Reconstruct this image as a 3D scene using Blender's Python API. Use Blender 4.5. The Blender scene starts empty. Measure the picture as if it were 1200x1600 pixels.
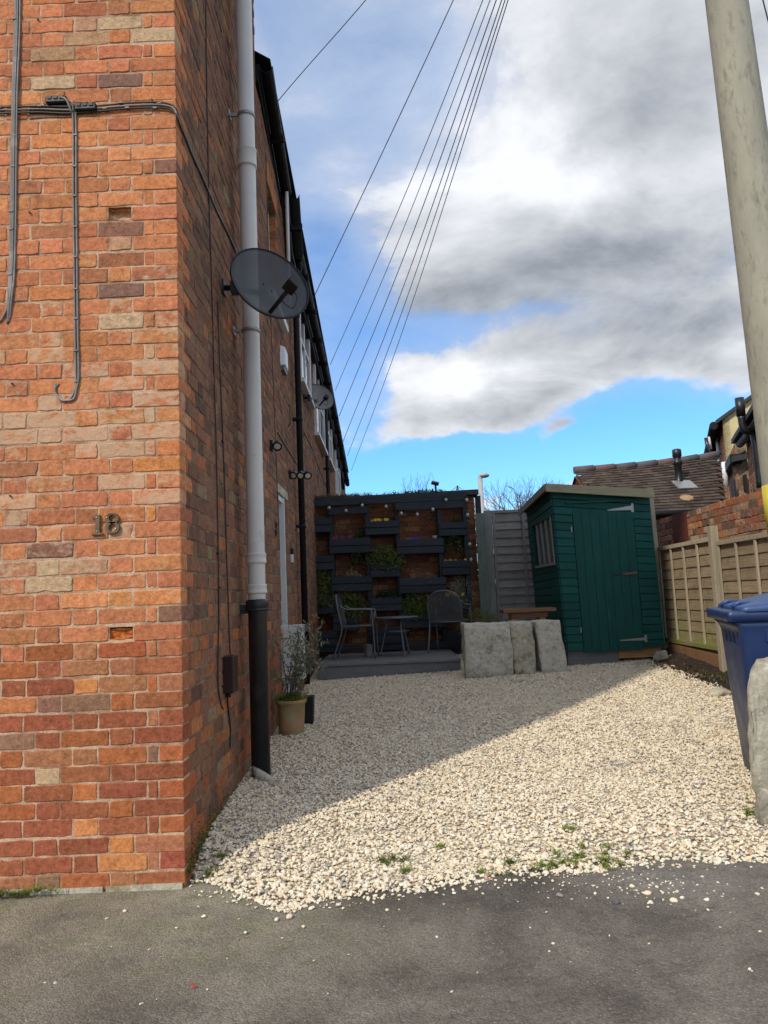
import bpy, bmesh, math, random
import numpy as np
from math import sin, cos, tan, pi, radians, sqrt, atan2, asin, exp
from mathutils import Vector, Matrix
R = random.Random(18)
D = bpy.data
SC = bpy.context.scene
COL = SC.collection

# ------------------------------------------------------------------ camera
FPX, PITCH, ROLL, CH = 1202.0, radians(6.4), radians(2.38), 1.265
aX = Vector((1, 0, 0)); aF = Vector((0, cos(PITCH), sin(PITCH))); aU = Vector((0, -sin(PITCH), cos(PITCH)))
CAM = Vector((0, 0, CH))
cd = D.cameras.new('camera'); cam = D.objects.new('camera', cd); COL.objects.link(cam)
right = aX * cos(ROLL) - aU * sin(ROLL); up = aX * sin(ROLL) + aU * cos(ROLL)
M = Matrix((right, up, -aF)).transposed().to_4x4(); M.translation = CAM
cam.matrix_world = M
cd.sensor_fit = 'VERTICAL'; cd.sensor_height = 36.0; cd.lens = FPX / 1600 * 36.0
cd.clip_start = 0.05; cd.clip_end = 3000
SC.camera = cam

# ------------------------------------------------------------------ sun, exposure
SUN_AZ, SUN_EL = radians(180 + 38), radians(40)          # clockwise from +Y
SKY_K = 0.15
to_sun = Vector((sin(SUN_AZ) * cos(SUN_EL), cos(SUN_AZ) * cos(SUN_EL), sin(SUN_EL)))
sd = D.lights.new('sun', 'SUN'); sd.energy = 2.5; sd.angle = radians(1.4); sd.color = (1.0, 0.92, 0.79)
sun = D.objects.new('sun', sd); COL.objects.link(sun)
sun.rotation_euler = to_sun.to_track_quat('Z', 'Y').to_euler()
vs = SC.view_settings
vs.view_transform = 'Standard'; vs.look = 'None'; vs.exposure = 0.30; vs.gamma = 1.0; vs.use_curve_mapping = False
SC.cycles.max_bounces = 6; SC.cycles.diffuse_bounces = 3; SC.cycles.glossy_bounces = 2
SC.cycles.transparent_max_bounces = 8; SC.cycles.transmission_bounces = 3
SC.cycles.caustics_reflective = False; SC.cycles.caustics_refractive = False

def ray(x, y):
    xc = (x - 600) / FPX; yc = (800 - y) / FPX
    return aF + aX * (xc * cos(ROLL) + yc * sin(ROLL)) + aU * (-xc * sin(ROLL) + yc * cos(ROLL))
def at(x, y, Y):
    d = ray(x, y); return CAM + d * (Y / d.y)
def atx(x, y, X):
    d = ray(x, y); return CAM + d * (X / d.x)
def onwall(x, y, off=0.0):                       # the receding side wall of the terrace
    d = ray(x, y); t = -(0.974 - off - 0.0083 * 3.65) / (d.x + 0.0083 * d.y); return CAM + d * t
def wallX(Y): return -0.974 - 0.0083 * (Y - 3.65)
def ss(a, b, x):
    t = max(0.0, min(1.0, (x - a) / (b - a))); return t * t * (3 - 2 * t)
def zg(X, Y):
    return 0.11 * ss(3.35, 4.3, Y) + 0.036 * max(0, Y - 4) + 0.030 * X * max(0, min(1, (Y - 4) / 5))

# ------------------------------------------------------------------ node helper
class NT:
    def __init__(s, nt): s.nt = nt; s.n = nt.nodes; s.l = nt.links
    def new(s, t, **kw):
        o = s.n.new(t)
        for k, v in kw.items(): setattr(o, k, v)
        return o
    def put(s, sock, v):
        if v is None: return
        if isinstance(v, bpy.types.NodeSocket): s.l.new(v, sock)
        else: sock.default_value = v
    def m(s, op, a, b=None, c=None, clamp=False):
        o = s.new('ShaderNodeMath', operation=op, use_clamp=clamp)
        for i, v in enumerate((a, b, c)): s.put(o.inputs[i], v)
        return o.outputs[0]
    def vm(s, op, a, b=None, scale=None):
        o = s.new('ShaderNodeVectorMath', operation=op)
        s.put(o.inputs[0], a)
        if b is not None: s.put(o.inputs[1], b)
        if scale is not None: s.put(o.inputs['Scale'], scale)
        return o.outputs['Value'] if op in ('DOT_PRODUCT', 'LENGTH') else o.outputs[0]
    def mr(s, v, a, b, c=0.0, d=1.0, smooth=False):
        o = s.new('ShaderNodeMapRange'); o.interpolation_type = 'SMOOTHSTEP' if smooth else 'LINEAR'; o.clamp = True
        s.put(o.inputs['Value'], v)
        for k, x in (('From Min', a), ('From Max', b), ('To Min', c), ('To Max', d)): s.put(o.inputs[k], x)
        return o.outputs[0]
    def noise(s, vec, scale, detail=4, rough=0.55, dist=0.0, color=False):
        o = s.new('ShaderNodeTexNoise'); s.put(o.inputs['Vector'], vec)
        o.inputs['Scale'].default_value = scale; o.inputs['Detail'].default_value = detail
        o.inputs['Roughness'].default_value = rough; o.inputs['Distortion'].default_value = dist
        return o.outputs['Color' if color else 'Fac']
    def vor(s, vec, scale, out='Distance', feature='F1', rnd=1.0):
        o = s.new('ShaderNodeTexVoronoi', feature=feature); s.put(o.inputs['Vector'], vec)
        o.inputs['Scale'].default_value = scale; o.inputs['Randomness'].default_value = rnd
        return o.outputs[out]
    def mix(s, f, a, b, mode='MIX'):
        o = s.new('ShaderNodeMix', data_type='RGBA', blend_type=mode); o.clamp_factor = True
        s.put(o.inputs[0], f); s.put(o.inputs[6], c4(a)); s.put(o.inputs[7], c4(b)); return o.outputs[2]
    def gain(s, col, f):                           # colour times a scalar
        return s.vm('SCALE', col, scale=f)
    def bump(s, h, dist, strength=1.0, nrm=None):
        o = s.new('ShaderNodeBump'); s.put(o.inputs['Height'], h)
        o.inputs['Distance'].default_value = dist; o.inputs['Strength'].default_value = strength
        if nrm is not None: s.put(o.inputs['Normal'], nrm)
        return o.outputs[0]
def c4(v):
    if isinstance(v, (tuple, list)) and len(v) == 3: return (*v, 1.0)
    return v

# ------------------------------------------------------------------ world: blue sky with broken cloud
def azel(x, y):
    d = ray(x, y).normalized(); return atan2(d.x, d.y), asin(d.z)
w = D.worlds.new('World'); SC.world = w; w.use_nodes = True
nt = w.node_tree; nt.nodes.clear(); T = NT(nt)
sky = T.new('ShaderNodeTexSky'); sky.sky_type = 'NISHITA'; sky.sun_disc = False
sky.sun_elevation = SUN_EL; sky.sun_rotation = SUN_AZ; sky.altitude = 50; sky.air_density = 1.0; sky.dust_density = 0.35; sky.ozone_density = 1.6
tc = T.new('ShaderNodeTexCoord'); dv = T.vm('NORMALIZE', tc.outputs['Generated'])
sep = T.new('ShaderNodeSeparateXYZ'); T.put(sep.inputs[0], dv)
sx, sy, sz = sep.outputs
warp = T.vm('SUBTRACT', T.noise(dv, 5.0, 5, 0.6, color=True), (0.5, 0.5, 0.5))
sw = T.new('ShaderNodeSeparateXYZ'); T.put(sw.inputs[0], warp)
az = T.m('ADD', T.m('ARCTAN2', sx, sy), T.m('MULTIPLY', sw.outputs[0], 0.16))
el = T.m('ADD', T.m('ARCSINE', sz), T.m('MULTIPLY', sw.outputs[2], 0.10))
zz = T.m('ADD', T.m('MAXIMUM', sz, 0.0), 0.30)
cmb = T.new('ShaderNodeCombineXYZ'); T.put(cmb.inputs[0], T.m('DIVIDE', sx, zz)); T.put(cmb.inputs[1], T.m('DIVIDE', sy, zz)); T.put(cmb.inputs[2], T.m('MULTIPLY', sz, 1.5))
P = cmb.outputs[0]
def blob(px, py, sxp, syp, ang, wt):
    """a soft patch of the sky: direction of its middle, half widths in degrees-like pixels, tilt"""
    a0, e0 = azel(px, py); sa, se = sxp / FPX, syp / FPX
    da = T.m('SUBTRACT', az, a0); de = T.m('SUBTRACT', el, e0)
    c, s_ = cos(radians(ang)), sin(radians(ang))
    u = T.m('DIVIDE', T.m('ADD', T.m('MULTIPLY', da, c), T.m('MULTIPLY', de, s_)), sa)
    v = T.m('DIVIDE', T.m('SUBTRACT', T.m('MULTIPLY', de, c), T.m('MULTIPLY', da, s_)), se)
    r2 = T.m('ADD', T.m('MULTIPLY', u, u), T.m('MULTIPLY', v, v))
    return T.m('MULTIPLY', T.m('EXPONENT', T.m('MULTIPLY', r2, -1.0)), wt)
def total(base, blobs):
    s_ = base
    for b in blobs: s_ = T.m('ADD', s_, blob(*b))
    return s_
n1 = T.noise(P, 3.1, 11, 0.62, 0.25)
n2 = T.noise(T.vm('ADD', P, (to_sun.x * .09, to_sun.y * .09, 0.05)), 3.1, 8, 0.60, 0.25)
n3 = T.noise(P, 0.9, 4, 0.5)
cov = total(0.46, [
    (900, 330, 330, 210, 0, 0.34), (1000, 80, 280, 190, 0, 0.42), (660, 330, 110, 160, 0, 0.05), (800, 90, 120, 160, 0, -0.10), (740, 230, 60, 60, 0, -0.16),
    (718, 596, 98, 46, 4, 1.05), (690, 515, 190, 24, 0, -0.55), (610, 470, 70, 60, 0, -0.35), (930, 590, 260, 34, 9, 0.34), (1120, 520, 130, 60, 10, 0.20), (760, 655, 190, 18, 6, 0.62),
    (880, 668, 34, 13, 0, 0.85), (1010, 690, 85, 18, 8, 0.62), (1175, 605, 40, 26, 0, 0.75),
    (760, 800, 400, 40, 2, 0.25),
    (590, 170, 120, 110, 0, -0.50), (515, 400, 60, 85, 60, -0.62), (545, 590, 55, 95, 0, -0.45), (700, 735, 700, 56, 4, -1.0), (1060, 650, 220, 40, 7, -0.60),
    (450, 200, 60, 200, 0, -0.35), (660, 90, 90, 90, 0, -0.15), (440, 20, 120, 60, 0, -0.1)])
dens = T.m('ADD', cov, T.m('MULTIPLY', T.m('SUBTRACT', n1, 0.5), 1.5))
alpha = T.mr(dens, 0.02, 0.66, 0, 1, True)
hz = T.mr(total(0.32, [(660, 60, 300, 140, 0, 0.34), (700, 300, 260, 200, 0, 0.30), (900, 560, 320, 60, 6, 0.35), (470, 250, 80, 200, 0, 0.12), (540, 480, 70, 60, 0, -0.15), (700, 745, 700, 70, 4, -0.55)]), 0.0, 1.0)
thin = T.m('MULTIPLY', T.mr(dens, -0.75, 0.30, 0.25, 1.0, True), hz)
alpha = T.m('MAXIMUM', alpha, thin)
gry = total(0.12, [(1010, 190, 170, 130, 0, 0.50), (900, 430, 300, 75, 3, 0.55), (640, 455, 120, 50, 0, 0.26), (800, 648, 230, 24, 5, 0.25),
    (1100, 520, 110, 60, 0, 0.36), (560, 40, 260, 100, 0, 0.14), (900, 285, 150, 40, -10, -0.55), (870, 215, 60, 50, 0, -0.3), (1130, 310, 120, 40, 0, -0.25),
    (712, 578, 80, 34, 6, -0.75), (930, 580, 220, 42, 9, 0.30), (640, 505, 160, 34, 6, 0.22), (830, 520, 200, 34, 4, 0.18), (640, 640, 120, 26, 4, 0.22), (720, 160, 80, 150, 0, -0.05), (950, 530, 160, 30, 4, 0.20), (1010, 690, 85, 18, 8, 0.2), (880, 668, 34, 13, 0, 0.5)])
gry = T.m('ADD', gry, T.m('MULTIPLY', T.m('SUBTRACT', n3, 0.5), 0.5))
gry = T.m('ADD', gry, T.m('MULTIPLY', T.m('SUBTRACT', n2, n1), 1.5))
gry = T.m('ADD', gry, T.mr(dens, 0.5, 1.3, 0.0, 0.16))
gry = T.mr(gry, 0.0, 1.0, 0, 1)
ccol = T.mix(gry, (0.80, 0.815, 0.85), (0.26, 0.29, 0.335))
ccol = T.mix(T.mr(dens, 0.1, 0.50, 0.80, 0, True), ccol, (0.44, 0.54, 0.70))
skyc = T.mix(1.0, sky.outputs[0], (0.46, 0.82, 1.16), 'MULTIPLY')
ccol = T.gain(ccol, 1.0 / SKY_K)
fin = T.mix(alpha, skyc, ccol)
bg = T.new('ShaderNodeBackground'); T.put(bg.inputs['Color'], fin); bg.inputs['Strength'].default_value = SKY_K
ow = T.new('ShaderNodeOutputWorld'); T.l.new(bg.outputs[0], ow.inputs[0])

# ------------------------------------------------------------------ materials
def new_mat(name):
    m = D.materials.new(name); m.use_nodes = True; nt = m.node_tree; nt.nodes.clear(); T = NT(nt)
    out = T.new('ShaderNodeOutputMaterial'); b = T.new('ShaderNodeBsdfPrincipled'); T.l.new(b.outputs[0], out.inputs[0])
    return m, T, b, out
def pos(T, scale=(1, 1, 1), obj=False):
    if obj: v = T.new('ShaderNodeTexCoord').outputs['Object']
    else: v = T.new('ShaderNodeNewGeometry').outputs['Position']
    if scale != (1, 1, 1): v = T.vm('MULTIPLY', v, scale)
    return v
def pm(name, col, rough=0.7, var=0.18, ns=8, col2=None, c2scale=3, c2lo=0.5, c2hi=0.7, bump=0.0, bs=40, metal=0.0, stretch=(1, 1, 1), spec=0.3, obj=False, rnd=0.0, coat=0.0):
    m, T, b, out = new_mat(name)
    P = pos(T, stretch, obj)
    c = T.gain(c4(col)[:3], T.mr(T.noise(P, ns, 5), 0.25, 0.75, 1 - var, 1 + var))
    if rnd:
        oi = T.new('ShaderNodeObjectInfo'); c = T.gain(c, T.mr(oi.outputs['Random'], 0, 1, 1 - rnd, 1 + rnd))
    if col2 is not None:
        c = T.mix(T.mr(T.noise(P, c2scale, 6, 0.65), c2lo, c2hi), c, col2)
    T.put(b.inputs['Base Color'], c)
    T.put(b.inputs['Roughness'], T.mr(T.noise(P, ns * 2.3, 3), 0.3, 0.7, max(0.02, rough - 0.08), min(1, rough + 0.08)))
    b.inputs['Metallic'].default_value = metal; b.inputs['Specular IOR Level'].default_value = spec
    b.inputs['Coat Weight'].default_value = coat
    if bump: T.put(b.inputs['Normal'], T.bump(T.noise(P, bs, 6, 0.6), bump))
    return m

def brick_mat(name, gain=1.0, cream=1.0):
    m, T, b, out = new_mat(name)
    P = pos(T)
    at_ = T.new('ShaderNodeAttribute', attribute_name='tint', attribute_type='GEOMETRY')
    c = T.gain(at_.outputs['Color'], gain)
    c = T.gain(c, T.mr(T.noise(P, 34, 9, 0.8), 0.3, 0.7, 0.52, 1.45))
    c = T.mix(T.mr(T.noise(P, 14, 8, 0.8), 0.52, 0.64, 0, 0.60), c, T.gain(c, 0.45))          # burnt, dirty zones
    c = T.mix(T.mr(T.noise(P, 55, 4, 0.65), 0.58, 0.74, 0, 0.45), c, (0.52, 0.27, 0.15))         # fresh orange chips
    eff = at_.outputs['Alpha']
    k = T.m('ADD', T.noise(T.vm('MULTIPLY', P, (1, 1, 1.6)), 16, 7, 0.72), T.m('MULTIPLY', T.m('SUBTRACT', eff, 0.5), 0.5))
    c = T.mix(T.mr(k, 0.60, 0.74, 0, 0.72 * cream), c, (0.56, 0.40, 0.26))                     # lime and salt bloom
    c = T.mix(T.mr(T.vor(P, 95), 0.06, 0.16, 0.55, 0), c, (0.05, 0.025, 0.018))                # pits
    T.put(b.inputs['Base Color'], c); b.inputs['Roughness'].default_value = 0.92; b.inputs['Specular IOR Level'].default_value = 0.15
    h = T.m('ADD', T.noise(P, 60, 8, 0.75), T.m('MULTIPLY', T.noise(P, 17, 5, 0.65), 1.6))
    T.put(b.inputs['Normal'], T.bump(h, 0.0042, 1.0))
    return m
MB_FRONT = brick_mat('brick_sunny_face')
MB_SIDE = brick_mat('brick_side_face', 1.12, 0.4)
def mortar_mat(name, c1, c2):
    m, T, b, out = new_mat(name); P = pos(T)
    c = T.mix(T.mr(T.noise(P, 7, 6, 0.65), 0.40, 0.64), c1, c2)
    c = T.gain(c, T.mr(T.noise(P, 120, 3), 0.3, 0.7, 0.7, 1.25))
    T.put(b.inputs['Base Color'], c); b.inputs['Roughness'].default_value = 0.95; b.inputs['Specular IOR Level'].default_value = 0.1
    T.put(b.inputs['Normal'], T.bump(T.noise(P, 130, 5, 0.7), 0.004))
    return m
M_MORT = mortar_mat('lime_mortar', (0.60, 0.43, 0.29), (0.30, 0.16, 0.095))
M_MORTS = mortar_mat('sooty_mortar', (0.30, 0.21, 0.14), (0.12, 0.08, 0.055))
M_MORTD = mortar_mat('dark_mortar', (0.17, 0.09, 0.055), (0.10, 0.05, 0.03))  # dark brown mortar of the yard wall and outbuilding

def asphalt():
    m, T, b, out = new_mat('worn_asphalt'); P = pos(T)
    big = T.noise(P, 0.9, 5, 0.6, 0.4)
    c = T.mix(T.mr(T.noise(P, 1.5, 8, 0.68, 0.6), 0.38, 0.62), (0.105, 0.092, 0.076), (0.20, 0.178, 0.148))
    c = T.mix(T.mr(T.noise(P, 3.4, 9, 0.78), 0.53, 0.62, 0, 0.55), c, (0.070, 0.062, 0.050))
    c = T.mix(T.mr(T.noise(T.vm('ADD', P, (7, 3, 0)), 5.5, 9, 0.8), 0.56, 0.66, 0, 0.4), c, (0.25, 0.225, 0.185))
    # mossy, paler silt strip along the foot of the house
    sp = T.new('ShaderNodeSeparateXYZ'); T.put(sp.inputs[0], P)
    near = T.m('MULTIPLY', T.mr(sp.outputs[1], 2.3, 3.3, 0, 1, True), T.mr(sp.outputs[0], -0.8, 0.35, 1, 0, True))
    near = T.m('MULTIPLY', near, T.mr(T.noise(P, 3.2, 5, 0.6), 0.25, 0.6))
    c = T.mix(T.m('MULTIPLY', near, 0.9), c, (0.27, 0.24, 0.175))
    c = T.mix(T.m('MULTIPLY', near, T.mr(T.noise(P, 6, 5, 0.6), 0.5, 0.62, 0, 0.55)), c, (0.135, 0.15, 0.065))
    # crushed limestone dust by the mouth of the drive
    dx = T.m('SUBTRACT', sp.outputs[0], 1.15); dy = T.m('SUBTRACT', sp.outputs[1], 3.48)
    r2 = T.m('ADD', T.m('MULTIPLY', T.m('MULTIPLY', dx, dx), 6), T.m('MULTIPLY', T.m('MULTIPLY', dy, dy), 40))
    dust = T.m('MULTIPLY', T.m('EXPONENT', T.m('MULTIPLY', r2, -1)), T.mr(T.noise(P, 11, 5, 0.7), 0.3, 0.65))
    c = T.mix(T.m('MULTIPLY', dust, 0.65), c, (0.30, 0.28, 0.25))
    dm = T.m('MULTIPLY', T.mr(sp.outputs[1], 3.05, 3.42, 0, 1, True), T.mr(T.noise(P, 2.0, 4), 0.35, 0.6))
    dm = T.m('MULTIPLY', dm, T.mr(sp.outputs[0], -0.5, 0.1, 0, 1, True))
    dm = T.m('MULTIPLY', dm, T.mr(sp.outputs[0], 0.7, 1.0, 1, 0, True))
    c = T.mix(T.m('MULTIPLY', dm, 0.6), c, (0.030, 0.026, 0.021))                                # damp band
    c = T.mix(T.mr(T.noise(P, 4.5, 6, 0.75), 0.64, 0.72, 0, 0.6), c, (0.04, 0.036, 0.03))
    ag = T.vor(P, 150, 'Color'); sa = T.new('ShaderNodeSeparateColor'); T.put(sa.inputs[0], ag)
    c = T.gain(c, T.mr(sa.outputs[0], 0, 1, 0.74, 1.28))
    c = T.mix(T.mr(sa.outputs[1], 0.965, 0.99, 0, 0.5), c, (0.34, 0.31, 0.26))
    T.put(b.inputs['Base Color'], c); T.put(b.inputs['Roughness'], T.mr(big, 0.3, 0.7, 0.78, 0.9)); b.inputs['Specular IOR Level'].default_value = 0.25
    h = T.m('ADD', T.m('MULTIPLY', T.vor(P, 150), -0.8), T.m('MULTIPLY', T.noise(P, 60, 6, 0.7), 1.0))
    T.put(b.inputs['Normal'], T.bump(h, 0.0045))
    return m
M_ROAD = asphalt()

def gravel_mat(name, inst):
    m, T, b, out = new_mat(name); P = pos(T)
    if inst: rnd = T.new('ShaderNodeObjectInfo').outputs['Random']
    else:
        s_ = T.new('ShaderNodeSeparateColor'); T.put(s_.inputs[0], T.vor(P, 55, 'Color')); rnd = s_.outputs[0]
    cr = T.new('ShaderNodeValToRGB'); T.put(cr.inputs[0], rnd); cr.color_ramp.interpolation = 'CONSTANT'
    e = cr.color_ramp.elements
    pal = [(0.0, (0.77, 0.67, 0.49)), (0.22, (0.79, 0.70, 0.53)), (0.42, (0.72, 0.60, 0.42)), (0.58, (0.81, 0.74, 0.60)), (0.72, (0.74, 0.62, 0.43)), (0.83, (0.76, 0.68, 0.55)), (0.925, (0.48, 0.32, 0.20)), (0.965, (0.32, 0.28, 0.27))]
    e[0].position, e[0].color = 0.0, (*pal[0][1], 1); e[1].position, e[1].color = pal[1][0], (*pal[1][1], 1)
    for p_, c_ in pal[2:]:
        x = e.new(p_); x.color = (*c_, 1)
    c = cr.outputs[0]
    pt = T.noise(P, 2.6, 5, 0.75)
    c = T.mix(T.m('MULTIPLY', T.mr(pt, 0.56, 0.68, 0, 0.85), T.mr(T.noise(P, 30, 2), 0.42, 0.55)), c, (0.26, 0.215, 0.205))
    c = T.gain(c, T.mr(T.noise(P, 90, 4), 0.3, 0.7, 0.84, 1.12))
    if not inst: c = T.gain(c, 0.85)
    T.put(b.inputs['Base Color'], c); b.inputs['Roughness'].default_value = 0.85; b.inputs['Specular IOR Level'].default_value = 0.2
    if inst: T.put(b.inputs['Normal'], T.bump(T.noise(P, 160, 3), 0.0025))
    else: T.put(b.inputs['Normal'], T.bump(T.vor(P, 55), 0.02))
    return m
M_GRAV = gravel_mat('limestone_chip', True); M_BED = gravel_mat('limestone_bed', False)

def wood_mat(name, c1, c2, axis='z', dirt=(0.04, 0.035, 0.03), dk=0.3, rough=0.85, rnd=0.15, green=0.0, streak=0.0):
    m, T, b, out = new_mat(name)
    k = {'x': (1.2, 26, 26), 'y': (26, 1.2, 26), 'z': (26, 26, 1.2)}[axis]
    oi = T.new('ShaderNodeObjectInfo')
    P0 = pos(T); P = T.vm('MULTIPLY', P0, k)
    P = T.vm('ADD', P, T.vm('SCALE', (3.1, 7.7, 5.3), scale=oi.outputs['Random']))
    g = T.noise(P, 2.2, 6, 0.62, 0.6)
    c = T.mix(T.mr(g, 0.32, 0.68), c1, c2)
    c = T.gain(c, T.mr(oi.outputs['Random'], 0, 1, 1 - rnd, 1 + rnd))
    c = T.mix(T.mr(T.noise(P0, 6, 5, 0.7), 0.5, 0.75, 0, dk), c, dirt)
    c = T.mix(T.mr(T.vor(P0, 7), 0.015, 0.035, 0.8, 0), c, (0.05, 0.035, 0.02))
    if streak:
        c = T.mix(T.mr(T.noise(T.vm('MULTIPLY', P0, (60, 60, 1.6) if axis == 'z' else (1.6, 60, 60)), 1.0, 5, 0.7), 0.60, 0.72, 0, streak), c, T.gain(c2, 2.6))
        c = T.mix(T.mr(T.noise(P0, 3.5, 6, 0.7), 0.52, 0.70, 0, 0.35), c, T.gain(c1, 0.6))
    if green:
        sp = T.new('ShaderNodeSeparateXYZ'); T.put(sp.inputs[0], P0)
        f = T.m('MULTIPLY', T.mr(sp.outputs[2], 0.50, 1.25, 1, 0, True), T.mr(T.noise(P0, 2.6, 5, 0.6), 0.40, 0.60, 0.1, 1))
        c = T.mix(T.m('MULTIPLY', f, green), c, (0.17, 0.21, 0.03))
    T.put(b.inputs['Base Color'], c); b.inputs['Roughness'].default_value = rough; b.inputs['Specular IOR Level'].default_value = 0.2
    T.put(b.inputs['Normal'], T.bump(g, 0.004))
    return m
M_SHED = wood_mat('green_paint_wood', (0.0050, 0.062, 0.055), (0.0075, 0.088, 0.076), 'x', (0.004, 0.04, 0.036), 0.35, 0.5, streak=0.3)
M_SHEDV = wood_mat('green_paint_door', (0.0050, 0.060, 0.053), (0.0070, 0.080, 0.068), 'z', (0.004, 0.04, 0.036), 0.35, 0.5, 0.07, streak=0.4)
M_FENCE = wood_mat('tan_fence_wood', (0.21, 0.155, 0.095), (0.32, 0.245, 0.16), 'y', (0.10, 0.085, 0.055), 0.75, green=0.85)
M_FENCEP = wood_mat('tan_post_wood', (0.30, 0.255, 0.18), (0.42, 0.365, 0.27), 'z', (0.24, 0.19, 0.12), 0.4)
M_GREYW = wood_mat('weathered_grey_wood', (0.20, 0.185, 0.165), (0.30, 0.28, 0.25), 'x', (0.07, 0.065, 0.06), 0.5)
M_GREYP = wood_mat('grey_post_wood', (0.19, 0.185, 0.17), (0.28, 0.27, 0.245), 'z', (0.07, 0.07, 0.06), 0.4)
M_GREENP = wood_mat('algae_post_wood', (0.12, 0.155, 0.125), (0.18, 0.21, 0.17), 'z', (0.05, 0.06, 0.05), 0.4)
M_TRIM = wood_mat('shed_roof_trim', (0.33, 0.29, 0.19), (0.44, 0.39, 0.27), 'x', (0.11, 0.09, 0.06), 0.35)
M_PALLET = wood_mat('black_stained_wood', (0.024, 0.030, 0.038), (0.040, 0.049, 0.060), 'x', (0.014, 0.018, 0.022), 0.5, 0.6)
M_PALLETV = wood_mat('black_stained_upright', (0.020, 0.024, 0.030), (0.034, 0.040, 0.048), 'z', (0.012, 0.014, 0.018), 0.5, 0.6)
M_DECK = wood_mat('grey_deck_paint', (0.15, 0.15, 0.148), (0.20, 0.20, 0.195), 'x', (0.06, 0.06, 0.055), 0.4, 0.55, 0.06)
M_RUST = wood_mat('old_bench_wood', (0.16, 0.08, 0.04), (0.24, 0.13, 0.07), 'x', (0.07, 0.045, 0.03), 0.5)
M_REDW = wood_mat('redbrown_door_wood', (0.10, 0.028, 0.018), (0.15, 0.045, 0.03), 'z', (0.06, 0.02, 0.012), 0.4)
M_PALEW = wood_mat('pale_new_wood', (0.36, 0.19, 0.08), (0.45, 0.26, 0.12), 'x', (0.2, 0.1, 0.05), 0.3)
M_PIPEG = pm('grey_plastic_pipe', (0.62, 0.60, 0.565), 0.5, 0.05, 3, (0.30, 0.30, 0.27), 5, 0.60, 0.8, spec=0.5)
M_IRON = pm('black_iron_paint', (0.012, 0.014, 0.018), 0.38, 0.3, 6, (0.035, 0.032, 0.03), 8, 0.55, 0.7, 0.002, 30, spec=0.5)
M_GUTT = pm('black_gutter_plastic', (0.010, 0.010, 0.011), 0.6, 0.2, 4, spec=0.2)
M_CABLE = pm('grey_cable', (0.20, 0.19, 0.18), 0.5, 0.15, 20, (0.32, 0.31, 0.29), 9, 0.5, 0.65)
M_WIRE = pm('overhead_wire', (0.16, 0.18, 0.22), 0.6, 0.1, 5)
M_CABLED = pm('dark_cable', (0.045, 0.034, 0.030), 0.45, 0.2, 20)
M_BLKPL = pm('black_plastic', (0.014, 0.015, 0.017), 0.45, 0.2, 20)
M_BROWNPL = pm('brown_plastic_box', (0.030, 0.013, 0.012), 0.5, 0.12, 12)
M_BRASS = pm('tarnished_bronze', (0.17, 0.125, 0.07), 0.45, 0.35, 60, (0.09, 0.075, 0.045), 30, 0.5, 0.6, 0.001, 60, metal=0.55)
M_SCREW = pm('screw_metal', (0.62, 0.60, 0.55), 0.3, 0.1, 30, metal=0.9)
M_WHITE = pm('white_paint', (0.72, 0.72, 0.71), 0.5, 0.06, 4, (0.55, 0.53, 0.49), 5, 0.55, 0.8)
M_WHITEP = pm('white_plastic', (0.72, 0.74, 0.78), 0.35, 0.04, 4)
M_METER = pm('cream_meter_box', (0.62, 0.62, 0.58), 0.55, 0.07, 6, (0.42, 0.40, 0.35), 12, 0.5, 0.75)
M_HINGE = pm('galvanised_metal', (0.33, 0.34, 0.34), 0.4, 0.15, 30, (0.35, 0.33, 0.3), 12, 0.5, 0.7, metal=0.5)
M_CHAIR = pm('grey_chair_metal', (0.17, 0.175, 0.18), 0.45, 0.12, 20, metal=0.3)
M_CHAIRM = pm('mesh_seat_metal', (0.11, 0.115, 0.12), 0.5, 0.12, 20, metal=0.3)
M_TERRA = pm('weathered_terracotta', (0.36, 0.215, 0.115), 0.85, 0.25, 8, (0.34, 0.30, 0.16), 9, 0.50, 0.62, 0.003, 30)
M_POLE = pm('weathered_pole', (0.33, 0.315, 0.25), 0.85, 0.2, 5, (0.20, 0.19, 0.14), 22, 0.52, 0.72, 0.006, 28, stretch=(1, 1, 0.35))
M_YELLOW = pm('yellow_band', (0.66, 0.55, 0.06), 0.6, 0.15, 9)
M_BIN = pm('blue_bin_plastic', (0.008, 0.027, 0.105), 0.42, 0.12, 4, (0.014, 0.028, 0.085), 3, 0.5, 0.75, 0.0006, 90, spec=0.5)
M_BINL = pm('blue_lid_plastic', (0.026, 0.066, 0.19), 0.45, 0.10, 4, (0.035, 0.075, 0.20), 3, 0.5, 0.75, 0.0006, 90, spec=0.5)
M_SLATE = pm('felt_edge', (0.05, 0.052, 0.055), 0.9, 0.2, 20)
M_SOIL = pm('dark_soil', (0.028, 0.020, 0.014), 1.0, 0.4, 30, (0.07, 0.055, 0.04), 20, 0.5, 0.7, 0.02, 40)
M_COPE = pm('dark_coping', (0.045, 0.050, 0.048), 0.8, 0.3, 12, (0.09, 0.085, 0.07), 8, 0.55, 0.7, 0.004, 40)
M_LAMPG = pm('lamp_grey', (0.42, 0.45, 0.47), 0.45, 0.08, 10)
M_RENDER = pm('yellow_render', (0.62, 0.52, 0.28), 0.9, 0.08, 2, (0.50, 0.42, 0.25), 1.2, 0.5, 0.75)
M_FARBR = None
M_BARK = pm('bare_bark', (0.12, 0.095, 0.085), 0.9, 0.25, 12)

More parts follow.
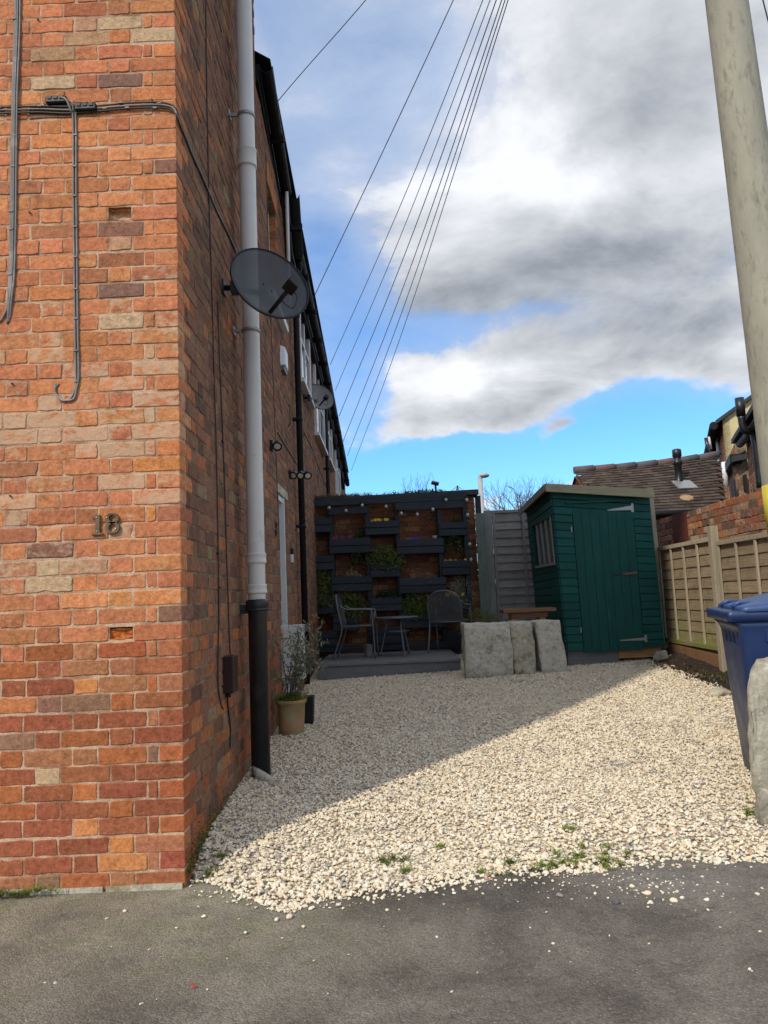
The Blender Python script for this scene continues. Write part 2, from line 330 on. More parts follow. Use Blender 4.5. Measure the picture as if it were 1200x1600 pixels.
def stone_mat(name, c1, c2, ochre=0.5, dark=0.6):
    m, T, b, out = new_mat(name); P = pos(T)
    n = T.noise(P, 7, 7, 0.7)
    c = T.mix(T.mr(n, 0.3, 0.7), c1, c2)
    c = T.mix(T.mr(T.noise(P, 4.2, 5, 0.7), 0.54, 0.68, 0, ochre), c, (0.27, 0.20, 0.075))
    c = T.mix(T.mr(T.noise(P, 11, 8, 0.8), 0.50, 0.62, 0, dark), c, (0.19, 0.175, 0.14))
    c = T.mix(T.m('MULTIPLY', T.mr(T.vor(P, 19), 0.05, 0.25, 0.7, 0), T.mr(T.noise(P, 5, 3), 0.5, 0.6)), c, (0.07, 0.06, 0.045))
    c = T.mix(T.mr(T.noise(P, 19, 6, 0.75), 0.56, 0.66, 0, 0.75), c, (0.74, 0.71, 0.62))
    T.put(b.inputs['Base Color'], c); b.inputs['Roughness'].default_value = 0.95; b.inputs['Specular IOR Level'].default_value = 0.1
    T.put(b.inputs['Normal'], T.bump(T.m('ADD', T.noise(P, 30, 8, 0.75), T.m('MULTIPLY', T.vor(P, 18), 0.5)), 0.018))
    return m
M_STONE = stone_mat('pale_concrete_stone', (0.50, 0.465, 0.37), (0.70, 0.66, 0.55))
M_STONEO = stone_mat('ochre_lichen_stone', (0.42, 0.38, 0.28), (0.62, 0.57, 0.45), 0.95)
M_ROCK = stone_mat('grey_rock', (0.30, 0.27, 0.21), (0.46, 0.42, 0.33), 0.7)
M_BOULD = stone_mat('leaning_slab_stone', (0.42, 0.385, 0.29), (0.64, 0.59, 0.47), 0.6, 0.4)

def leaf_mat(name, c1, c2, trans=0.25):
    m, T, b, out = new_mat(name); P = pos(T)
    at_ = T.new('ShaderNodeAttribute', attribute_name='tint', attribute_type='GEOMETRY')
    s_ = T.new('ShaderNodeSeparateColor'); T.put(s_.inputs[0], at_.outputs['Color'])
    c = T.mix(s_.outputs[0], c1, c2)
    c = T.gain(c, T.mr(T.noise(P, 14, 3), 0.3, 0.7, 0.75, 1.25))
    T.put(b.inputs['Base Color'], c); b.inputs['Roughness'].default_value = 0.55; b.inputs['Specular IOR Level'].default_value = 0.3
    tr = T.new('ShaderNodeBsdfTranslucent'); T.put(tr.inputs[0], c)
    mx = T.new('ShaderNodeMixShader'); mx.inputs[0].default_value = trans
    T.l.new(b.outputs[0], mx.inputs[1]); T.l.new(tr.outputs[0], mx.inputs[2]); T.l.new(mx.outputs[0], out.inputs[0])
    return m
M_LF_DARK = leaf_mat('dark_green_leaf', (0.018, 0.042, 0.012), (0.05, 0.10, 0.03))
M_LF_OLIVE = leaf_mat('olive_leaf', (0.08, 0.10, 0.025), (0.20, 0.22, 0.06))
M_LF_SAGE = leaf_mat('sage_leaf', (0.15, 0.18, 0.11), (0.30, 0.34, 0.22))
M_LF_DRY = leaf_mat('dry_straw_leaf', (0.22, 0.15, 0.08), (0.46, 0.34, 0.20))
M_LF_WEED = leaf_mat('bright_weed_leaf', (0.12, 0.18, 0.025), (0.30, 0.36, 0.07))
M_LF_MOSS = leaf_mat('moss_leaf', (0.07, 0.11, 0.02), (0.18, 0.22, 0.05))
M_LF_BRED = leaf_mat('red_brown_leaf', (0.06, 0.035, 0.02), (0.13, 0.09, 0.04))
def petal(name, c): return pm(name, c, 0.6, 0.15, 60)
M_YEL = petal('yellow_petal', (0.75, 0.50, 0.02)); M_PUR = petal('purple_petal', (0.13, 0.03, 0.32)); M_REDP = petal('dark_red_petal', (0.28, 0.03, 0.05)); M_WHP = petal('white_petal', (0.7, 0.68, 0.62))

def glass_mat():
    m, T, b, out = new_mat('window_glass'); P = pos(T)
    b.inputs['Base Color'].default_value = (0.02, 0.025, 0.03, 1); b.inputs['Roughness'].default_value = 0.06; b.inputs['Specular IOR Level'].default_value = 0.8
    T.put(b.inputs['Normal'], T.bump(T.noise(P, 2, 2), 0.002))
    return m
M_GLASS = glass_mat()
def bulb_mat():
    m, T, b, out = new_mat('clear_bulb'); b.inputs['Base Color'].default_value = (0.75, 0.75, 0.72, 1); b.inputs['Roughness'].default_value = 0.08
    b.inputs['Transmission Weight'].default_value = 0.45; b.inputs['Specular IOR Level'].default_value = 0.8
    return m
M_BULB = bulb_mat()
def dish_mat(name, col, a):
    m, T, b, out = new_mat(name); P = pos(T)
    T.put(b.inputs['Base Color'], T.gain(col, T.mr(T.noise(P, 12, 4), 0.3, 0.7, 0.85, 1.15))); b.inputs['Roughness'].default_value = 0.42; b.inputs['Specular IOR Level'].default_value = 0.5
    tr = T.new('ShaderNodeBsdfTransparent'); mx = T.new('ShaderNodeMixShader'); mx.inputs[0].default_value = a
    T.l.new(b.outputs[0], mx.inputs[1]); T.l.new(tr.outputs[0], mx.inputs[2]); T.l.new(mx.outputs[0], out.inputs[0])
    return m
M_DISH = dish_mat('perforated_dark_dish', (0.040, 0.045, 0.050), 0.09)
M_DISH2 = dish_mat('perforated_grey_dish', (0.17, 0.165, 0.15), 0.10)
M_FLINT = pm('grey_slate', (0.10, 0.10, 0.11), 0.7, 0.2, 20, bump=0.003)

# ------------------------------------------------------------------ mesh builder
WO = {}                                            # world origin of each object
class MB:
    def __init__(s): s.v = []; s.f = []; s.c = []; s.sm = []
    def add(s, vs, fs, col=None, smooth=False):
        o = len(s.v); s.v += [tuple(p) for p in vs]; s.f += [tuple(i + o for i in f) for f in fs]
        s.c += [col or (1, 1, 1, 1)] * len(vs); s.sm += [smooth] * len(fs); return s
    def box(s, a, b, col=None, rot=None, jit=0.0):
        (x0, y0, z0), (x1, y1, z1) = a, b
        x0, x1 = sorted((x0, x1)); y0, y1 = sorted((y0, y1)); z0, z1 = sorted((z0, z1))
        P = [Vector((x, y, z)) for z in (z0, z1) for y in (y0, y1) for x in (x0, x1)]
        if jit: P = [p + Vector((R.uniform(-jit, jit), R.uniform(-jit, jit), R.uniform(-jit, jit))) for p in P]
        if rot is not None:
            c = sum(P, Vector()) / 8; P = [c + rot @ (p - c) for p in P]
        return s.add(P, [(0, 2, 3, 1), (4, 5, 7, 6), (0, 1, 5, 4), (2, 6, 7, 3), (0, 4, 6, 2), (1, 3, 7, 5)], col)
    def hexa(s, P, col=None):                      # eight corners: bottom ring ccw then top ring ccw
        return s.add(P, [(3, 2, 1, 0), (4, 5, 6, 7), (0, 1, 5, 4), (1, 2, 6, 5), (2, 3, 7, 6), (3, 0, 4, 7)], col)
    def tube(s, pts, r, seg=8, cap=True, col=None):
        pts = [Vector(p) for p in pts]; n = len(pts)
        rr = r if isinstance(r, (list, tuple)) else [r] * n
        vs = []; t0 = (pts[1] - pts[0]).normalized()
        a = t0.orthogonal().normalized()
        for i, p in enumerate(pts):
            t = (pts[min(i + 1, n - 1)] - pts[max(i - 1, 0)]).normalized()
            a = (a - t * a.dot(t)); a = a.normalized() if a.length > 1e-6 else t.orthogonal().normalized()
            b = t.cross(a)
            vs += [p + (a * cos(2 * pi * k / seg) + b * sin(2 * pi * k / seg)) * rr[i] for k in range(seg)]
        fs = [(i * seg + k, i * seg + (k + 1) % seg, (i + 1) * seg + (k + 1) % seg, (i + 1) * seg + k) for i in range(n - 1) for k in range(seg)]
        s.add(vs, fs, col, True)
        if cap:
            o = len(s.v) - len(vs)
            s.f += [tuple(o + k for k in reversed(range(seg))), tuple(o + (n - 1) * seg + k for k in range(seg))]; s.sm += [False, False]
        return s
    def lathe(s, base, prof, seg=20, axis=Vector((0, 0, 1)), smooth=True):
        q = Vector((0, 0, 1)).rotation_difference(axis); base = Vector(base); vs = []
        for r, z in prof: vs += [base + q @ Vector((r * cos(2 * pi * k / seg), r * sin(2 * pi * k / seg), z)) for k in range(seg)]
        n = len(prof)
        fs = [(i * seg + k, i * seg + (k + 1) % seg, (i + 1) * seg + (k + 1) % seg, (i + 1) * seg + k) for i in range(n - 1) for k in range(seg)]
        return s.add(vs, fs, None, smooth)
    def ball(s, c, r, u=10, v=6):
        rx, ry, rz = r if isinstance(r, tuple) else (r, r, r); c = Vector(c); vs = []
        for i in range(v + 1):
            th = pi * i / v
            for k in range(u): vs.append(c + Vector((rx * sin(th) * cos(2 * pi * k / u), ry * sin(th) * sin(2 * pi * k / u), -rz * cos(th))))
        fs = [(i * u + k, i * u + (k + 1) % u, (i + 1) * u + (k + 1) % u, (i + 1) * u + k) for i in range(v) for k in range(u)]
        return s.add(vs, fs, None, True)
    def build(s, name, mat, parent=None, bevel=0.0, org=None):
        if not s.v: return None
        V = np.array(s.v, dtype=float)
        if org is None:
            lo, hi = V.min(0), V.max(0); org = Vector(((lo[0] + hi[0]) / 2, (lo[1] + hi[1]) / 2, (lo[2] + hi[2]) / 2))
            if parent is None: org.z = lo[2]
        org = Vector(org); V = V - np.array(org)
        me = D.meshes.new(name); me.from_pydata(V.tolist(), [], s.f); me.materials.append(mat)
        me.polygons.foreach_set('use_smooth', s.sm)
        if any(c != (1, 1, 1, 1) for c in s.c[:1]) or len(set(s.c[:50])) > 1:
            a = me.color_attributes.new('tint', 'FLOAT_COLOR', 'POINT')
            a.data.foreach_set('color', np.array(s.c, dtype=float).ravel())
        me.update()
        o = D.objects.new(name, me); COL.objects.link(o); WO[o.name] = org
        if parent is not None: o.parent = parent; o.location = org - WO[parent.name]
        else: o.location = org
        if bevel:
            b = o.modifiers.new('bevel', 'BEVEL'); b.width = bevel; b.segments = 1; b.limit_method = 'ANGLE'
        return o
def tag(o, label=None, cat=None, group=None, kind=None):
    if label: o['label'] = label
    if cat: o['category'] = cat
    if group: o['group'] = group
    if kind: o['kind'] = kind
    return o
def thing(name, loc, label, cat, group=None, kind=None):
    o = D.objects.new(name, None); COL.objects.link(o); o.location = loc; o.empty_display_size = 0.1; WO[o.name] = Vector(loc)
    return tag(o, label, cat, group, kind)
def copy_tree(o, parent=None):
    c = o.copy(); COL.objects.link(c); c.parent = parent
    for ch in [x for x in D.objects if x.parent == o]: copy_tree(ch, c)
    return c
def smooth_path(pts, n=6):
    pts = [Vector(p) for p in pts]; out = []
    P = [pts[0] * 2 - pts[1]] + pts + [pts[-1] * 2 - pts[-2]]
    for i in range(1, len(P) - 2):
        p0, p1, p2, p3 = P[i - 1:i + 3]
        for k in range(n):
            t = k / n
            out.append(0.5 * ((2 * p1) + (p2 - p0) * t + (2 * p0 - 5 * p1 + 4 * p2 - p3) * t * t + (3 * p1 - p0 - 3 * p2 + p3) * t ** 3))
    out.append(pts[-1]); return out

# ================================================================== ground, road, drive
m = MB(); m.add([(-600, -600, -0.06), (600, -600, -0.06), (600, 600, -0.06), (-600, 600, -0.06)], [(0, 1, 2, 3)])
tag(m.build('ground', M_SOIL), kind='structure')
m = MB(); nx, ny = 60, 44
def road_z(x, y): return 0.004 * sin(1.7 * x + 0.8) * cos(2.1 * y) + 0.003 * sin(4.1 * x + 1.3 * y) - 0.05 * ss(4.0, 4.6, y)
m.add([(-30 + 60 * i / nx, -14 + 18.6 * j / ny, road_z(-30 + 60 * i / nx, -14 + 18.6 * j / ny)) for j in range(ny + 1) for i in range(nx + 1)],
      [(j * (nx + 1) + i, j * (nx + 1) + i + 1, (j + 1) * (nx + 1) + i + 1, (j + 1) * (nx + 1) + i) for j in range(ny) for i in range(nx)], smooth=True)
tag(m.build('road', M_ROAD), kind='structure')

EDGE = [(-1.2, 3.70), (-0.94, 3.66), (-0.72, 3.55), (-0.56, 3.40), (-0.45, 3.36), (-0.30, 3.40), (-0.07, 3.47), (0.22, 3.56), (0.50, 3.60), (0.75, 3.63), (1.11, 3.70), (1.69, 3.68), (2.4, 3.66), (4.2, 3.66)]
def edge_y(x):
    for (a, ya), (b, yb) in zip(EDGE, EDGE[1:]):
        if x <= b: return ya + (yb - ya) * max(0, (x - a)) / (b - a)
    return EDGE[-1][1]
def bedz(x, y): return zg(x, y) * ss(0.0, 0.3, y - edge_y(x)) + 0.006 - 0.004 * (1 - ss(0, .1, y - edge_y(x)))
m = MB(); nx, ny = 70, 90
pts = []
for j in range(ny + 1):
    for i in range(nx + 1):
        x = -1.25 + 5.0 * i / nx; e = edge_y(x) + 0.03; y = e + (12.2 - e) * (j / ny) ** 1.4
        pts.append((x, y, bedz(x, y) - 0.013 * (1 - ss(0.0, 0.1, y - e)) - .008 + 0.006 * sin(3 * x + 1) * sin(2.3 * y)))
m.add(pts, [(j * (nx + 1) + i, j * (nx + 1) + i + 1, (j + 1) * (nx + 1) + i + 1, (j + 1) * (nx + 1) + i) for j in range(ny) for i in range(nx)], smooth=True)
tag(m.build('gravel_bed', M_BED), kind='structure')

# gravel chips: thousands of small stones, one object
var = D.collections.new('chip_shapes')
for k in range(7):
    bm = bmesh.new(); bmesh.ops.create_icosphere(bm, subdivisions=1, radius=1.0)
    rr = random.Random(50 + k); sc = (rr.uniform(.85, 1.25), rr.uniform(.65, .95), rr.uniform(.45, .72))
    pl = [(Vector((rr.uniform(-1, 1), rr.uniform(-1, 1), rr.uniform(-1, 1))).normalized(), rr.uniform(.55, .8)) for _ in range(5)]
    for v in bm.verts:
        for n_, d_ in pl:
            q = v.co.dot(n_)
            if q > d_: v.co -= n_ * (q - d_)
        v.co = Vector((v.co.x * sc[0], v.co.y * sc[1], v.co.z * sc[2])) * rr.uniform(.93, 1.07)
    me = D.meshes.new('chip'); bm.to_mesh(me); bm.free(); me.materials.append(M_GRAV)
    var.objects.link(D.objects.new('chip', me))
def scatter_gn(name, P, rot, scl):
    me = D.meshes.new(name); me.from_pydata(P, [], [])
    a = me.attributes.new('rot', 'FLOAT_VECTOR', 'POINT'); a.data.foreach_set('vector', np.array(rot).ravel())
    a = me.attributes.new('scl', 'FLOAT', 'POINT'); a.data.foreach_set('value', np.array(scl))
    me.materials.append(M_GRAV)
    o = D.objects.new(name, me); COL.objects.link(o)
    ng = D.node_groups.new(name, 'GeometryNodeTree')
    ng.interface.new_socket('Geometry', in_out='INPUT', socket_type='NodeSocketGeometry'); ng.interface.new_socket('Geometry', in_out='OUTPUT', socket_type='NodeSocketGeometry')
    G = NT(ng); gi = G.new('NodeGroupInput'); go = G.new('NodeGroupOutput'); ip = G.new('GeometryNodeInstanceOnPoints')
    ci = G.new('GeometryNodeCollectionInfo'); ci.inputs['Collection'].default_value = var; ci.inputs['Separate Children'].default_value = True; ci.inputs['Reset Children'].default_value = True
    G.l.new(gi.outputs[0], ip.inputs['Points']); G.l.new(ci.outputs[0], ip.inputs['Instance']); ip.inputs['Pick Instance'].default_value = True
    ar = G.new('GeometryNodeInputNamedAttribute'); ar.data_type = 'FLOAT_VECTOR'; ar.inputs['Name'].default_value = 'rot'
    asc = G.new('GeometryNodeInputNamedAttribute'); asc.data_type = 'FLOAT'; asc.inputs['Name'].default_value = 'scl'
    G.l.new(ar.outputs[0], ip.inputs['Rotation']); G.l.new(asc.outputs[0], ip.inputs['Scale']); G.l.new(ip.outputs[0], go.inputs[0])
    md = o.modifiers.new('scatter', 'NODES'); md.node_group = ng
    return o
g = np.random.default_rng(7)
NP = 150000
X = g.uniform(-1.12, 3.72, NP); Y = 3.2 + (11.9 - 3.2) * g.uniform(0, 1, NP) ** 1.15
keep = np.ones(NP, bool); P = []; ROT = []; SCL = []
for i in range(NP):
    x, y = X[i], Y[i]; d = y - edge_y(x) + 0.03 * sin(9 * x) + 0.02 * sin(23 * x)
    if d < 0: continue
    if x < wallX(y) + 0.01 and y > 3.66: continue
    if y > 10.0 and -1 < x < 0.9: continue
    if y > 9.7 and 2.1 < x < 3.3: continue
    s_ = 0.0088 * exp(g.normal(0, 0.30)); s_ = min(s_, 0.019)
    if d < 0.5 and g.uniform() < 0.35: s_ *= 1.3
    z = bedz(x, y) + g.uniform(-0.2, 0.5) * 0.009
    P.append((x, y, z)); SCL.append(s_); ROT.append((g.normal(0, .35), g.normal(0, .35), g.uniform(0, 6.28)))
go = scatter_gn('gravel', P, ROT, SCL)
tag(go, 'pale cream limestone chippings covering the drive', 'gravel', kind='stuff')
# grit strewn on the road in front
P = []; ROT = []; SCL = []
for i in range(520):
    q = g.uniform()
    if q < .55: x = g.uniform(-.95, 2.1); y = edge_y(x) - abs(g.normal(0, .055))
    elif q < .85: x = g.normal(1.05, .28); y = 3.44 + g.normal(0, .09)
    else: x = g.uniform(-1.6, 2.0); y = g.uniform(2.6, 3.6)
    s_ = 0.0052 * exp(g.normal(0, .35)) if q > .3 else .0085 * exp(g.normal(0, .25))
    P.append((x, y, road_z(x, y) + s_ * .4)); SCL.append(s_); ROT.append((g.normal(0, .2), g.normal(0, .2), g.uniform(0, 6.28)))
tag(scatter_gn('gravel_grit', P, ROT, SCL), 'small stone chips scattered along the road edge', 'gravel', kind='stuff')
# larger stray stones on the tarmac, each its own
STRAY = [(483, 1402, 9, 0, 'chunky cream pebble touching the drive edge, rightmost below the house corner'), (452, 1433, 12, 0, 'longest cream pebble on the tarmac below the house corner'), (432, 1437, 9, 0, 'round cream pebble just left of the longest pebble'), (455, 1414, 10, 0, 'cream pebble directly above the longest pebble'), (417, 1401, 6, 0, 'small cream pebble left of the spill below the house corner'), (318, 1432, 8, 0, 'cream pebble alone on the tarmac in front of the house corner foot'),
         (963, 1411, 13, 1, 'dark grey slate stone, biggest on the tarmac in front of the grass tuft'), (1017, 1411, 10, 0, 'cream pebble nearest the road centre in the cluster right of the slate stone'), (1012, 1397, 12, 0, 'biggest cream pebble of the cluster right of the slate stone'), (988, 1385, 9, 0, 'cream pebble at the top of the cluster, just below the grass tuft'), (1053, 1408, 12, 0, 'flat pale pebble on the dusty tarmac, left one of a close pair'), (1066, 1403, 8, 0, 'small pale pebble, right one of a close pair on the dusty tarmac'), (1104, 1406, 9, 0, 'cream pebble alone on the dusty tarmac before the bin'),
         (1183, 1397, 8, 0, 'cream pebble on the tarmac at the right edge below the leaning stone'), (858, 1486, 5, 0, 'tiny cream pebble, lower one of two on the bare middle of the tarmac'), (864, 1474, 6, 0, 'tiny cream pebble, upper one of two on the bare middle of the tarmac'), (605, 1422, 7, 0, 'lone cream pebble on the tarmac below mid drive edge'), (195, 1423, 7, 0, 'cream pebble on the mossy tarmac below the sunlit brick wall'), (1000, 1366, 8, 1, 'small dark grey stone at the gravel edge by the grass tuft')]
for i, (px, py, sz, dk, lab) in enumerate(STRAY):
    d = ray(px, py); p = CAM + d * (-(CH - 0.004) / d.z)
    bm = bmesh.new(); bmesh.ops.create_icosphere(bm, subdivisions=2, radius=sz * 0.5 * p.y / FPX)
    rr = random.Random(i); pl = [(Vector((rr.uniform(-1, 1), rr.uniform(-1, 1), rr.uniform(-1, 1))).normalized(), rr.uniform(.6, .85)) for _ in range(6)]
    r0 = sz * 0.5 * p.y / FPX
    for v in bm.verts:
        for n_, d_ in pl:
            q = v.co.dot(n_) / r0
            if q > d_: v.co -= n_ * (q - d_) * r0
        v.co.y *= .9; v.co.z *= .62
    me = D.meshes.new('pebble'); bm.to_mesh(me); bm.free(); me.materials.append(M_FLINT if dk else M_GRAV)
    o = D.objects.new('pebble', me); COL.objects.link(o); o.location = (p.x, p.y, r0 * .45); o.rotation_euler = (0, 0, rr.uniform(0, 6))
    tag(o, lab, 'pebble', 'stray stones on the tarmac')

# ================================================================== brick work
def brick_cols(z, kind):
    r = R.random()
    if kind == 'front':
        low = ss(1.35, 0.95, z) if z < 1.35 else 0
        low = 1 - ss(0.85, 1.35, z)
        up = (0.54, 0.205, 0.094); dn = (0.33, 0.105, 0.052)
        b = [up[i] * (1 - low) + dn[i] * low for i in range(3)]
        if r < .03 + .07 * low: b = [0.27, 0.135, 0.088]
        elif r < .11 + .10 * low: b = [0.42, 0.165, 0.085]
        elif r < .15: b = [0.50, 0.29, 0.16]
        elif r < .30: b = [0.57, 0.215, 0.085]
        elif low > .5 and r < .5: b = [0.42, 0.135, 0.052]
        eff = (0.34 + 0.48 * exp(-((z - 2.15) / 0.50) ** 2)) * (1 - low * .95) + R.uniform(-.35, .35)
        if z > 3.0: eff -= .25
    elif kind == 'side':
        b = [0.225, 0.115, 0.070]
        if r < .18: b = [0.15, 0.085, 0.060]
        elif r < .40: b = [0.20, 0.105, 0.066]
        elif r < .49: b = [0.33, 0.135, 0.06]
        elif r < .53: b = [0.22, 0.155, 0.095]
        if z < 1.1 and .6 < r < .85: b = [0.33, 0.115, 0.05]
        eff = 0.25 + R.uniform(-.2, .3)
    elif kind == 'pallet':
        b = [0.20, 0.080, 0.042]
        if r < .3: b = [0.14, 0.06, 0.035]
        elif r < .5: b = [0.26, 0.12, 0.06]
        eff = 0.5 + R.uniform(-.3, .3)
    else:                                          # garden wall
        b = [0.30, 0.12, 0.065]
        if r < .2: b = [0.17, 0.10, 0.07]
        elif r < .4: b = [0.32, 0.20, 0.125]
        elif r < .55: b = [0.40, 0.15, 0.06]
        elif r < .60: b = [0.38, 0.30, 0.22]
        eff = 0.55 + R.uniform(-.3, .3)
    k = exp(R.gauss(0, 0.09))
    return (b[0] * k, b[1] * k * exp(R.gauss(0, .05)), b[2] * k, max(0, min(1, eff)))

def brick_shape(w, h, depth, proud, rough=0.0030, corner=0, n=3):
    """irregular brick in wall coordinates: u along, v up, d out of the wall"""
    out = []
    c = R.uniform(.003, .007)
    def side(ax, a0, a1, other):
        q = []
        for k in range(n):
            t = a0 + (a1 - a0) * (k + .0) / (n) if n > 1 else a0
            q.append((t, other))
        return q
    raw = []
    def line(a, b, n_):
        return [(a[0] + (b[0] - a[0]) * (k / n_), a[1] + (b[1] - a[1]) * (k / n_)) for k in range(n_)]
    nl = 5 if w > .15 else (3 if w > .08 else 2); H2, W2 = h / 2, w / 2
    raw = line((-W2 + c, -H2), (W2 - c, -H2), nl) + [(W2 - c, -H2)] + line((W2, -H2 + c), (W2, H2 - c), 2) + [(W2, H2 - c)] + line((W2 - c, H2), (-W2 + c, H2), nl) + [(-W2 + c, H2)] + line((-W2, H2 - c), (-W2, -H2 + c), 2) + [(-W2, -H2 + c)]
    if R.random() < .22 and depth < .046:                           # a chipped arris
        q = R.randrange(len(raw)); raw[q] = (raw[q][0] * (1 - .012 / w * R.random() * 2), raw[q][1] * .80)
    jr = [(u + R.uniform(-rough, rough), v + R.uniform(-rough, rough)) for u, v in raw]
    N = len(jr); ins = R.uniform(.002, .004)
    tl = R.uniform(-.0009, .0009); tv = R.uniform(-.0008, .0008)
    vs = [(u, v, -depth) for u, v in jr] + [(u, v, proud * .25) for u, v in jr]
    vs += [(u * (1 - 2 * ins / w), v * (1 - 2 * ins / h), proud + tl * u / w * 2 + tv * v / h * 2 + R.uniform(-.0007, .0007)) for u, v in jr]
    ctr = len(vs); vs.append((0, 0, proud + R.uniform(-.001, .0015)))
    fs = []
    for L in (0, 1):
        for k in range(N): fs.append((L * N + k, L * N + (k + 1) % N, (L + 1) * N + (k + 1) % N, (L + 1) * N + k))
    fs += [(2 * N + k, 2 * N + (k + 1) % N, ctr) for k in range(N)]
    return vs, fs

CP, BH, JT = 0.0797, 0.0715, 0.0075
SL, HL = 0.2205, 0.1075
def flemish(row, length, start='corner', shift=0.0):
    """spans (u0, u1) of the bricks of one course, from the corner outward"""
    out = []; u = 0.0
    if row % 2 == 0: seq = [SL, HL]
    else:
        out += [(0, HL), (HL + JT, HL + JT + 0.045)]; u = HL + 2 * JT + 0.045; seq = [SL, HL]
    k = 0
    while u < length:
        L = seq[k % 2] + R.uniform(-.004, .004); out.append((u, min(u + L, length))); u += L + JT + R.uniform(-.002, .002); k += 1
    return [s_ for s_ in out if s_[1] - s_[0] > .02]

def frame(origin, du, dn):
    o_, du, dn = Vector(origin), Vector(du).normalized(), Vector(dn).normalized()
    return lambda u, v, d: o_ + du * u + dn * d + Vector((0, 0, v))

# holes and flaws of the sunny face, by place on the wall
FLAWS = {}
def flaw(px, py, kind):
    p = at(px, py, 3.65); FLAWS[(round(p.x, 3), round(p.z, 3))] = kind
flaw(182, 345, 'hole'); flaw(98, 912, 'cream'); flaw(190, 986, 'deep'); flaw(60, 1218, 'cream'); flaw(232, 800, 'orange'); flaw(150, 1073, 'orange'); flaw(180, 1315, 'orange'); flaw(212, 725, 'orange'); flaw(190, 40, 'cream'); flaw(252, 60, 'cream'); flaw(175, 133, 'dark'); flaw(70, 885, 'cream'); flaw(180, 508, 'cream'); flaw(178, 460, 'dark'); flaw(75, 132, 'cream')

house = thing('brick_house', (-2.2, 3.65, 0), 'orange brick end of terrace house with side wall running back beside the gravel', 'house')
# solid bodies at the mortar plane
ZF = 8.6; YB = 6.45
CX = -0.974
HOLES = []
fb = None
def w_(Y): return wallX(Y)
def gut_z(Y):
    pts = [(5.9, 6.10), (8.15, 5.78), (8.9, 5.50), (15, 5.42), (19, 5.2), (22.6, 4.85)]
    for (a, za), (b, zb) in zip(pts, pts[1:]):
        if Y <= b: return za + (zb - za) * max(0, Y - a) / (b - a)
    return pts[-1][1]
# openings of the side wall: (Y0, Y1, z0, z1)
OPEN = [(7.05, 7.62, 4.22, 5.30), (7.28, 7.66, 0.28, 2.30)]
YE = 22.6
m = MB()
def sidebox(y0, y1, z0, z1, depth_in=0.0):
    if y1 - y0 < 1e-4 or z1 - z0 < 1e-4: return
    a0, a1 = w_(y0) - depth_in, w_(y1) - depth_in
    m.hexa([(a0, y0, z0), (a1, y1, z0), (-9, y1, z0), (-9, y0, z0), (a0, y0, z1), (a1, y1, z1), (-9, y1, z1), (-9, y0, z1)])
ys = sorted({YB, YE} | {o[0] for o in OPEN} | {o[1] for o in OPEN} | {9, 12, 15, 18})
for a, b in zip(ys, ys[1:]):
    ops = sorted([o for o in OPEN if o[0] <= a + 1e-6 and o[1] >= b - 1e-6], key=lambda o: o[2])
    z = -0.1; top = min(gut_z(a), gut_z(b)) - .04
    for o in ops: sidebox(a, b, z, o[2]); sidebox(a, b, o[2], o[3], 0.11); z = o[3]
    sidebox(a, b, z, top)
sidebox(3.762, YB - .002, -0.1, ZF)
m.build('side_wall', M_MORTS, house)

cands = []                                         # (pixel size, transform, brick data, material)
pj_c = (right, up, aF)
def proj(p):
    v = Vector(p) - CAM; z = v.dot(aF); return 600 + FPX * v.dot(right) / z, 800 - FPX * v.dot(up) / z, z
FR = frame((CX, 3.65, 0), (-1, 0, 0), (0, -1, 0))
rows = int(ZF / CP)
for r_ in range(-1, rows):
    z0 = r_ * CP; wav = 0.0035 * sin(r_ * 1.7)
    for (u0, u1) in flemish(r_ + 1000, 3.4 if z0 < 5.2 else 2.2):
        uc, w = (u0 + u1) / 2, u1 - u0; zc = z0 + CP / 2 + wav * sin(uc * 3 + r_) + .0015 * R.uniform(-1, 1)
        pw = FR(uc, zc, 0); kind = None
        for (fx, fz), kd in FLAWS.items():
            if abs(fx - pw.x) < w / 2 + .004 and abs(fz - pw.z) < CP / 2: kind = kd
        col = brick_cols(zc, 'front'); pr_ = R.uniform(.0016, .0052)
        if zc > 5.5: col = (*col[:3], .3)
        hh = BH + R.uniform(-.003, .002)
        if kind == 'hole': pr_ = -.026; col = (0.52, .25, .12, .8)
        if kind == 'deep': pr_ = -.018; col = (.56, .17, .04, 0); hh *= .75
        if kind == 'orange': col = (.60, .235, .08, .2)
        if kind == 'cream': col = (.54, .37, .22, .5)
        if kind == 'dark': col = (.24, .13, .095, .1)
        cor = u0 < 1e-6
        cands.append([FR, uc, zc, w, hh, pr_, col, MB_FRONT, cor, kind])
nfront = len(cands)
# mortar face with real pockets where bricks have spalled away
for (F_, uc, zc, w, hh, pr_, col, mt, cor, kind) in cands:
    if kind in ('hole', 'deep'): HOLES.append((uc - w / 2 - .002, uc + w / 2 + .002, zc - hh / 2 - .001, zc + hh / 2 + .001))
m = MB(); m.box((-9.0, 3.69, -0.1), (CX, 3.76, ZF))
def mface(u0, u1, z0, z1): m.box((CX - u1, 3.65, z0), (CX - u0, 3.6898, z1))
zz0 = -0.1
for (ua, ub, za, zb) in sorted(HOLES, key=lambda h: h[2]):
    if za < zz0: continue
    mface(0, 8.02, zz0, za); mface(0, ua, za, zb); mface(ub, 8.02, za, zb); zz0 = zb
mface(0, 8.02, zz0, ZF)
m.build('front_wall', M_MORT, house)
SD = Vector((-0.0083, 1, 0)).normalized(); SN = Vector((1, 0.0083, 0)).normalized()
FS = frame((CX, 3.65, 0), SD, SN)
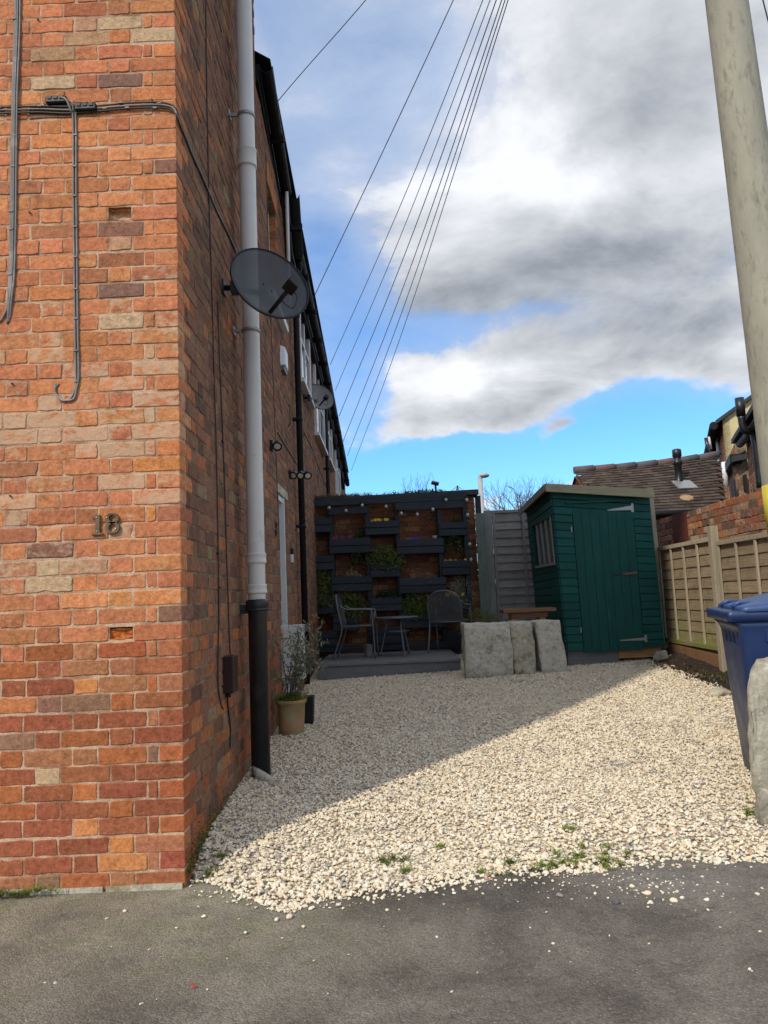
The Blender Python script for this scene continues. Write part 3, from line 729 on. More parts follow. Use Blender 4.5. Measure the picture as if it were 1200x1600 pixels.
for r_ in range(-1, rows):
    z0 = r_ * CP; zc0 = z0 + CP / 2
    # the corner brick's other face belongs to the front brick: start after it
    start = (HL if (r_ + 1000) % 2 == 0 else SL) + JT
    L = 19.2 if zc0 < 6.2 else YB - 3.65
    seq = [SL, HL] if (r_ + 1000) % 2 == 0 else [HL, SL]
    u = start; k = 0
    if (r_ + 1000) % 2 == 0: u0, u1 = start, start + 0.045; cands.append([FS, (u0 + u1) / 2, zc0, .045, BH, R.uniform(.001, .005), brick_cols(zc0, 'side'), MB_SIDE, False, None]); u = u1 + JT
    while u < L:
        w = seq[k % 2] + R.uniform(-.004, .004); k += 1
        uc = u + w / 2; u += w + JT
        Yc = 3.65 + uc; zc = zc0 + .003 * sin(uc * 2 + r_ * 1.7)
        if Yc > YB and zc > gut_z(Yc) - .12: continue
        cut = False
        for o in OPEN:
            if o[2] - .02 < zc < o[3] + .02:
                a_, b_ = uc - w / 2, uc + w / 2; oa, ob_ = o[0] - 3.65, o[1] - 3.65
                if a_ < ob_ and b_ > oa:
                    if a_ < oa: b_ = oa - .001
                    elif b_ > ob_: a_ = ob_ + .001
                    else: cut = True; break
                    uc, w = (a_ + b_) / 2, b_ - a_
                    if w < .02: cut = True; break
        if cut: continue
        pr_ = R.uniform(.0008, .006)
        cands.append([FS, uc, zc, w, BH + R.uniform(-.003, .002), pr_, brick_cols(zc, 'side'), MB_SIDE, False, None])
def px_area(c):
    p = c[0](c[1], c[2], 0); x, y, z = proj(p)
    if z < .1 or x < -12 or x > 1210 or y < -10 or y > 1610: return 0
    a = proj(c[0](c[1] - c[3] / 2, c[2], 0)); b = proj(c[0](c[1] + c[3] / 2, c[2], 0)); return abs(a[0] - b[0]) * FPX * c[4] / z
order = sorted(range(len(cands)), key=lambda i: -px_area(cands[i]))
single = set(order[:296])
rest_f, rest_s = MB(), MB()
for i, (F_, uc, zc, w, hh, pr_, col, mt, cor, kind) in enumerate(cands):
    depth = 0.05 if not cor else 0.0
    vs_, fs_ = brick_shape(w, hh, .047 if cor else .045, pr_, .0014 if cor or kind in ('hole', 'deep') else .003)
    if kind in ('hole', 'deep'): vs_ = [(u, v - (.010 if d > -.04 and v > 0 else 0), d + (R.uniform(-.006, .010) if d > -.04 else 0)) for u, v, d in vs_]
    if cor:                                        # corner bricks turn onto the side wall as real blocks
        ret = HL if w > .2 else SL
        vv = []
        for (u, v, d) in vs_:
            uu = u
            vv.append((u + (.004 if u > 0 else 0) * 0, v, d if d > -.04 else -ret))
        # push the outer end slightly proud of the side face
        vs_ = [((u - .0035) if u < -w / 2 + .012 else u, v, d) for (u, v, d) in vv]
    W = [F_(uc + u, zc + v, d) for u, v, d in vs_]
    if i < nfront: fs_ = [tuple(reversed(f)) for f in fs_]
    if i in single:
        b = MB(); b.add(W, fs_, col, False)
        o = b.build('brick', mt, house, org=F_(uc, zc, 0))
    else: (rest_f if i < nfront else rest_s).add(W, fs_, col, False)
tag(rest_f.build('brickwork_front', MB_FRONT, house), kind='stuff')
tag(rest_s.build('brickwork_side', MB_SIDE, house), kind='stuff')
# plinth strip at the foot of the sunny wall
m = MB()
for k in range(9):
    u0 = k * .36
    m.add([FR(u0 + .006, -.02, -.02), FR(u0 + .35, -.02, -.02), FR(u0 + .35, .028 - R.uniform(0, .012), -.02), FR(u0 + .006, .03 - R.uniform(0, .012), -.02),
           FR(u0 + .006, -.02, .022), FR(u0 + .35, -.02, .022), FR(u0 + .35, .022, .016), FR(u0 + .006, .024, .016)], [(0, 1, 2, 3), (7, 6, 5, 4), (4, 5, 1, 0), (5, 6, 2, 1), (6, 7, 3, 2), (7, 4, 0, 3)])
m.build('plinth', M_STONEO, house)
# roof slopes (seen only from elsewhere)
m = MB()
m.add([(w_(YB) + .14, YB, 6.15), (w_(YE) + .14, YE, 5.0), (-5.5, YE, 8.0), (-5.5, YB, 9.1)], [(0, 1, 2, 3)])
m.add([(-5.5, YB, 9.1), (-5.5, YE, 8.0), (-9, YE, 5.0), (-9, YB, 6.1)], [(0, 1, 2, 3)])
m.build('roof', M_SLATE, house)
m = MB(); m.hexa([(CX + .12, 3.5, ZF), (CX + .12, YB + .05, ZF), (-9, YB + .05, ZF), (-9, 3.5, ZF), (CX + .12, 3.5, ZF + .1), (CX + .12, YB + .05, ZF + .1), (-9, YB + .05, ZF + .1), (-9, 3.5, ZF + .1)]); m.build('roof', M_SLATE, house)

# recessed window high on the side wall, with its reveal bricks
Y0, Y1, z0, z1 = OPEN[0]
b = MB()
for k in range(int((z1 - z0) / CP)):                                # far reveal, orange-red brick ends
    za = z0 + k * CP
    b2 = MB(); b2.box((w_(Y1) - .105, Y1 - .004, za + .004), (w_(Y1) - .002, Y1 + .05, za + .074), (*[(.40, .13, .055), (.32, .11, .05), (.45, .17, .07)][k % 3], .3), jit=.0015)
    b2.build('reveal_brick', MB_SIDE, house)
wn = MB(); wn.box((w_(Y0) - .10, Y0 + .02, z0 + .02), (w_(Y0) - .085, Y1 - .02, z1)); wn = wn.build('window', M_GLASS, house)
fr_ = MB()
for (a, b_) in ((Y0 + .0, Y0 + .05), (Y1 - .05, Y1)): fr_.box((w_(Y0) - .108, a, z0), (w_(Y0) - .07, b_, z1))
fr_.box((w_(Y0) - .108, Y0, z1 - .06), (w_(Y0) - .072, Y1, z1)); fr_.box((w_(Y0) - .108, Y0, (z0 + z1) / 2), (w_(Y0) - .074, Y1, (z0 + z1) / 2 + .04)); fr_.build('frame', M_WHITE, wn)
a = MB()                                           # flat arch of upright bricks over it
for k in range(9):
    yy = Y0 - .06 + k * .078; a2 = MB(); a2.box((w_(yy) - .02, yy, z1 + .003), (w_(yy) + .012, yy + .068, z1 + .215), (.42, .16, .07, .3), jit=.002); a2.build('arch_brick', MB_SIDE, house)
sl = MB(); sl.box((w_(7) - .06, Y0 - .06, z0 - .075), (w_(7) + .055, Y1 + .40, z0 - .005)); sl.build('sill', M_WHITE, house, .004)

# back door near the yard: dark leaf, white far jamb
Y0, Y1, z0, z1 = OPEN[1]
d = MB(); d.box((w_(Y0) - .105, Y0, z0), (w_(Y0) - .075, Y1, z1)); dr = d.build('door', M_BLKPL, house)
j = MB(); j.box((w_(Y1) - .10, Y1 - .045, z0), (w_(Y1) + .012, Y1 - .002, z1)); j.box((w_(Y1) - .07, Y0 + .04, z1 - .05), (w_(Y1) - .0, Y1 - .045, z1 - .002)); j.build('frame', M_WHITE, dr)
j = MB(); j.box((w_(Y1) - .02, Y0 - .1, z1 + .005), (w_(Y1) + .02, Y1 + .22, z1 + .09)); j.build('lintel', M_STONE, house, .004)
j = MB(); j.box((w_(9.2) - .05, 9.13, 1.35), (w_(9.2) + .05, 9.19, 2.75)); j.build('door_jamb', M_WHITE, house)

# white framed upper windows farther along, standing a little proud
for (ya, yb, za, zb) in ((9.6, 10.9, 4.10, 5.28), (11.9, 13.6, 3.90, 5.15), (14.6, 15.9, 4.0, 5.1), (17.4, 18.9, 3.7, 4.9)):
    wn = MB(); wn.box((w_(ya) - .05, ya + .05, za + .05), (w_(ya) + .018, yb - .05, zb - .05)); wn = wn.build('window', M_GLASS, house)
    f_ = MB(); X0 = w_(ya) - .03; X1 = w_(ya) + .045
    f_.box((X0, ya, za), (X1, ya + .09, zb)); f_.box((X0, yb - .09, za), (X1, yb, zb)); f_.box((X0, ya + .09, zb - .10), (X1 - .003, yb - .09, zb)); f_.box((X0, (ya + yb) / 2 - .03, za), (X1 - .012, (ya + yb) / 2 + .03, zb - .1))
    f_.box((X0, ya + .09, (za + zb) / 2), (X1 - .015, yb - .09, (za + zb) / 2 + .05)); f_.build('frame', M_WHITE, wn, .003)
    s_ = MB(); s_.box((X0, ya - .08, za - .055), (X1 + .04, yb + .08, za - .002)); s_.build('sill', M_WHITE, wn, .004)

# ================================================================== gutters, pipes, fittings
def rail_gutter(name, P0, label):
    t = thing(name, P0[0], label, 'gutter', 'gutters along the eaves')
    m = MB(); P0 = [Vector(p) for p in P0]; rg = .06
    prof = [(cos(a) * rg, sin(a) * rg) for a in [pi + k * pi / 6 for k in range(7)]]
    vs = []
    for p in P0: vs += [p + Vector((x, 0, z)) for x, z in prof] + [p + Vector((x * .88, 0, z * .88)) for x, z in reversed(prof)]
    n = 14; m.add(vs, [(i * n + k, i * n + (k + 1) % n, (i + 1) * n + (k + 1) % n, (i + 1) * n + k) for i in range(len(P0) - 1) for k in range(n)] + [tuple(range(n)), tuple((len(P0) - 1) * n + k for k in reversed(range(n)))])
    m.build('gutter_trough', M_GUTT, t)
    m = MB()
    for a, b in zip(P0, P0[1:]):
        L = (b - a).length; k = max(1, int(L / .95))
        for q in range(k):
            p = a.lerp(b, (q + .5) / k); m2 = MB(); m2.box((p.x - .072, p.y - .02, p.z - .07), (p.x + .068, p.y + .02, p.z + .006)); m2.build('bracket', M_GUTT, t)
    m = MB()
    for a, b in zip(P0, P0[1:]): m.hexa([(a.x - .075, a.y, a.z - .14), (b.x - .075, b.y, b.z - .14), (w_(b.y) - .03, b.y, b.z - .14), (w_(a.y) - .03, a.y, a.z - .14), (a.x - .063, a.y, a.z + .03), (b.x - .063, b.y, b.z + .03), (w_(b.y) - .03, b.y, b.z + .03), (w_(a.y) - .03, a.y, a.z + .03)])
    m.build('fascia', M_GUTT, t)
    return t
def on_off(px, py, off): return onwall(px, py, off)
g1 = [at(419, 108, 6.47), at(445, 262, 8.0 * .97), at(451, 296, 8.22)]
rail_gutter('gutter', [at(416, 104, 6.47), at(447, 300, 8.10)], 'black gutter on the nearer eaves, just behind the grey pipe')
far = [at(448, 305, 8.2), on_off(466, 397, .15), on_off(515, 610, .15), on_off(530, 683, .15), on_off(543, 757, .15)]
FARG = [Vector((w_(p.y) + .15, p.y, p.z)) for p in far]
print('far gutter', [tuple(round(c, 2) for c in p) for p in FARG])
rail_gutter('gutter', FARG, 'long black gutter on the farther eaves running back to the pallet wall')

# grey soil pipe on a black iron foot
PX, PY, PR = -0.868, 5.15, 0.058
t = thing('soil_pipe', (PX, PY, .15), 'fat pale grey plastic soil pipe standing on a black iron foot beside the house corner', 'drainpipe')
zc = at(402, 937, PY).z
m = MB(); m.lathe((PX, PY, 0), [(PR, zc), (PR, 8.9), (PR * .9, 8.9), (0, 8.9)], 28); m.build('upper_pipe', M_PIPEG, t)
for (pa, pb) in ((880, 865), (927, 914), (262, 235)):
    za, zb = at(402 if pa > 500 else 384, pa, PY).z, at(402 if pa > 500 else 384, pb, PY).z
    m = MB(); r2 = PR + .008; m.lathe((PX, PY, 0), [(PR, za - .004), (r2 + .003, za), (r2 + .003, za + .012), (r2, za + .016), (r2, zb - .014), (r2 + .002, zb - .01), (r2 + .002, zb), (PR, zb + .004)], 28); m.build('coupling', M_PIPEG, t)
for py in (182, 518, -160):
    zz_ = at(384, py, PY).z
    m = MB(); m.lathe((PX, PY, 0), [(PR + .001, zz_ - .012), (PR + .005, zz_ - .012), (PR + .005, zz_ + .012), (PR + .001, zz_ + .012)], 28); m.box((w_(PY) - .01, PY - .03, zz_ - .011), (PX - PR, PY - .012, zz_ + .011)); m.box((w_(PY) - .005, PY - .07, zz_ - .03), (w_(PY) + .012, PY - .005, zz_ + .02)); m.build('pipe_clip', M_HINGE, t)
m = MB(); m.lathe((PX, PY, 0), [(0, .10), (PR + .004, .10), (PR + .004, zc - .085), (PR + .016, zc - .07), (PR + .018, zc - .015), (PR + .012, zc), (PR, zc + .002)], 28)
m.lathe((PX, PY, 0), [(PR + .006, zc - .075), (PR + .026, zc - .072), (PR + .026, zc - .058), (PR + .006, zc - .055)], 28)
m.box((w_(PY) - .01, PY - .02, zc - .09), (PX, PY + .02, zc - .03)); m.build('iron_foot', M_IRON, t)
m = MB(); m.tube([(PX - .03, PY - .02, .22), (PX, PY - .06, .17), (PX + .10, PY - .16, .155)], [.03, .035, .02], 10); m.build('mortar_haunch', M_STONE, t)

def thin_pipe(label, px, py, off, r, ztop, zbot, swan=None):
    p = onwall(px, py, off); t = thing('downpipe', (p.x, p.y, zbot), label, 'drainpipe', 'slim black downpipes')
    m = MB(); pts = [(p.x, p.y, zbot), (p.x, p.y, ztop)]
    if swan: pts = [(p.x, p.y, zbot), (p.x, p.y, ztop - .28), (p.x + .01, p.y, ztop - .2), (swan.x, swan.y, swan.z - .1), swan]
    m.tube(pts, r, 12); m.build('pipe', M_GUTT, t)
    k = zbot + .5
    while k < ztop - .4:
        c = MB(); c.lathe((p.x, p.y, k), [(r + .001, 0), (r + .007, 0), (r + .007, .045), (r + .001, .045)], 12); c.box((w_(p.y) - .004, p.y - .045, k + .01), (p.x, p.y + .045, k + .035)); c.build('pipe_clip', M_GUTT, t); k += 1.25
    return p
bp = thin_pipe('slim black downpipe before the pallet wall, carrying two small floodlights', 470, 745, .075, .036, FARG[1].z - .02, .35, swan=Vector((FARG[1].x, FARG[1].y + .1, FARG[1].z)))
thin_pipe('slim black downpipe rising above the left end of the pallet wall', 512, 740, .075, .036, FARG[2].z - .05, .6)
m = MB(); a_ = onwall(452, 300, .12); m.tube([(a_.x - .03, a_.y, a_.z), (a_.x - .03, a_.y, a_.z - 1.35)], .019, 8)
tag(m.build('overflow_pipe', M_PIPEG), 'thin grey pipe dropping from the gutter joint behind the big dish', 'drainpipe')

# ---- satellite dishes
def dish(c, axis_u, nrm, ru, rv, wallpt, mat, label, head, armbase):
    t = thing('satellite_dish', wallpt, label, 'satellite dish', 'satellite dishes on the terrace')
    n = nrm.normalized(); u = (axis_u - n * axis_u.dot(n)).normalized(); v = n.cross(u)
    m = MB(); NR, NS = 8, 48; vs = [c - n * .045]; 
    for i in range(1, NR + 1):
        q = i / NR
        for k in range(NS):
            a = 2 * pi * k / NS; vs.append(c + u * ru * q * cos(a) + v * rv * q * sin(a) - n * .045 * (1 - q * q))
    base = 1 + (NR - 1) * NS
    for k in range(NS):
        a = 2 * pi * k / NS; vs.append(c + u * ru * 1.02 * cos(a) + v * rv * 1.02 * sin(a) - n * .010)
    fs = [(0, 1 + k, 1 + (k + 1) % NS) for k in range(NS)]
    fs += [(1 + (i - 1) * NS + k, 1 + i * NS + k, 1 + i * NS + (k + 1) % NS, 1 + (i - 1) * NS + (k + 1) % NS) for i in range(1, NR + 1) for k in range(NS)]
    m.add(vs, fs, None, True); m.build('reflector', mat, t)
    m = MB(); rim = [c + u * ru * 1.01 * cos(2 * pi * k / 48) + v * rv * 1.01 * sin(2 * pi * k / 48) for k in range(49)]; m.tube(rim, .0045, 6, False); m.build('rim', M_BLKPL, t)
    k_ = (ru / .25)
    m = MB(); m.tube([armbase, armbase.lerp(head, .5), head], .0135 * k_, 8); m.build('arm', M_BLKPL, t)
    dr_ = (head - armbase).normalized(); hd = head + dr_ * .035 * k_
    m = MB(); q = Vector((0, 0, 1)).rotation_difference(dr_); rot = q.to_matrix()
    s2 = .036 * k_; m.box(hd - Vector((s2, s2 * .8, s2 * 1.15)), hd + Vector((s2, s2 * .8, s2 * 1.15)), rot=rot); m.lathe(hd, [(0, 0), (.022 * k_, 0), (.026 * k_, .05 * k_), (0, .05 * k_)], 14, axis=(c - hd).normalized()); hdo = m.build('receiver_head', M_BLKPL, t, .004)
    lp = MB(); lp.tube(smooth_path([hd + dr_ * -.03 * k_ + Vector((.01, 0, 0)), hd + Vector((.028, .0, -.07)) * k_, hd + Vector((.0, .0, -.135)) * k_, armbase.lerp(head, .55)], 5), .0030, 6); lp.build('loop_cable', M_BLKPL, t)
    m = MB(); bk = c - n * .11; m.box(wallpt - Vector((.008, .04, .045)), wallpt + Vector((.016, .04, .045)))
    m.tube([wallpt, wallpt + Vector((.09, .01, .0)), wallpt.lerp(bk, .6), bk], .019 * k_ ** .5, 8); m.box(wallpt + Vector((.055, -.03, -.04)), wallpt + Vector((.10, .035, .035))); m.ball(bk, .035, 10, 6); m.build('wall_bracket', M_IRON, t)
    m = MB()
    for (a, b_) in ((-.12, -.02), (.13, -.03), (-.02, -.5)):
        m.ball(c + u * ru * a + v * rv * b_ - n * .04, .005 * k_, 8, 4)
    m.build('bolts', M_IRON, t)
tc_ = at(422.5, 442, 4.62)
rgt, upv = right, up
rot_u = (rgt * cos(radians(-31)) + upv * sin(radians(-31)))
pn = (rgt * sin(radians(31)) + upv * cos(radians(31)))
nn = (CAM - tc_).normalized() * cos(radians(40)) + pn * sin(radians(40))
dish(tc_, rot_u, nn, .258, .245, onwall(345, 445) + Vector((0, .05, 0)), M_DISH, 'large dark grey satellite dish mounted across the grey pipe', at(451, 452, 4.36), at(422, 488, 4.52))
tc2 = at(499.5, 620, 11.2)
rot_u = (rgt * cos(radians(-30)) + upv * sin(radians(-30))); pn = (rgt * sin(radians(30)) + upv * cos(radians(30)))
nn = (CAM - tc2).normalized() * cos(radians(36)) + pn * sin(radians(36))
dish(tc2, rot_u, nn, .225, .205, onwall(474, 622), M_DISH2, 'smaller pale grey satellite dish farther along beneath the white windows', at(508, 623, 10.95), at(499, 634, 11.12))

# ---- cables
def strand(name, pts, r, mat, parent, off=0): m = MB(); m.tube(pts, r, 6); return m.build(name, mat, parent)
WF = 3.65
def fr(px, py, d=.012): p = at(px, py, WF); return Vector((p.x, WF - d, p.z))
def clips(parent, pts, name='clip', s=.006):
    for (px, py) in pts:
        m = MB(); p = fr(px, py, .012); m.box((p.x - s * 1.7, p.y - .006, p.z - s * .6), (p.x + s * 1.7, p.y + .016, p.z + s * .6)); m.build(name, M_CABLE, parent)
t = thing('cable_bundle', fr(20, 300), 'bundle of grey cables running straight down near the left edge of the brick wall', 'cable')
for k, (o1, o2) in enumerate(((0, 0), (4.2, 0), (8, 3), (2, 6))):
    pts = [fr(25.5 + o1, -60, .010 + o2 * .001), fr(24.5 + o1, 40, .010), fr(22 + o1 * .9, 150, .016), fr(19.5 + o1 * .95, 250, .011), fr(18 + o1, 350, .010), fr(16.5 + o1 * .9, 430, .010)]
    pts += [[fr(14, 480), fr(15, 504, .003)], [fr(17, 470), fr(5, 498, .008), fr(-6, 508, .004)], [fr(20, 470), fr(16, 500, .004)], [fr(16, 480), fr(12, 506, .004)]][k]
    strand('strand', smooth_path(pts), .0048, M_CABLE, t)
clips(t, [(24, 32), (25, 121), (23, 214), (22, 262), (19, 332), (19, 360), (17, 430)])
t = thing('cable_run', fr(140, 172), 'run of dark cables stretched level across the brick wall and round its corner', 'cable')
for k, dy in enumerate((0, 4.5, 9.5)):
    pts = [fr(-80, 171 + dy, .01), fr(0, 169.5 + dy, .01), fr(60, 168 + dy, .011), fr(105, 169 + dy * 1.1, .012), fr(150, 168 + dy * .9, .012), fr(200, 163.5 + dy * .9, .012), fr(245, 162 + dy * .9, .012), fr(266, 165 + dy * .8, .012)]
    e = fr(274, 170 + dy * .9, .014); pts.append(e); pts.append(Vector((CX + .014, WF - .008, fr(278, 179 + dy, 0).z)))
    sidep = [(283, 196), (291, 215), (300, 238), (318, 278), (338, 325), (356, 362), (370, 392)]
    for (sxp, syp) in sidep[1:] if k else sidep[1:]:
        q = onwall(sxp, syp + dy * .3, .010); pts.append(q)
    strand('strand', smooth_path(pts, 5), .0046, M_CABLED if k != 1 else M_CABLE, t)
clips(t, [(1, 170), (64, 168), (165, 172), (190, 163), (200, 171), (243, 171), (250, 164)])
for (xa, ya, xb, yb) in ((74, 155, 107, 165), (119, 166, 153, 176)):
    a, b = fr(xa, ya, .03), fr(xb, yb, .0)
    m = MB(); m.box((a.x, a.y, b.z), (b.x, WF - .004, a.z)); bx = m.build('junction_box', M_BLKPL, t, .007)
    m = MB()
    for q in range(3): x0 = a.x + (b.x - a.x) * (.12 + .28 * q); m.box((x0, a.y - .004, (a.z + b.z) / 2), (x0 + (b.x - a.x) * .18, a.y + .002, a.z - .004))
    m.build('ridge', M_BLKPL, bx)
t = thing('cable_drop', fr(118, 400), 'pair of grey cables hanging down the wall and ending in a curled hook', 'cable')
for k, o1 in enumerate((0, 4.4)):
    pts = [fr(101 + o1 * 3.5, 158 + o1, .03), fr(108 + o1 * 2.2, 163 + o1, .034), fr(113 + o1, 176, .02), fr(115.5 + o1, 190, .01), fr(115.8 + o1, 300, .009), fr(117 + o1, 400, .009), fr(118 + o1, 500, .009), fr(119.5 + o1, 585, .009), fr(119 + o1 * .4, 607, .010), fr(112 + o1, 622 + o1 * .4, .011), fr(101, 627 - o1 * .2, .012), fr(91 - o1 * .2, 620 - o1 * .5, .012), fr(86 + o1 * .3, 608, .010), fr(88 + o1, 600, .004)]
    strand('strand', smooth_path(pts, 6), .0050, M_CABLE, t)
clips(t, [(119, 213), (118, 262), (118, 308), (119, 356), (120, 403), (120, 453), (120, 499), (120, 549), (120, 597)], s=.0055)

def side_cable(label, pix, r=.0045, mat=None, off=.009, clipz=()):
    t = thing('wall_cable', onwall(*pix[len(pix) // 2]), label, 'cable', 'thin cables on the side wall')
    strand('strand', smooth_path([onwall(x, y, off) for x, y in pix], 4), r, mat or M_CABLED, t)
    for (x, y) in clipz:
        p = onwall(x, y, off); m = MB(); m.box((p.x - .012, p.y - .012, p.z - .006), (p.x + .006, p.y + .012, p.z + .006)); m.build('clip', M_BLKPL, t)
side_cable('left of two thin dark cables running down the side wall past the brown box', [(322, -40), (322, 40), (324, 180), (327, 320), (331, 450), (335, 600), (338, 700), (340, 800), (342, 950), (341, 1020), (341, 1070), (345, 1098), (349, 1108)], clipz=[(341, 865), (343, 918)])
side_cable('right of two thin dark cables, ending just below the brown box', [(340, 470), (343, 560), (347, 650), (351, 760), (354, 860), (357, 950), (359, 1010), (360, 1022)], clipz=[(348, 690)])
side_cable('thin dark cable climbing the wall right behind the grey pipe', [(415, 240), (417, 300), (424, 520), (428, 620), (431, 700), (434, 780), (437, 860)], .0035)
side_cable('thin dark cable slanting down from the lamp towards the black downpipe', [(434, 676), (440, 686), (452, 706), (465, 726)], .006)
side_cable('thin cable slanting down the far wall above the pallet wall', [(475, 676), (486, 697), (498, 730), (510, 760)], .006)
side_cable('thin pale cable going straight down the far wall left of the second downpipe', [(497, 726), (497, 762)], .006)
p = onwall(355, 1055, .0)
t = thing('brown_box', (p.x, p.y, p.z), 'small dark brown plastic box fixed low on the side wall', 'box')
zt, zb_ = onwall(350, 1025).z, onwall(350, 1083).z; ya = onwall(347, 1050).y
m = MB(); m.box((p.x - .01, ya, zb_), (p.x + .065, ya + .16, zt)); m.build('cover', M_BROWNPL, t, .005)
m = MB(); m.tube([(p.x + .02, ya + .08, zb_), (p.x + .02, ya + .08, zb_ - .03)], .014, 8); m.tube(smooth_path([onwall(355, 1086, .015), onwall(357, 1110, .010), onwall(360, 1140, .008), onwall(359, 1168, .006)]), .0055, 6); m.build('outlet', M_BLKPL, t)

# bronze numerals
def numeral(kind):
    px = 153 if kind == 1 else 177; c = fr(px, 820 if kind == 1 else 818, .0)
    k = WF / FPX; m = MB()
    def ext(poly, d=.011):
        n = len(poly); vs = [(c.x + x * k, WF - .006 - d, c.z - y * k) for x, y in poly] + [(c.x + x * k, WF - .006, c.z - y * k) for x, y in poly]
        m.add(vs, [tuple(range(n)), tuple(reversed(range(n, 2 * n)))] + [(i, i + n, (i + 1) % n + n, (i + 1) % n) for i in range(n)])
    if kind == 1:
        ext([(-2.2, -15), (4.5, -15.5), (4.5, 13), (10, 14), (10, 16), (-9, 16), (-9, 14), (-2.2, 13)]); ext([(-9, -12), (-2.2, -13.2), (-2.2, -9), (-7, -10)])
        sc_ = [(0, -11), (0.5, 11)]
    else:
        def ring(cx, cy, rx, ry, th0, th1, N=26):
            for q in range(N):
                a, b = 2 * pi * q / N, 2 * pi * (q + 1) / N
                def pt(a, o):
                    w_th = th0 + (th1 - th0) * abs(cos(a)); return (cx + (rx + (o - .5) * w_th) * cos(a), cy + (ry + (o - .5) * w_th) * sin(a))
                ext([pt(a, 0), pt(a, 1), pt(b, 1), pt(b, 0)])
        ring(0, -8, 7.6, 7, 2.4, 5.2); ring(0, 6.8, 8.6, 7.8, 2.4, 5.4); sc_ = [(-7.8, -9), (6, 9)]
    t = thing('house_numeral', (c.x, WF, c.z), 'tarnished bronze numeral ' + ('1' if kind == 1 else '8') + ' screwed to the brick wall, ' + ('left' if kind == 1 else 'right') + ' of the pair', 'numeral', 'house number')
    m.build('digit', M_BRASS, t)
    for (x, y) in sc_:
        s_ = MB(); s_.ball((c.x + x * k, WF - .018, c.z - y * k), .0042, 8, 4); s_.build('screw', M_SCREW, t)
numeral(1); numeral(8)
# nails and stubs in the sunny wall
for (px, py, lab) in ((60, 32, 'rusty nail stub right of the cable bundle near the top of the wall'), (47, 333, 'rusty nail stub between the cable bundle and the hooked cable pair'), (238, 158, 'rusty nail stub just above the level cable run near the corner'), (20, 600, 'rusty nail stub below the end of the cable bundle'), (17, 775, 'rusty nail stub low at the left, level with the bronze numerals')):
    p = fr(px, py, .0); m = MB(); m.tube([(p.x, WF + .01, p.z), (p.x + .002, WF - .016, p.z - .001)], .0045, 6)
    tag(m.build('nail', M_IRON), lab, 'nail', 'nail stubs in the sunny wall')

# alarm box, lamps, intercom on the side wall
a, b = onwall(437, 550), onwall(446, 582)
t = thing('alarm_box', a, 'white alarm box high on the side wall', 'alarm')
m = MB(); zt, zb_ = onwall(441, 549).z, onwall(441, 581).z; y0, y1 = a.y + .0, a.y + .28
m.hexa([(w_(y0) - .01, y0, zb_ + .02), (w_(y1) - .01, y1, zb_ + .02), (w_(y1) + .055, y1 - .03, zb_ + .03), (w_(y0) + .055, y0 + .03, zb_ + .03), (w_(y0) - .01, y0, zt), (w_(y1) - .01, y1, zt), (w_(y1) + .055, y1 - .03, zt - .02), (w_(y0) + .055, y0 + .03, zt - .02)]); m.build('cover', M_WHITEP, t, .008)
m = MB(); m.box((w_(y0) - .004, y0 + .03, zb_ - .02), (w_(y0) + .04, y1 - .03, zb_ + .02)); m.build('lens', M_CHAIR, t)
def flood(px, py, off, label, n=1, flip=1):
    p = onwall(px, py, off); t = thing('floodlight', p, label, 'lamp', 'small floodlights')
    m = MB(); m.box((w_(p.y) - .004, p.y - .04, p.z - .04), (w_(p.y) + .03, p.y + .04, p.z + .05)); m.tube([(w_(p.y) + .02, p.y, p.z), p], .012, 8); m.build('mount', M_BLKPL, t)
    for q in range(n):
        c = p + Vector((.075 * (q - (n - 1) / 2), -.02, -.005 * q)); ax = Vector((.25 * (q - (n - 1) / 2), -.75, -.55)).normalized()
        m = MB(); m.lathe(c - ax * .05, [(0, 0), (.03, 0), (.045, .055), (.045, .07), (.036, .072)], 14, axis=ax); hd = m.build('lamp_head', M_BLKPL, t)
        m = MB(); m.lathe(c + ax * .018, [(.030, 0), (.0, .004)], 14, axis=ax); m.build('lens', M_PIPEG, hd)
flood(434, 697, .07, 'small black floodlight on the side wall above the white door jamb')
flood(470, 742, .13, 'pair of black floodlights clamped to the downpipe beside the pallet wall', 3)
p = onwall(454, 866, 0); t = thing('door_intercom', p, 'black and white intercom on the brick pier between the two white jambs', 'intercom')
m = MB(); m.box((w_(p.y) - .004, p.y - .04, p.z + .0), (w_(p.y) + .03, p.y + .04, p.z + .06)); m.build('camera_part', M_BLKPL, t); m = MB(); m.box((w_(p.y) - .004, p.y - .038, p.z - .09), (w_(p.y) + .026, p.y + .038, p.z - .003)); m.build('button_part', M_WHITEP, t)
p = onwall(430, 826, 0); t = thing('door_numeral', p, 'small dark metal door numeral 8 on the side wall, left of the white jamb', 'numeral')
m = MB()
for q in range(2):
    cz = p.z + (.035 if q else -.035); m.tube([Vector((w_(p.y) + .008, p.y + .035 * cos(2 * pi * k / 14), cz + .032 * sin(2 * pi * k / 14))) for k in range(15)], .007, 6, False)
m.build('digit', M_IRON, t)
# bracket hook
p = onwall(449, 648, 0); m = MB(); m.tube([(w_(p.y) - .005, p.y, p.z + .12), (w_(p.y) + .03, p.y, p.z + .10), (w_(p.y) + .03, p.y, p.z - .10), (w_(p.y) - .005, p.y, p.z - .14)], .007, 6)
tag(m.build('wall_hook', M_IRON), 'thin black metal hook on the wall left of the slim downpipe', 'hook')

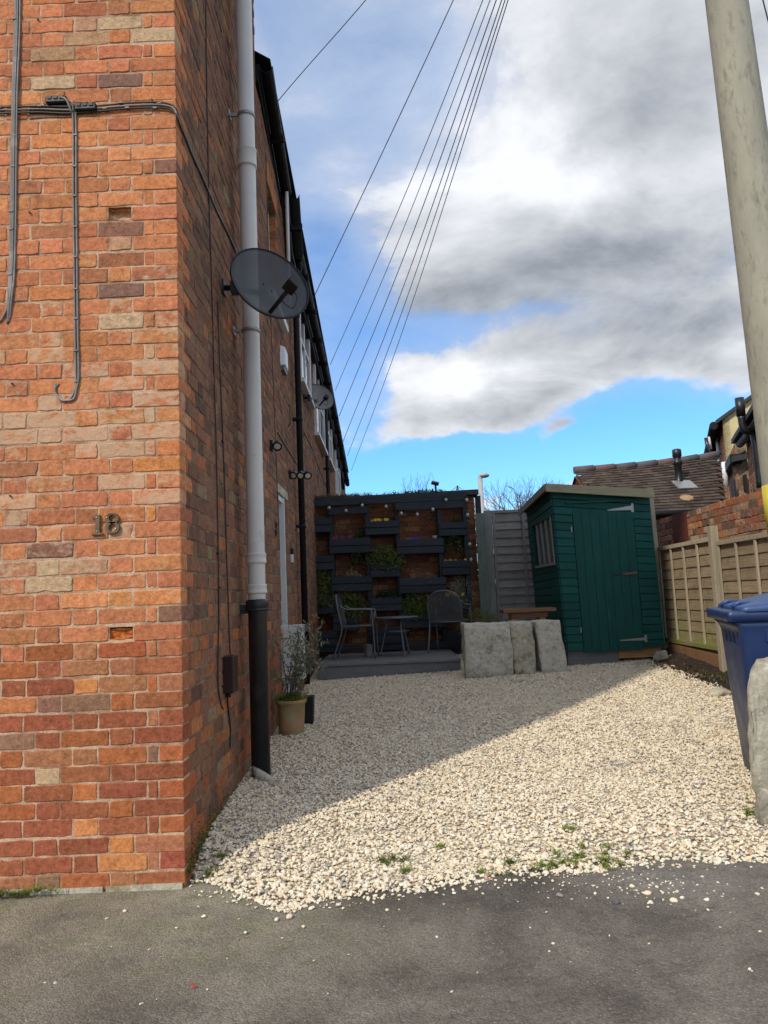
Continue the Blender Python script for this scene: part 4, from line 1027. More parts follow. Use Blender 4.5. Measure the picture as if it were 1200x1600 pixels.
# cream meter box
p0 = at(430, 978, 7.2); p1 = at(475, 1062, 7.2)
t = thing('meter_box', (p0.x, 7.2, p1.z), 'cream metal meter cabinet on the wall behind the potted shrub', 'cabinet')
m = MB(); m.box((w_(7.2) - .01, 7.2, p1.z), (p1.x - .003, 7.42, p0.z)); m.build('case', M_METER, t, .005)
m = MB(); m.box((w_(7.2) + .02, 7.188, p1.z + .05), (p1.x - .02, 7.199, p0.z - .03)); m.build('door', M_METER, t, .003)
m = MB(); m.box((w_(7.2) - .0, 7.17, p1.z - .0), (p1.x - .03, 7.199, p1.z + .045)); m.build('lower_flap', M_METER, t, .003)
m = MB(); m.tube([(p0.x + .13, 7.3, p1.z), (p0.x + .13, 7.3, .3)], .025, 10); m.tube([(p0.x + .13, 7.28, p1.z - .06), (p0.x + .22, 7.24, p1.z - .12), (p0.x + .12, 7.22, p1.z - .16)], .014, 8); m.build('supply_pipe', M_WHITEP, t)

# ================================================================== vegetation helpers
def foliage(center, rad, n, size, mat, lx=1.0, droop=0.0, seed=0, hole=.35, upright=0.0):
    rr = random.Random(seed); m = MB(); cx, cy, cz = center
    clumps = [(Vector((rr.gauss(0, .5), rr.gauss(0, .5), rr.gauss(0, .5)))) for _ in range(max(5, n // 45))]
    for i in range(n):
        c0 = rr.choice(clumps); q = c0 + Vector((rr.gauss(0, .30), rr.gauss(0, .30), rr.gauss(0, .30)))
        if q.length > 1.15: q = q.normalized() * rr.uniform(.8, 1.1)
        p = Vector((cx + q.x * rad[0], cy + q.y * rad[1], cz + q.z * rad[2] - droop * (q.x ** 2 + q.y ** 2)))
        d = Vector((rr.gauss(0, 1), rr.gauss(0, 1), rr.gauss(0, 1) + upright * 2 - droop * 3)).normalized(); s_ = size * rr.uniform(.6, 1.35)
        sd_ = d.cross(Vector((rr.gauss(0, 1), rr.gauss(0, 1), rr.gauss(0, 1)))).normalized() * s_ * .30 * lx
        n_ = d.cross(sd_).normalized() * s_ * .08
        t_ = rr.random(); m.add([p, p + d * s_ * .5 + sd_ + n_, p + d * s_, p + d * s_ * .5 - sd_ + n_], [(0, 1, 2, 3)], (t_, t_, t_, 1))
    return m
def stems(base, center, rad, n, r, seed=0):
    rr = random.Random(seed); m = MB()
    for i in range(n):
        e = Vector((center[0] + rr.gauss(0, .5) * rad[0], center[1] + rr.gauss(0, .5) * rad[1], center[2] + rr.uniform(-.3, .8) * rad[2])); b = Vector(base)
        m.tube([b, b.lerp(e, .5) + Vector((rr.gauss(0, .01), rr.gauss(0, .01), 0)), e], [r, r * .8, r * .4], 5, False)
    return m
def blades(center, rad, n, h, mat, seed=0, w=.004, lean=.5):
    rr = random.Random(seed); m = MB()
    for i in range(n):
        x, y = center[0] + rr.gauss(0, .5) * rad[0], center[1] + rr.gauss(0, .5) * rad[1]; z = center[2]
        a = rr.uniform(0, 2 * pi); hh = h * rr.uniform(.4, 1.2); d = Vector((cos(a), sin(a), 0)); s_ = Vector((-sin(a), cos(a), 0)) * w
        p1 = Vector((x, y, z)); p2 = p1 + Vector((0, 0, hh * .6)) + d * hh * .25 * lean; p3 = p2 + Vector((0, 0, hh * .3)) + d * hh * .5 * lean
        t_ = rr.random(); m.add([p1 - s_, p1 + s_, p2 + s_, p2 - s_, p3], [(0, 1, 2, 3), (3, 2, 4)], (t_, t_, t_, 1))
    return m

# ================================================================== back yard: brick wall, pallet planters
YW = 11.62
ybw = thing('yard_wall', (0.1, YW, .3), 'low brick wall with dark coping behind the black pallet planters', 'wall')
ztl, ztr = at(560, 777, YW).z, at(740, 768, YW).z; xl, xr = w_(YW) - .2, at(742, 800, YW).x
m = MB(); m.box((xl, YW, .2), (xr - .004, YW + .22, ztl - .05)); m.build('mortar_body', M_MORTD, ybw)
FW = frame((xr, YW, 0), (-1, 0, 0), (0, -1, 0)); m = MB()
nr = int((ztl - .06 - .3) / .078)
for r_ in range(nr):
    z0 = .3 + r_ * .078
    for (u0, u1) in flemish(r_ + 1000, xr - xl):
        vs_, fs_ = brick_shape(u1 - u0, .068, .03, R.uniform(.001, .006)); cor = u0 < 1e-6
        m.add([FW((u0 + u1) / 2 + u, z0 + .039 + v, d if not (cor and d < -.02) else -.2) for u, v, d in vs_], [tuple(reversed(f)) for f in fs_], brick_cols(z0, 'pallet'))
tag(m.build('brickwork', brick_mat('yard_brick', 1.0, .5), ybw), kind='stuff')
m = MB(); m.hexa([(xl, YW - .10, ztl - .06), (xr + .06, YW - .10, ztr - .06), (xr + .06, YW + .3, ztr - .06), (xl, YW + .3, ztl - .06), (xl, YW - .10, ztl + .0), (xr + .06, YW - .10, ztr + .02), (xr + .06, YW + .3, ztr + .05), (xl, YW + .3, ztl + .03)]); m.build('coping', M_COPE, ybw, .006)
YP = 11.38                                          # front plane of the planters
def zp(zx, zy, Y=YP): return at(460 + zx / 4, 740 + zy / 4, Y)
pw = thing('pallet_planter_wall', (0.1, YP, .6), 'wall of stacked black stained pallet planter boxes behind the two metal chairs', 'planter')
for (x_, ya, yb) in ((80, 170, 1120), (226, 215, 1120), (452, 185, 1120), (640, 200, 1110), (908, 215, 1110), (1066, 130, 1100)):
    a, b = zp(x_, ya, YP + .05), zp(x_ + 35 * (yb - ya) / 900, yb, YP + .05)
    m = MB(); xm = (a.x + b.x) / 2; m.box((xm - .035, YP + .022, .54), (xm + .03, YP + .20, a.z)); m.build('upright', M_PALLETV, pw, .004)
def board(p, zxa, zya, zxb, zyb, h, Y=YP, th=.022, depth=None):
    a, b = zp(zxa, zya, Y), zp(zxb, zyb, Y); hh = h / 4 / FPX * Y
    m = MB(); m.hexa([(a.x, Y - th, a.z - hh), (b.x, Y - th, b.z - hh), (b.x, Y, b.z - hh), (a.x, Y, a.z - hh), (a.x, Y - th, a.z), (b.x, Y - th, b.z), (b.x, Y, b.z), (a.x, Y, a.z)])
    return m.build('board', M_PALLET, p, .003)
board(pw, 72, 158, 1062, 116, 50, YP - .002); board(pw, 212, 216, 455, 205, 42, YP); board(pw, 628, 186, 1062, 166, 46, YP)
BOX = {}
def planter(key, x0, x1, y0, y1, dz=0):
    a, b = zp(x0, y0), zp(x1, y0 - (x1 - x0) * .035); c = zp(x0, y1); h = (y1 - y0)
    m = MB(); zt, zb_ = a.z - .02, c.z
    m.box((a.x + .012, YP + .20, zb_), (b.x - .012, YP + .215, zt)); m.box((a.x + .012, YP + .003, zb_), (b.x - .012, YP + .20, zb_ + .018)); m.box((a.x + .003, YP + .003, zb_ + .0), (a.x + .02, YP + .20, zt)); m.box((b.x - .02, YP + .003, zb_), (b.x - .003, YP + .20, zt))
    m.box((a.x + .022, YP + .006, zb_ + .03), (b.x - .022, YP + .197, zt - .03))
    px_ = m.build('planter_box', M_PALLETV, pw)
    sl = -(x1 - x0) * .035
    board(px_, x0, y0, x1, y0 + sl, h * .46); board(px_, x0, y0 + h * .52, x1, y0 + h * .52 + sl, h * .46)
    BOX[key] = ((a.x + b.x) / 2, YP + .10, a.z - .04, (b.x - a.x) / 2)
for k_, x0, x1, y0, y1 in (('A1', 74, 230, 282, 372), ('A2', 84, 244, 516, 606), ('A3', 90, 250, 790, 880), ('A4', 110, 268, 990, 1080), ('B1', 218, 475, 412, 502), ('B2', 230, 487, 648, 740), ('B3', 240, 400, 895, 985),
    ('C1', 443, 652, 300, 386), ('C2', 478, 660, 560, 650), ('C3', 480, 672, 780, 862), ('C4', 484, 702, 960, 1064), ('D1', 640, 932, 416, 506), ('D2', 655, 948, 658, 752), ('D3', 665, 955, 880, 968),
    ('E1', 904, 1074, 308, 392), ('E2', 922, 1094, 546, 636), ('E3', 940, 1110, 770, 850), ('E4', 950, 1120, 985, 1075)): planter(k_, x0, x1, y0, y1)

def plant(key, label, cat='plant', fx=0, w_=.5, r=(.12, .08, .10), n=220, size=.03, mat=None, dz=.05, flowers=None, dr=0.0, fn=9, up=0.0, lx=1.0, group=None, strands=0):
    cx, cy, cz, hw = BOX[key]; x = cx + fx * hw; t = thing('planter_plant', (x, cy, cz), label, cat, group)
    sd_ = sum(ord(ch) for ch in label)
    foliage((x, cy - .03, cz + dz), r, n, size, mat, seed=sd_, droop=dr, upright=up, lx=lx).build('foliage', mat, t)
    stems((x, cy, cz - .02), (x, cy - .03, cz + dz), r, 8, .003, sd_).build('stem', M_BARK, t)
    if flowers:
        rr = random.Random(sd_)
        for q in range(fn):
            m = MB(); c = Vector((x + rr.uniform(-1, 1) * r[0] * 1.0, cy - .07 - rr.uniform(0, .04), cz + dz + rr.uniform(-.1, 1) * r[2])); s_ = rr.uniform(.016, .026)
            for a in range(5):
                an = a * 2 * pi / 5 + rr.random(); u = Vector((cos(an), -.3, sin(an))); v = Vector((-sin(an), 0, cos(an)))
                m.add([c, c + u * s_ * .6 + v * s_ * .5, c + u * s_ * 1.1, c + u * s_ * .6 - v * s_ * .5], [(0, 1, 2, 3)])
            m.build('flower', flowers if not isinstance(flowers, list) else rr.choice(flowers), t)
    return t
plant('A1', 'small leafy green plant in the top left planter box', r=(.13, .07, .05), n=130, size=.035, mat=M_LF_OLIVE, up=.5)
plant('C1', 'row of yellow and white pansies in the top middle planter box', 'flowers', r=(.15, .06, .02), n=150, size=.03, mat=M_LF_WEED, flowers=[M_YEL, M_YEL, M_WHP], fn=12, fx=-.2, dz=.05)
plant('B1', 'dark red and purple flowers at the left end of the second row planter', 'flowers', fx=-.45, r=(.13, .05, .04), n=90, size=.026, mat=M_LF_BRED, flowers=[M_REDP, M_PUR], fn=8, dz=.03)
plant('B1', 'dark green heather mound hanging over the second row planter', fx=.5, r=(.18, .12, .13), n=1400, size=.032, mat=M_LF_DARK, dz=.05, dr=.3)
plant('D1', 'purple pansies spilling over the wide upper planter box', 'flowers', fx=-.25, r=(.07, .06, .04), n=90, size=.03, mat=M_LF_OLIVE, flowers=M_PUR, fn=11, dz=.03)
plant('E1', 'dark green trailing plant in the top right planter box', r=(.15, .10, .09), n=900, size=.032, mat=M_LF_DARK, dz=.06, dr=.4)
plant('E2', 'yellow and dark red pansies in the middle right planter box', 'flowers', r=(.15, .05, .02), n=90, size=.026, mat=M_LF_BRED, flowers=[M_YEL, M_REDP, M_REDP], fn=10, dz=.03)
plant('B2', 'dry straw coloured grass in the third row planter box', r=(.24, .08, .06), n=900, size=.07, mat=M_LF_DRY, dz=.10, lx=.22, dr=.3)
plant('C2', 'big bushy olive green shrub bulging from the centre planter box', r=(.27, .17, .21), n=3600, size=.045, mat=M_LF_OLIVE, dz=.08, lx=.55)
plant('D2', 'dry brown trailing stems over the wide lower planter box', fx=.3, r=(.22, .10, .07), n=800, size=.07, mat=M_LF_DRY, dz=.09, lx=.2, dr=.5)
plant('E3', 'yellow flowers glowing behind the right hand chair', 'flowers', fx=-.2, r=(.16, .06, .05), n=200, size=.04, mat=M_LF_OLIVE, flowers=M_YEL, fn=10, dz=.06)
plant('A3', 'tall bushy shrub with olive tips between downpipe and left chair', r=(.21, .17, .33), n=3600, size=.045, mat=M_LF_OLIVE, dz=.18, lx=.55)
plant('C3', 'low dark evergreen below the centre shrub', r=(.22, .10, .11), n=1200, size=.032, mat=M_LF_DARK, dz=.05)
plant('B3', 'olive shrub seen through the left chair', fx=.2, r=(.25, .13, .24), n=2200, size=.045, mat=M_LF_OLIVE, dz=.14, lx=.55)
plant('D3', 'rounded moss green shrub between the table and the right chair', fx=-.25, r=(.25, .15, .22), n=3000, size=.040, mat=M_LF_MOSS, dz=.14, lx=.6)
plant('C4', 'dark groundcover plant behind the bistro table', r=(.16, .06, .05), n=320, size=.035, mat=M_LF_DARK, dz=.0)
cx, cy, cz, hw = BOX['D1']
m = MB(); m.lathe((cx + .62 * hw, cy - .06, cz + .01), [(0, 0), (.035, 0), (.045, .07), (.048, .075), (.042, .075), (.034, .02), (0, .02)], 14)
tag(m.build('flower_pot', M_STONE), 'small pale empty pot standing on the wide upper planter box', 'pot')
# growth and lamp on top of the wall
tz = ztl + .02
t = thing('wall_top_weeds', at(640, 775, YW), 'straggling weeds with bare twigs growing on top of the yard wall', 'plant')
a = at(648, 772, YW); foliage((a.x, YW, a.z + .02), (.42, .08, .05), 700, .035, M_LF_MOSS, seed=3).build('foliage', M_LF_MOSS, t)
rr = random.Random(5); m = MB()
for k in range(26):
    x = a.x + rr.gauss(.05, .13); h = rr.uniform(.08, .34); p = Vector((x, YW + rr.uniform(-.05, .05), a.z)); q = p + Vector((rr.gauss(0, .05), rr.gauss(0, .03), h))
    m.tube([p, p.lerp(q, .5) + Vector((rr.gauss(0, .012), 0, 0)), q], [.003, .002, .001], 4, False)
    for s_ in range(3): m.tube([p.lerp(q, .4 + .2 * s_), p.lerp(q, .55 + .2 * s_) + Vector((rr.gauss(0, .05), 0, .03))], [.0016, .0008], 4, False)
m.build('twig', M_BARK, t)
a = at(530, 776, YW - .04); t = thing('wall_top_moss', a, 'dry brown moss fringe along the left end of the yard wall top', 'plant')
blades((a.x - .02, YW - .09, a.z - .05), (.62, .04, .0), 900, .09, M_LF_DRY, 8, .005, 1.6).build('fringe', M_LF_DRY, t)
a = at(681, 764, YW - .1); t = thing('solar_light', a, 'small square solar light perched on the yard wall coping', 'lamp')
m = MB(); m.tube([(a.x, a.y, ztr - .03), (a.x, a.y, a.z + .06)], .012, 8); m.build('post', M_BLKPL, t)
m = MB(); m.box((a.x - .065, a.y - .05, a.z + .075), (a.x + .05, a.y + .05, a.z + .10), rot=Matrix.Rotation(radians(14), 3, 'Y') @ Matrix.Rotation(radians(-16), 3, 'X')); m.build('lamp_head', M_CHAIR, t, .004)

# string of bulbs
BL = [(98, 125), (217, 213), (322, 230), (424, 196), (572, 204), (668, 247), (768, 253), (865, 222), (947, 162), (1020, 97), (1077, 162), (1082, 256), (1095, 440), (1103, 535)]
BL2 = [(75, 555), (95, 545), (108, 453), (98, 355)]
t = thing('string_lights', zp(572, 204, YP - .1), 'string of clear glass festoon bulbs draped across the black pallet wall', 'string lights')
YS = YP - .07
wire = [zp(40, 60, YS)] + [zp(x, y - 14, YS) for x, y in BL]
m = MB(); m.tube(smooth_path(wire, 5), .0035, 5); m.tube(smooth_path([zp(30, 120, YS), zp(52, 340, YS), zp(64, 545, YS), zp(72, 700, YS), zp(60, 860, YS)], 5), .0045, 5); m.tube(smooth_path([zp(x, y - 10, YS) for x, y in BL2], 4), .003, 5); m.build('wire', M_BLKPL, t)
for x, y in BL + BL2:
    c = zp(x, y, YS); m = MB(); m.lathe(c, [(0, -.030), (.016, -.026), (.024, -.010), (.022, .008), (.012, .022), (0, .024)], 12); b = m.build('bulb', M_BULB, t)
    m = MB(); m.lathe(c + Vector((0, 0, .018)), [(0, 0), (.012, 0), (.012, .035), (0, .037)], 10); m.build('socket', M_BLKPL, b)
c = zp(92, 128, YP - .12); m = MB(); t = thing('hanging_lamp', c, 'black teardrop lamp with bright lens hanging at the left end of the pallet wall', 'lamp')
m.lathe(c - Vector((0, 0, .05)), [(.05, 0), (.055, .03), (.035, .10), (.012, .16), (0, .18)], 14); m.tube([c + Vector((0, 0, .12)), c + Vector((-.03, .02, .30))], .006, 6); m.build('shade', M_BLKPL, t)
m = MB(); m.lathe(c - Vector((0, 0, .05)), [(0, -.025), (.03, -.015), (.046, .0)], 14); m.build('lens', M_SCREW, t)

# ================================================================== deck
DX0, DX1, DY0, DY1 = w_(9.6) + .14, .875, 9.62, 11.36
zd = at(600, 1034, DY0).z
dk = thing('deck', (0, DY0, .3), 'low grey painted timber deck carrying the metal chairs and table', 'deck')
n = 12; wd = (DY1 - DY0) / n
for k in range(n):
    m = MB(); m.box((DX0, DY0 + k * wd + .003, zd - .028), (DX1, DY0 + (k + 1) * wd - .003, zd), jit=.001); m.build('deck_board', M_DECK, dk, .003)
m = MB(); m.box((DX0, DY0 - .012, zd - .032), (DX1, DY0 + .0, zd + .002)); m.build('nosing', M_DECK, dk, .005)
m = MB(); m.box((DX0 + .0, DY0 + .012, zd - .225), (DX1 - .01, DY0 + .036, zd - .034)); m.build('fascia_board', M_DECK, dk, .003)
for x in (DX0 + .12, -.1, DX1 - .15): m = MB(); m.box((x - .09, DY0 + .1, .2), (x + .06, DY0 + .25, zd - .16)); m.build('bearer', M_PALEW if x < 0 else M_RUST, dk, .004)
m = MB(); m.box((DX0 - .05, DY1, .25), (DX1 + .2, DY1 + .02, zd - .03)); m.build('back_board', M_PALLET, dk)
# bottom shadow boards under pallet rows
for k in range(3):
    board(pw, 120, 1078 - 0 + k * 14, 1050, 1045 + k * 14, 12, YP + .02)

# ================================================================== chairs, table, bucket
def chair(loc, rz, label):
    t = thing('garden_chair', loc, label, 'chair', 'grey metal mesh armchairs'); O = Vector(loc); r = .0095
    def W(x, y, z): return O + Vector((x, y, z))
    wd, dp, sh = .25, .22, .43                     # half width, half depth, seat height; front is -Y
    for s_ in (-1, 1):
        m = MB(); m.tube(smooth_path([W(s_ * .255, -.25, 0), W(s_ * .26, -.235, .42), W(s_ * .262, -.225, .60), W(s_ * .262, -.19, .64), W(s_ * .262, .02, .645), W(s_ * .255, .12, .655), W(s_ * .235, .20, .70)], 5), r, 8); m.build('arm', M_CHAIR, t)
        m = MB(); m.tube(smooth_path([W(s_ * .235, .31, 0), W(s_ * .235, .20, .30), W(s_ * .235, .175, .42)], 5), r, 8); m.build('leg', M_CHAIR, t)
        m = MB(); m.tube([W(s_ * .235, -.2, .43), W(s_ * .25, -.215, .60)], r * .8, 8); m.build('arm_support', M_CHAIR, t)
    bk = [W(-.235, .175, .41), W(-.24, .215, .60), W(-.225, .235, .72), W(-.17, .252, .80), W(-.09, .262, .838), W(0, .266, .85), W(.09, .262, .838), W(.17, .252, .80), W(.225, .235, .72), W(.24, .215, .60), W(.235, .175, .41)]
    m = MB(); m.tube(smooth_path(bk, 4), r, 8); m.build('back_frame', M_CHAIR, t)
    m = MB(); m.tube([W(-.235, -.22, .43), W(.235, -.22, .43), W(.235, .175, .415), W(-.235, .175, .415), W(-.235, -.22, .43)], r, 8, False); m.build('seat_frame', M_CHAIR, t)
    m = MB()
    for k in range(30): x = -.23 + .46 * k / 29; m.box(W(x - .0035, -.215, .424), W(x + .0035, .17, .427))
    for k in range(26): y = -.21 + .38 * k / 25; m.box(W(-.23, y - .0035, .4275), W(.23, y + .0035, .430))
    m.build('seat_mesh', M_CHAIRM, t)
    m = MB()
    def back_y(z): return .175 + (z - .41) * .21
    for k in range(29):
        x = -.225 + .45 * k / 28; zt = .845 - .36 * max(0, abs(x) / .235) ** 3.2 * .55
        m.hexa([W(x - .0032, back_y(.42) - .002, .42), W(x + .0032, back_y(.42) - .002, .42), W(x + .0032, back_y(.42) + .001, .42), W(x - .0032, back_y(.42) + .001, .42), W(x - .0032, back_y(zt) - .002, zt), W(x + .0032, back_y(zt) - .002, zt), W(x + .0032, back_y(zt) + .001, zt), W(x - .0032, back_y(zt) + .001, zt)])
    for k in range(26):
        z = .43 + .40 * k / 25; xw = .23 if z < .68 else .23 * max(.2, (1 - ((z - .68) / .175) ** 2)) ** .5
        m.box(W(-xw, back_y(z) - .0045, z - .0032), W(xw, back_y(z) - .002, z + .0032))
    m.build('back_mesh', M_CHAIRM, t)
    t.rotation_euler = (0, 0, rz)
    return t
a = at(562, 1027, 10.35); chair((at(560, 1027, 10.45).x, 10.45, zd), radians(86), 'grey metal mesh armchair seen side on at the left of the small table')
chair((at(704, 1012, 10.95).x, 10.95, zd), radians(160), 'grey metal mesh armchair with rounded back at the right beside the concrete slabs')
tx = at(622, 1020, 10.55).x
t = thing('bistro_table', (tx, 10.55, zd), 'small round grey metal table between the two chairs', 'table')
m = MB(); m.lathe((tx, 10.55, zd), [(0, .50), (.285, .50), (.295, .505), (.295, .518), (.285, .522), (0, .522)], 32); m.build('tabletop', M_CHAIR, t)
for k in range(3):
    a = radians(-70 + 120 * k); u = Vector((cos(a), sin(a), 0)); b = Vector((tx, 10.55, zd))
    m = MB(); m.tube(smooth_path([b + u * .24, b + u * .22 + Vector((0, 0, .1)), b + u * .17 + Vector((0, 0, .30)), b + u * .15 + Vector((0, 0, .43)), b + u * .20 + Vector((0, 0, .50))], 4), .011, 8); m.build('leg', M_CHAIR, t)
m = MB(); m.tube([Vector((tx + .17 * cos(k * pi / 12), 10.55 + .17 * sin(k * pi / 12), zd + .33)) for k in range(25)], .007, 6, False); m.build('ring_brace', M_CHAIR, t)
bx_ = at(576, 1018, 10.6).x; m = MB(); m.lathe((bx_, 10.6, zd), [(0, 0), (.050, 0), (.055, .01), (.060, .155), (.064, .16), (.060, .163), (.052, .02), (0, .02)], 20)
t = thing('metal_bucket', (bx_, 10.6, zd), 'small shiny metal bucket on the deck under the table edge', 'bucket'); m.build('pail', M_HINGE, t)
m = MB(); m.tube([Vector((bx_ + .06 * cos(k * pi / 10), 10.6 - .02, zd + .16 - .05 * sin(k * pi / 10))) for k in range(11)], .002, 5); m.build('handle', M_HINGE, t)

# ================================================================== potted shrubs at the wall
c = Vector((at(455, 1110, 6.50).x, 6.50, 0)); zb_ = zg(c.x, c.y) - .01; c.z = zb_
hp = at(455, 1093, 6.50).z - zb_
t = thing('terracotta_pot', c, 'weathered terracotta pot standing on the gravel against the side wall', 'pot')
m = MB(); m.lathe(c, [(0, 0), (.092, 0), (.098, .012), (.104, .05), (.104, .055), (.110, hp * .55), (.116, hp - .035), (.124, hp - .03), (.127, hp - .012), (.124, hp), (.112, hp), (.108, hp - .03), (0, hp - .03)], 32); m.build('body', M_TERRA, t)
m = MB(); m.lathe(c, [(0, hp - .034), (.106, hp - .026)], 24); m.build('soil', M_SOIL, t)
t = thing('potted_shrub', c + Vector((0, 0, hp)), 'airy grey green shrub with thin stems growing in the terracotta pot', 'shrub')
rr = random.Random(12); st = MB(); lf = MB()
for k in range(15):
    b = c + Vector((rr.gauss(0, .03), rr.gauss(0, .03), hp - .03)); e = b + Vector((rr.uniform(-.20, .34), rr.uniform(-.15, .12), rr.uniform(.2, .66)))
    if k < 7: e = b + Vector((rr.uniform(.08, .32), rr.uniform(-.12, .1), rr.uniform(.40, .68)))
    mid = b.lerp(e, .5) + Vector((rr.gauss(0, .03), rr.gauss(0, .02), .05)); pth = smooth_path([b, mid, e], 6)
    st.tube(pth, [.0042 * (1 - .7 * i / (len(pth) - 1)) for i in range(len(pth))], 5, False)
    tw = [(pth[i], (pth[min(i + 1, len(pth) - 1)] - pth[i - 1]).normalized()) for i in range(3, len(pth))]
    for q in range(5):
        i = rr.randint(3, len(pth) - 1); e2 = pth[i] + Vector((rr.gauss(0, .09), rr.gauss(0, .07), rr.uniform(-.03, .12))); st.tube([pth[i], e2], [.002, .001], 4, False); tw += [(pth[i].lerp(e2, s_), (e2 - pth[i]).normalized()) for s_ in (.4, .6, .8, 1.0)]
    for p_, d_ in tw:
        for s_ in range(3):
            d = (d_ + Vector((rr.gauss(0, .8), rr.gauss(0, .8), rr.gauss(0, .7)))).normalized(); L = rr.uniform(.025, .055); sd_ = d.cross(Vector((rr.gauss(0, 1), rr.gauss(0, 1), 1))).normalized() * L * .13
            t_ = rr.random(); lf.add([p_, p_ + d * L * .5 + sd_, p_ + d * L, p_ + d * L * .5 - sd_], [(0, 1, 2, 3)], (t_, t_, t_, 1))
st.build('stem', M_BARK, t); lf.build('leaves', M_LF_SAGE, t)
t = thing('pot_weeds', c + Vector((-.02, -.02, hp)), 'tuft of bright green grass filling the rim of the terracotta pot', 'grass')
blades((c.x, c.y, c.z + hp - .03), (.10, .08, 0), 420, .10, M_LF_WEED, 4, .0035, 1.0).build('blades', M_LF_WEED, t)
q = at(483, 1100, 6.9); zb_ = zg(q.x, 6.9) - .01
m = MB(); m.hexa([(q.x - .05, 6.85, zb_), (q.x + .035, 6.85, zb_), (q.x + .035, 6.95, zb_), (q.x - .05, 6.95, zb_), (q.x - .06, 6.83, zb_ + .25), (q.x + .045, 6.83, zb_ + .25), (q.x + .045, 6.97, zb_ + .25), (q.x - .06, 6.97, zb_ + .25)])
tag(m.build('square_pot', M_BLKPL, bevel=.004), 'small black square plastic pot beside the terracotta pot', 'pot')

# ================================================================== concrete slabs, bench, left fence, green post
def rough_block(name, corners, Y, depth, mat, label, cat, seed, amp=.012, lean=0.0, group=None, sub=7):
    """a rough block whose front outline is the four corners (bl, br, tr, tl) in metres"""
    rr = random.Random(seed); bm = bmesh.new()
    (x0, z0), (x1, z1), (x2, z2), (x3, z3) = corners
    P = [(x0, Y, z0), (x1, Y, z1), (x1, Y + depth, z1), (x0, Y + depth, z0), (x3, Y + lean, z3), (x2, Y + lean, z2), (x2, Y + depth + lean, z2), (x3, Y + depth + lean, z3)]
    vs = [bm.verts.new(p) for p in P]
    for f in [(3, 2, 1, 0), (4, 5, 6, 7), (0, 1, 5, 4), (1, 2, 6, 5), (2, 3, 7, 6), (3, 0, 4, 7)]: bm.faces.new([vs[i] for i in f])
    bmesh.ops.bevel(bm, geom=bm.edges[:], offset=amp * .9, segments=1, affect='EDGES')
    bmesh.ops.subdivide_edges(bm, edges=bm.edges[:], cuts=sub, use_grid_fill=True)
    from mathutils import noise as mn
    for v in bm.verts:
        p = v.co * 3.0 + Vector((seed * 7.3, 0, 0)); q = v.co * 11 + Vector((0, seed * 3.1, 0))
        v.co += Vector((mn.noise(p), mn.noise(p + Vector((9, 0, 0))), mn.noise(p + Vector((0, 9, 0))))) * amp * 2.0 + Vector((mn.noise(q), mn.noise(q + Vector((5, 0, 0))), mn.noise(q + Vector((0, 5, 0))))) * amp * 1.5
    zmin = min(v.co.z for v in bm.verts); org = Vector(((x0 + x1) / 2, Y + depth / 2, zmin))
    for v in bm.verts: v.co -= org
    me = D.meshes.new(name); bm.to_mesh(me); bm.free(); me.materials.append(mat); me.polygons.foreach_set('use_smooth', [True] * len(me.polygons))
    o = D.objects.new(name, me); COL.objects.link(o); o.location = org; WO[o.name] = org
    return tag(o, label, cat, group)
YSB = 8.9
def q2(px, py, Y=YSB): p = at(px, py, Y); return (p.x, p.z)
G_ = 'upright concrete slabs beside the deck'
rough_block('concrete_slab', [q2(729, 1060), q2(803, 1058), q2(797, 973), q2(724, 976)], YSB, .30, M_STONE, 'widest upright concrete slab, next to the grey deck', 'slab', 1, .010, .03, G_)
rough_block('concrete_slab', [q2(806, 1056), q2(838, 1056), q2(833, 971), q2(799, 973)], YSB + .02, .26, M_STONEO, 'narrow middle concrete slab with brown ochre stain', 'slab', 2, .010, .04, G_)
rough_block('concrete_slab', [q2(848, 1055), q2(888, 1052), q2(877, 969), q2(837, 971)], YSB + .01, .28, M_STONE, 'right hand upright concrete slab beside the green shed', 'slab', 3, .009, .03, G_)
bt = thing('rustic_bench', (1.7, 9.4, .5), 'old brown wooden bench table peeping over the concrete slabs', 'table')
xa, xb = at(786, 950, 9.35).x, at(868, 950, 9.35).x; zt = at(820, 951, 9.35).z
for k in range(2): m = MB(); m.box((xa, 9.3 + k * .19, zt - .045), (xb, 9.48 + k * .19, zt + R.uniform(-.006, .0)), jit=.006); m.build('plank', M_RUST, bt, .006)
for x in (xa + .13, xb - .16): m = MB(); m.box((x - .035, 9.36, .35), (x + .035, 9.58, zt - .046)); m.build('leg', M_PALEW, bt, .004)
m = MB(); m.box((xa + .1, 9.34, zt - .11), (xb - .1, 9.36, zt - .048)); m.build('apron', M_RUST, bt, .003)
# grey shrubs between wall and bench
c_ = at(752, 940, 10.6); t = thing('grey_shrub', (c_.x, 10.6, .5), 'grey leafless looking shrub between right chair and bench', 'shrub')
foliage((c_.x, 10.6, .80), (.32, .2, .27), 1800, .035, M_LF_SAGE, seed=31, lx=.5).build('foliage', M_LF_MOSS, t); stems((c_.x, 10.6, .4), (c_.x, 10.6, .8), (.3, .2, .25), 22, .004, 4).build('stem', M_BARK, t)
c_ = at(722, 925, 11.0); t = thing('grey_shrub', (c_.x, 11.0, .5), 'thin silvery shrub rising behind the right chair', 'shrub')
foliage((c_.x, 11.05, 1.25), (.20, .12, .26), 700, .03, M_LF_SAGE, seed=33, lx=.4).build('foliage', M_LF_SAGE, t); stems((c_.x, 11.05, .5), (c_.x, 11.05, 1.2), (.2, .12, .3), 14, .004, 8).build('stem', M_BARK, t)

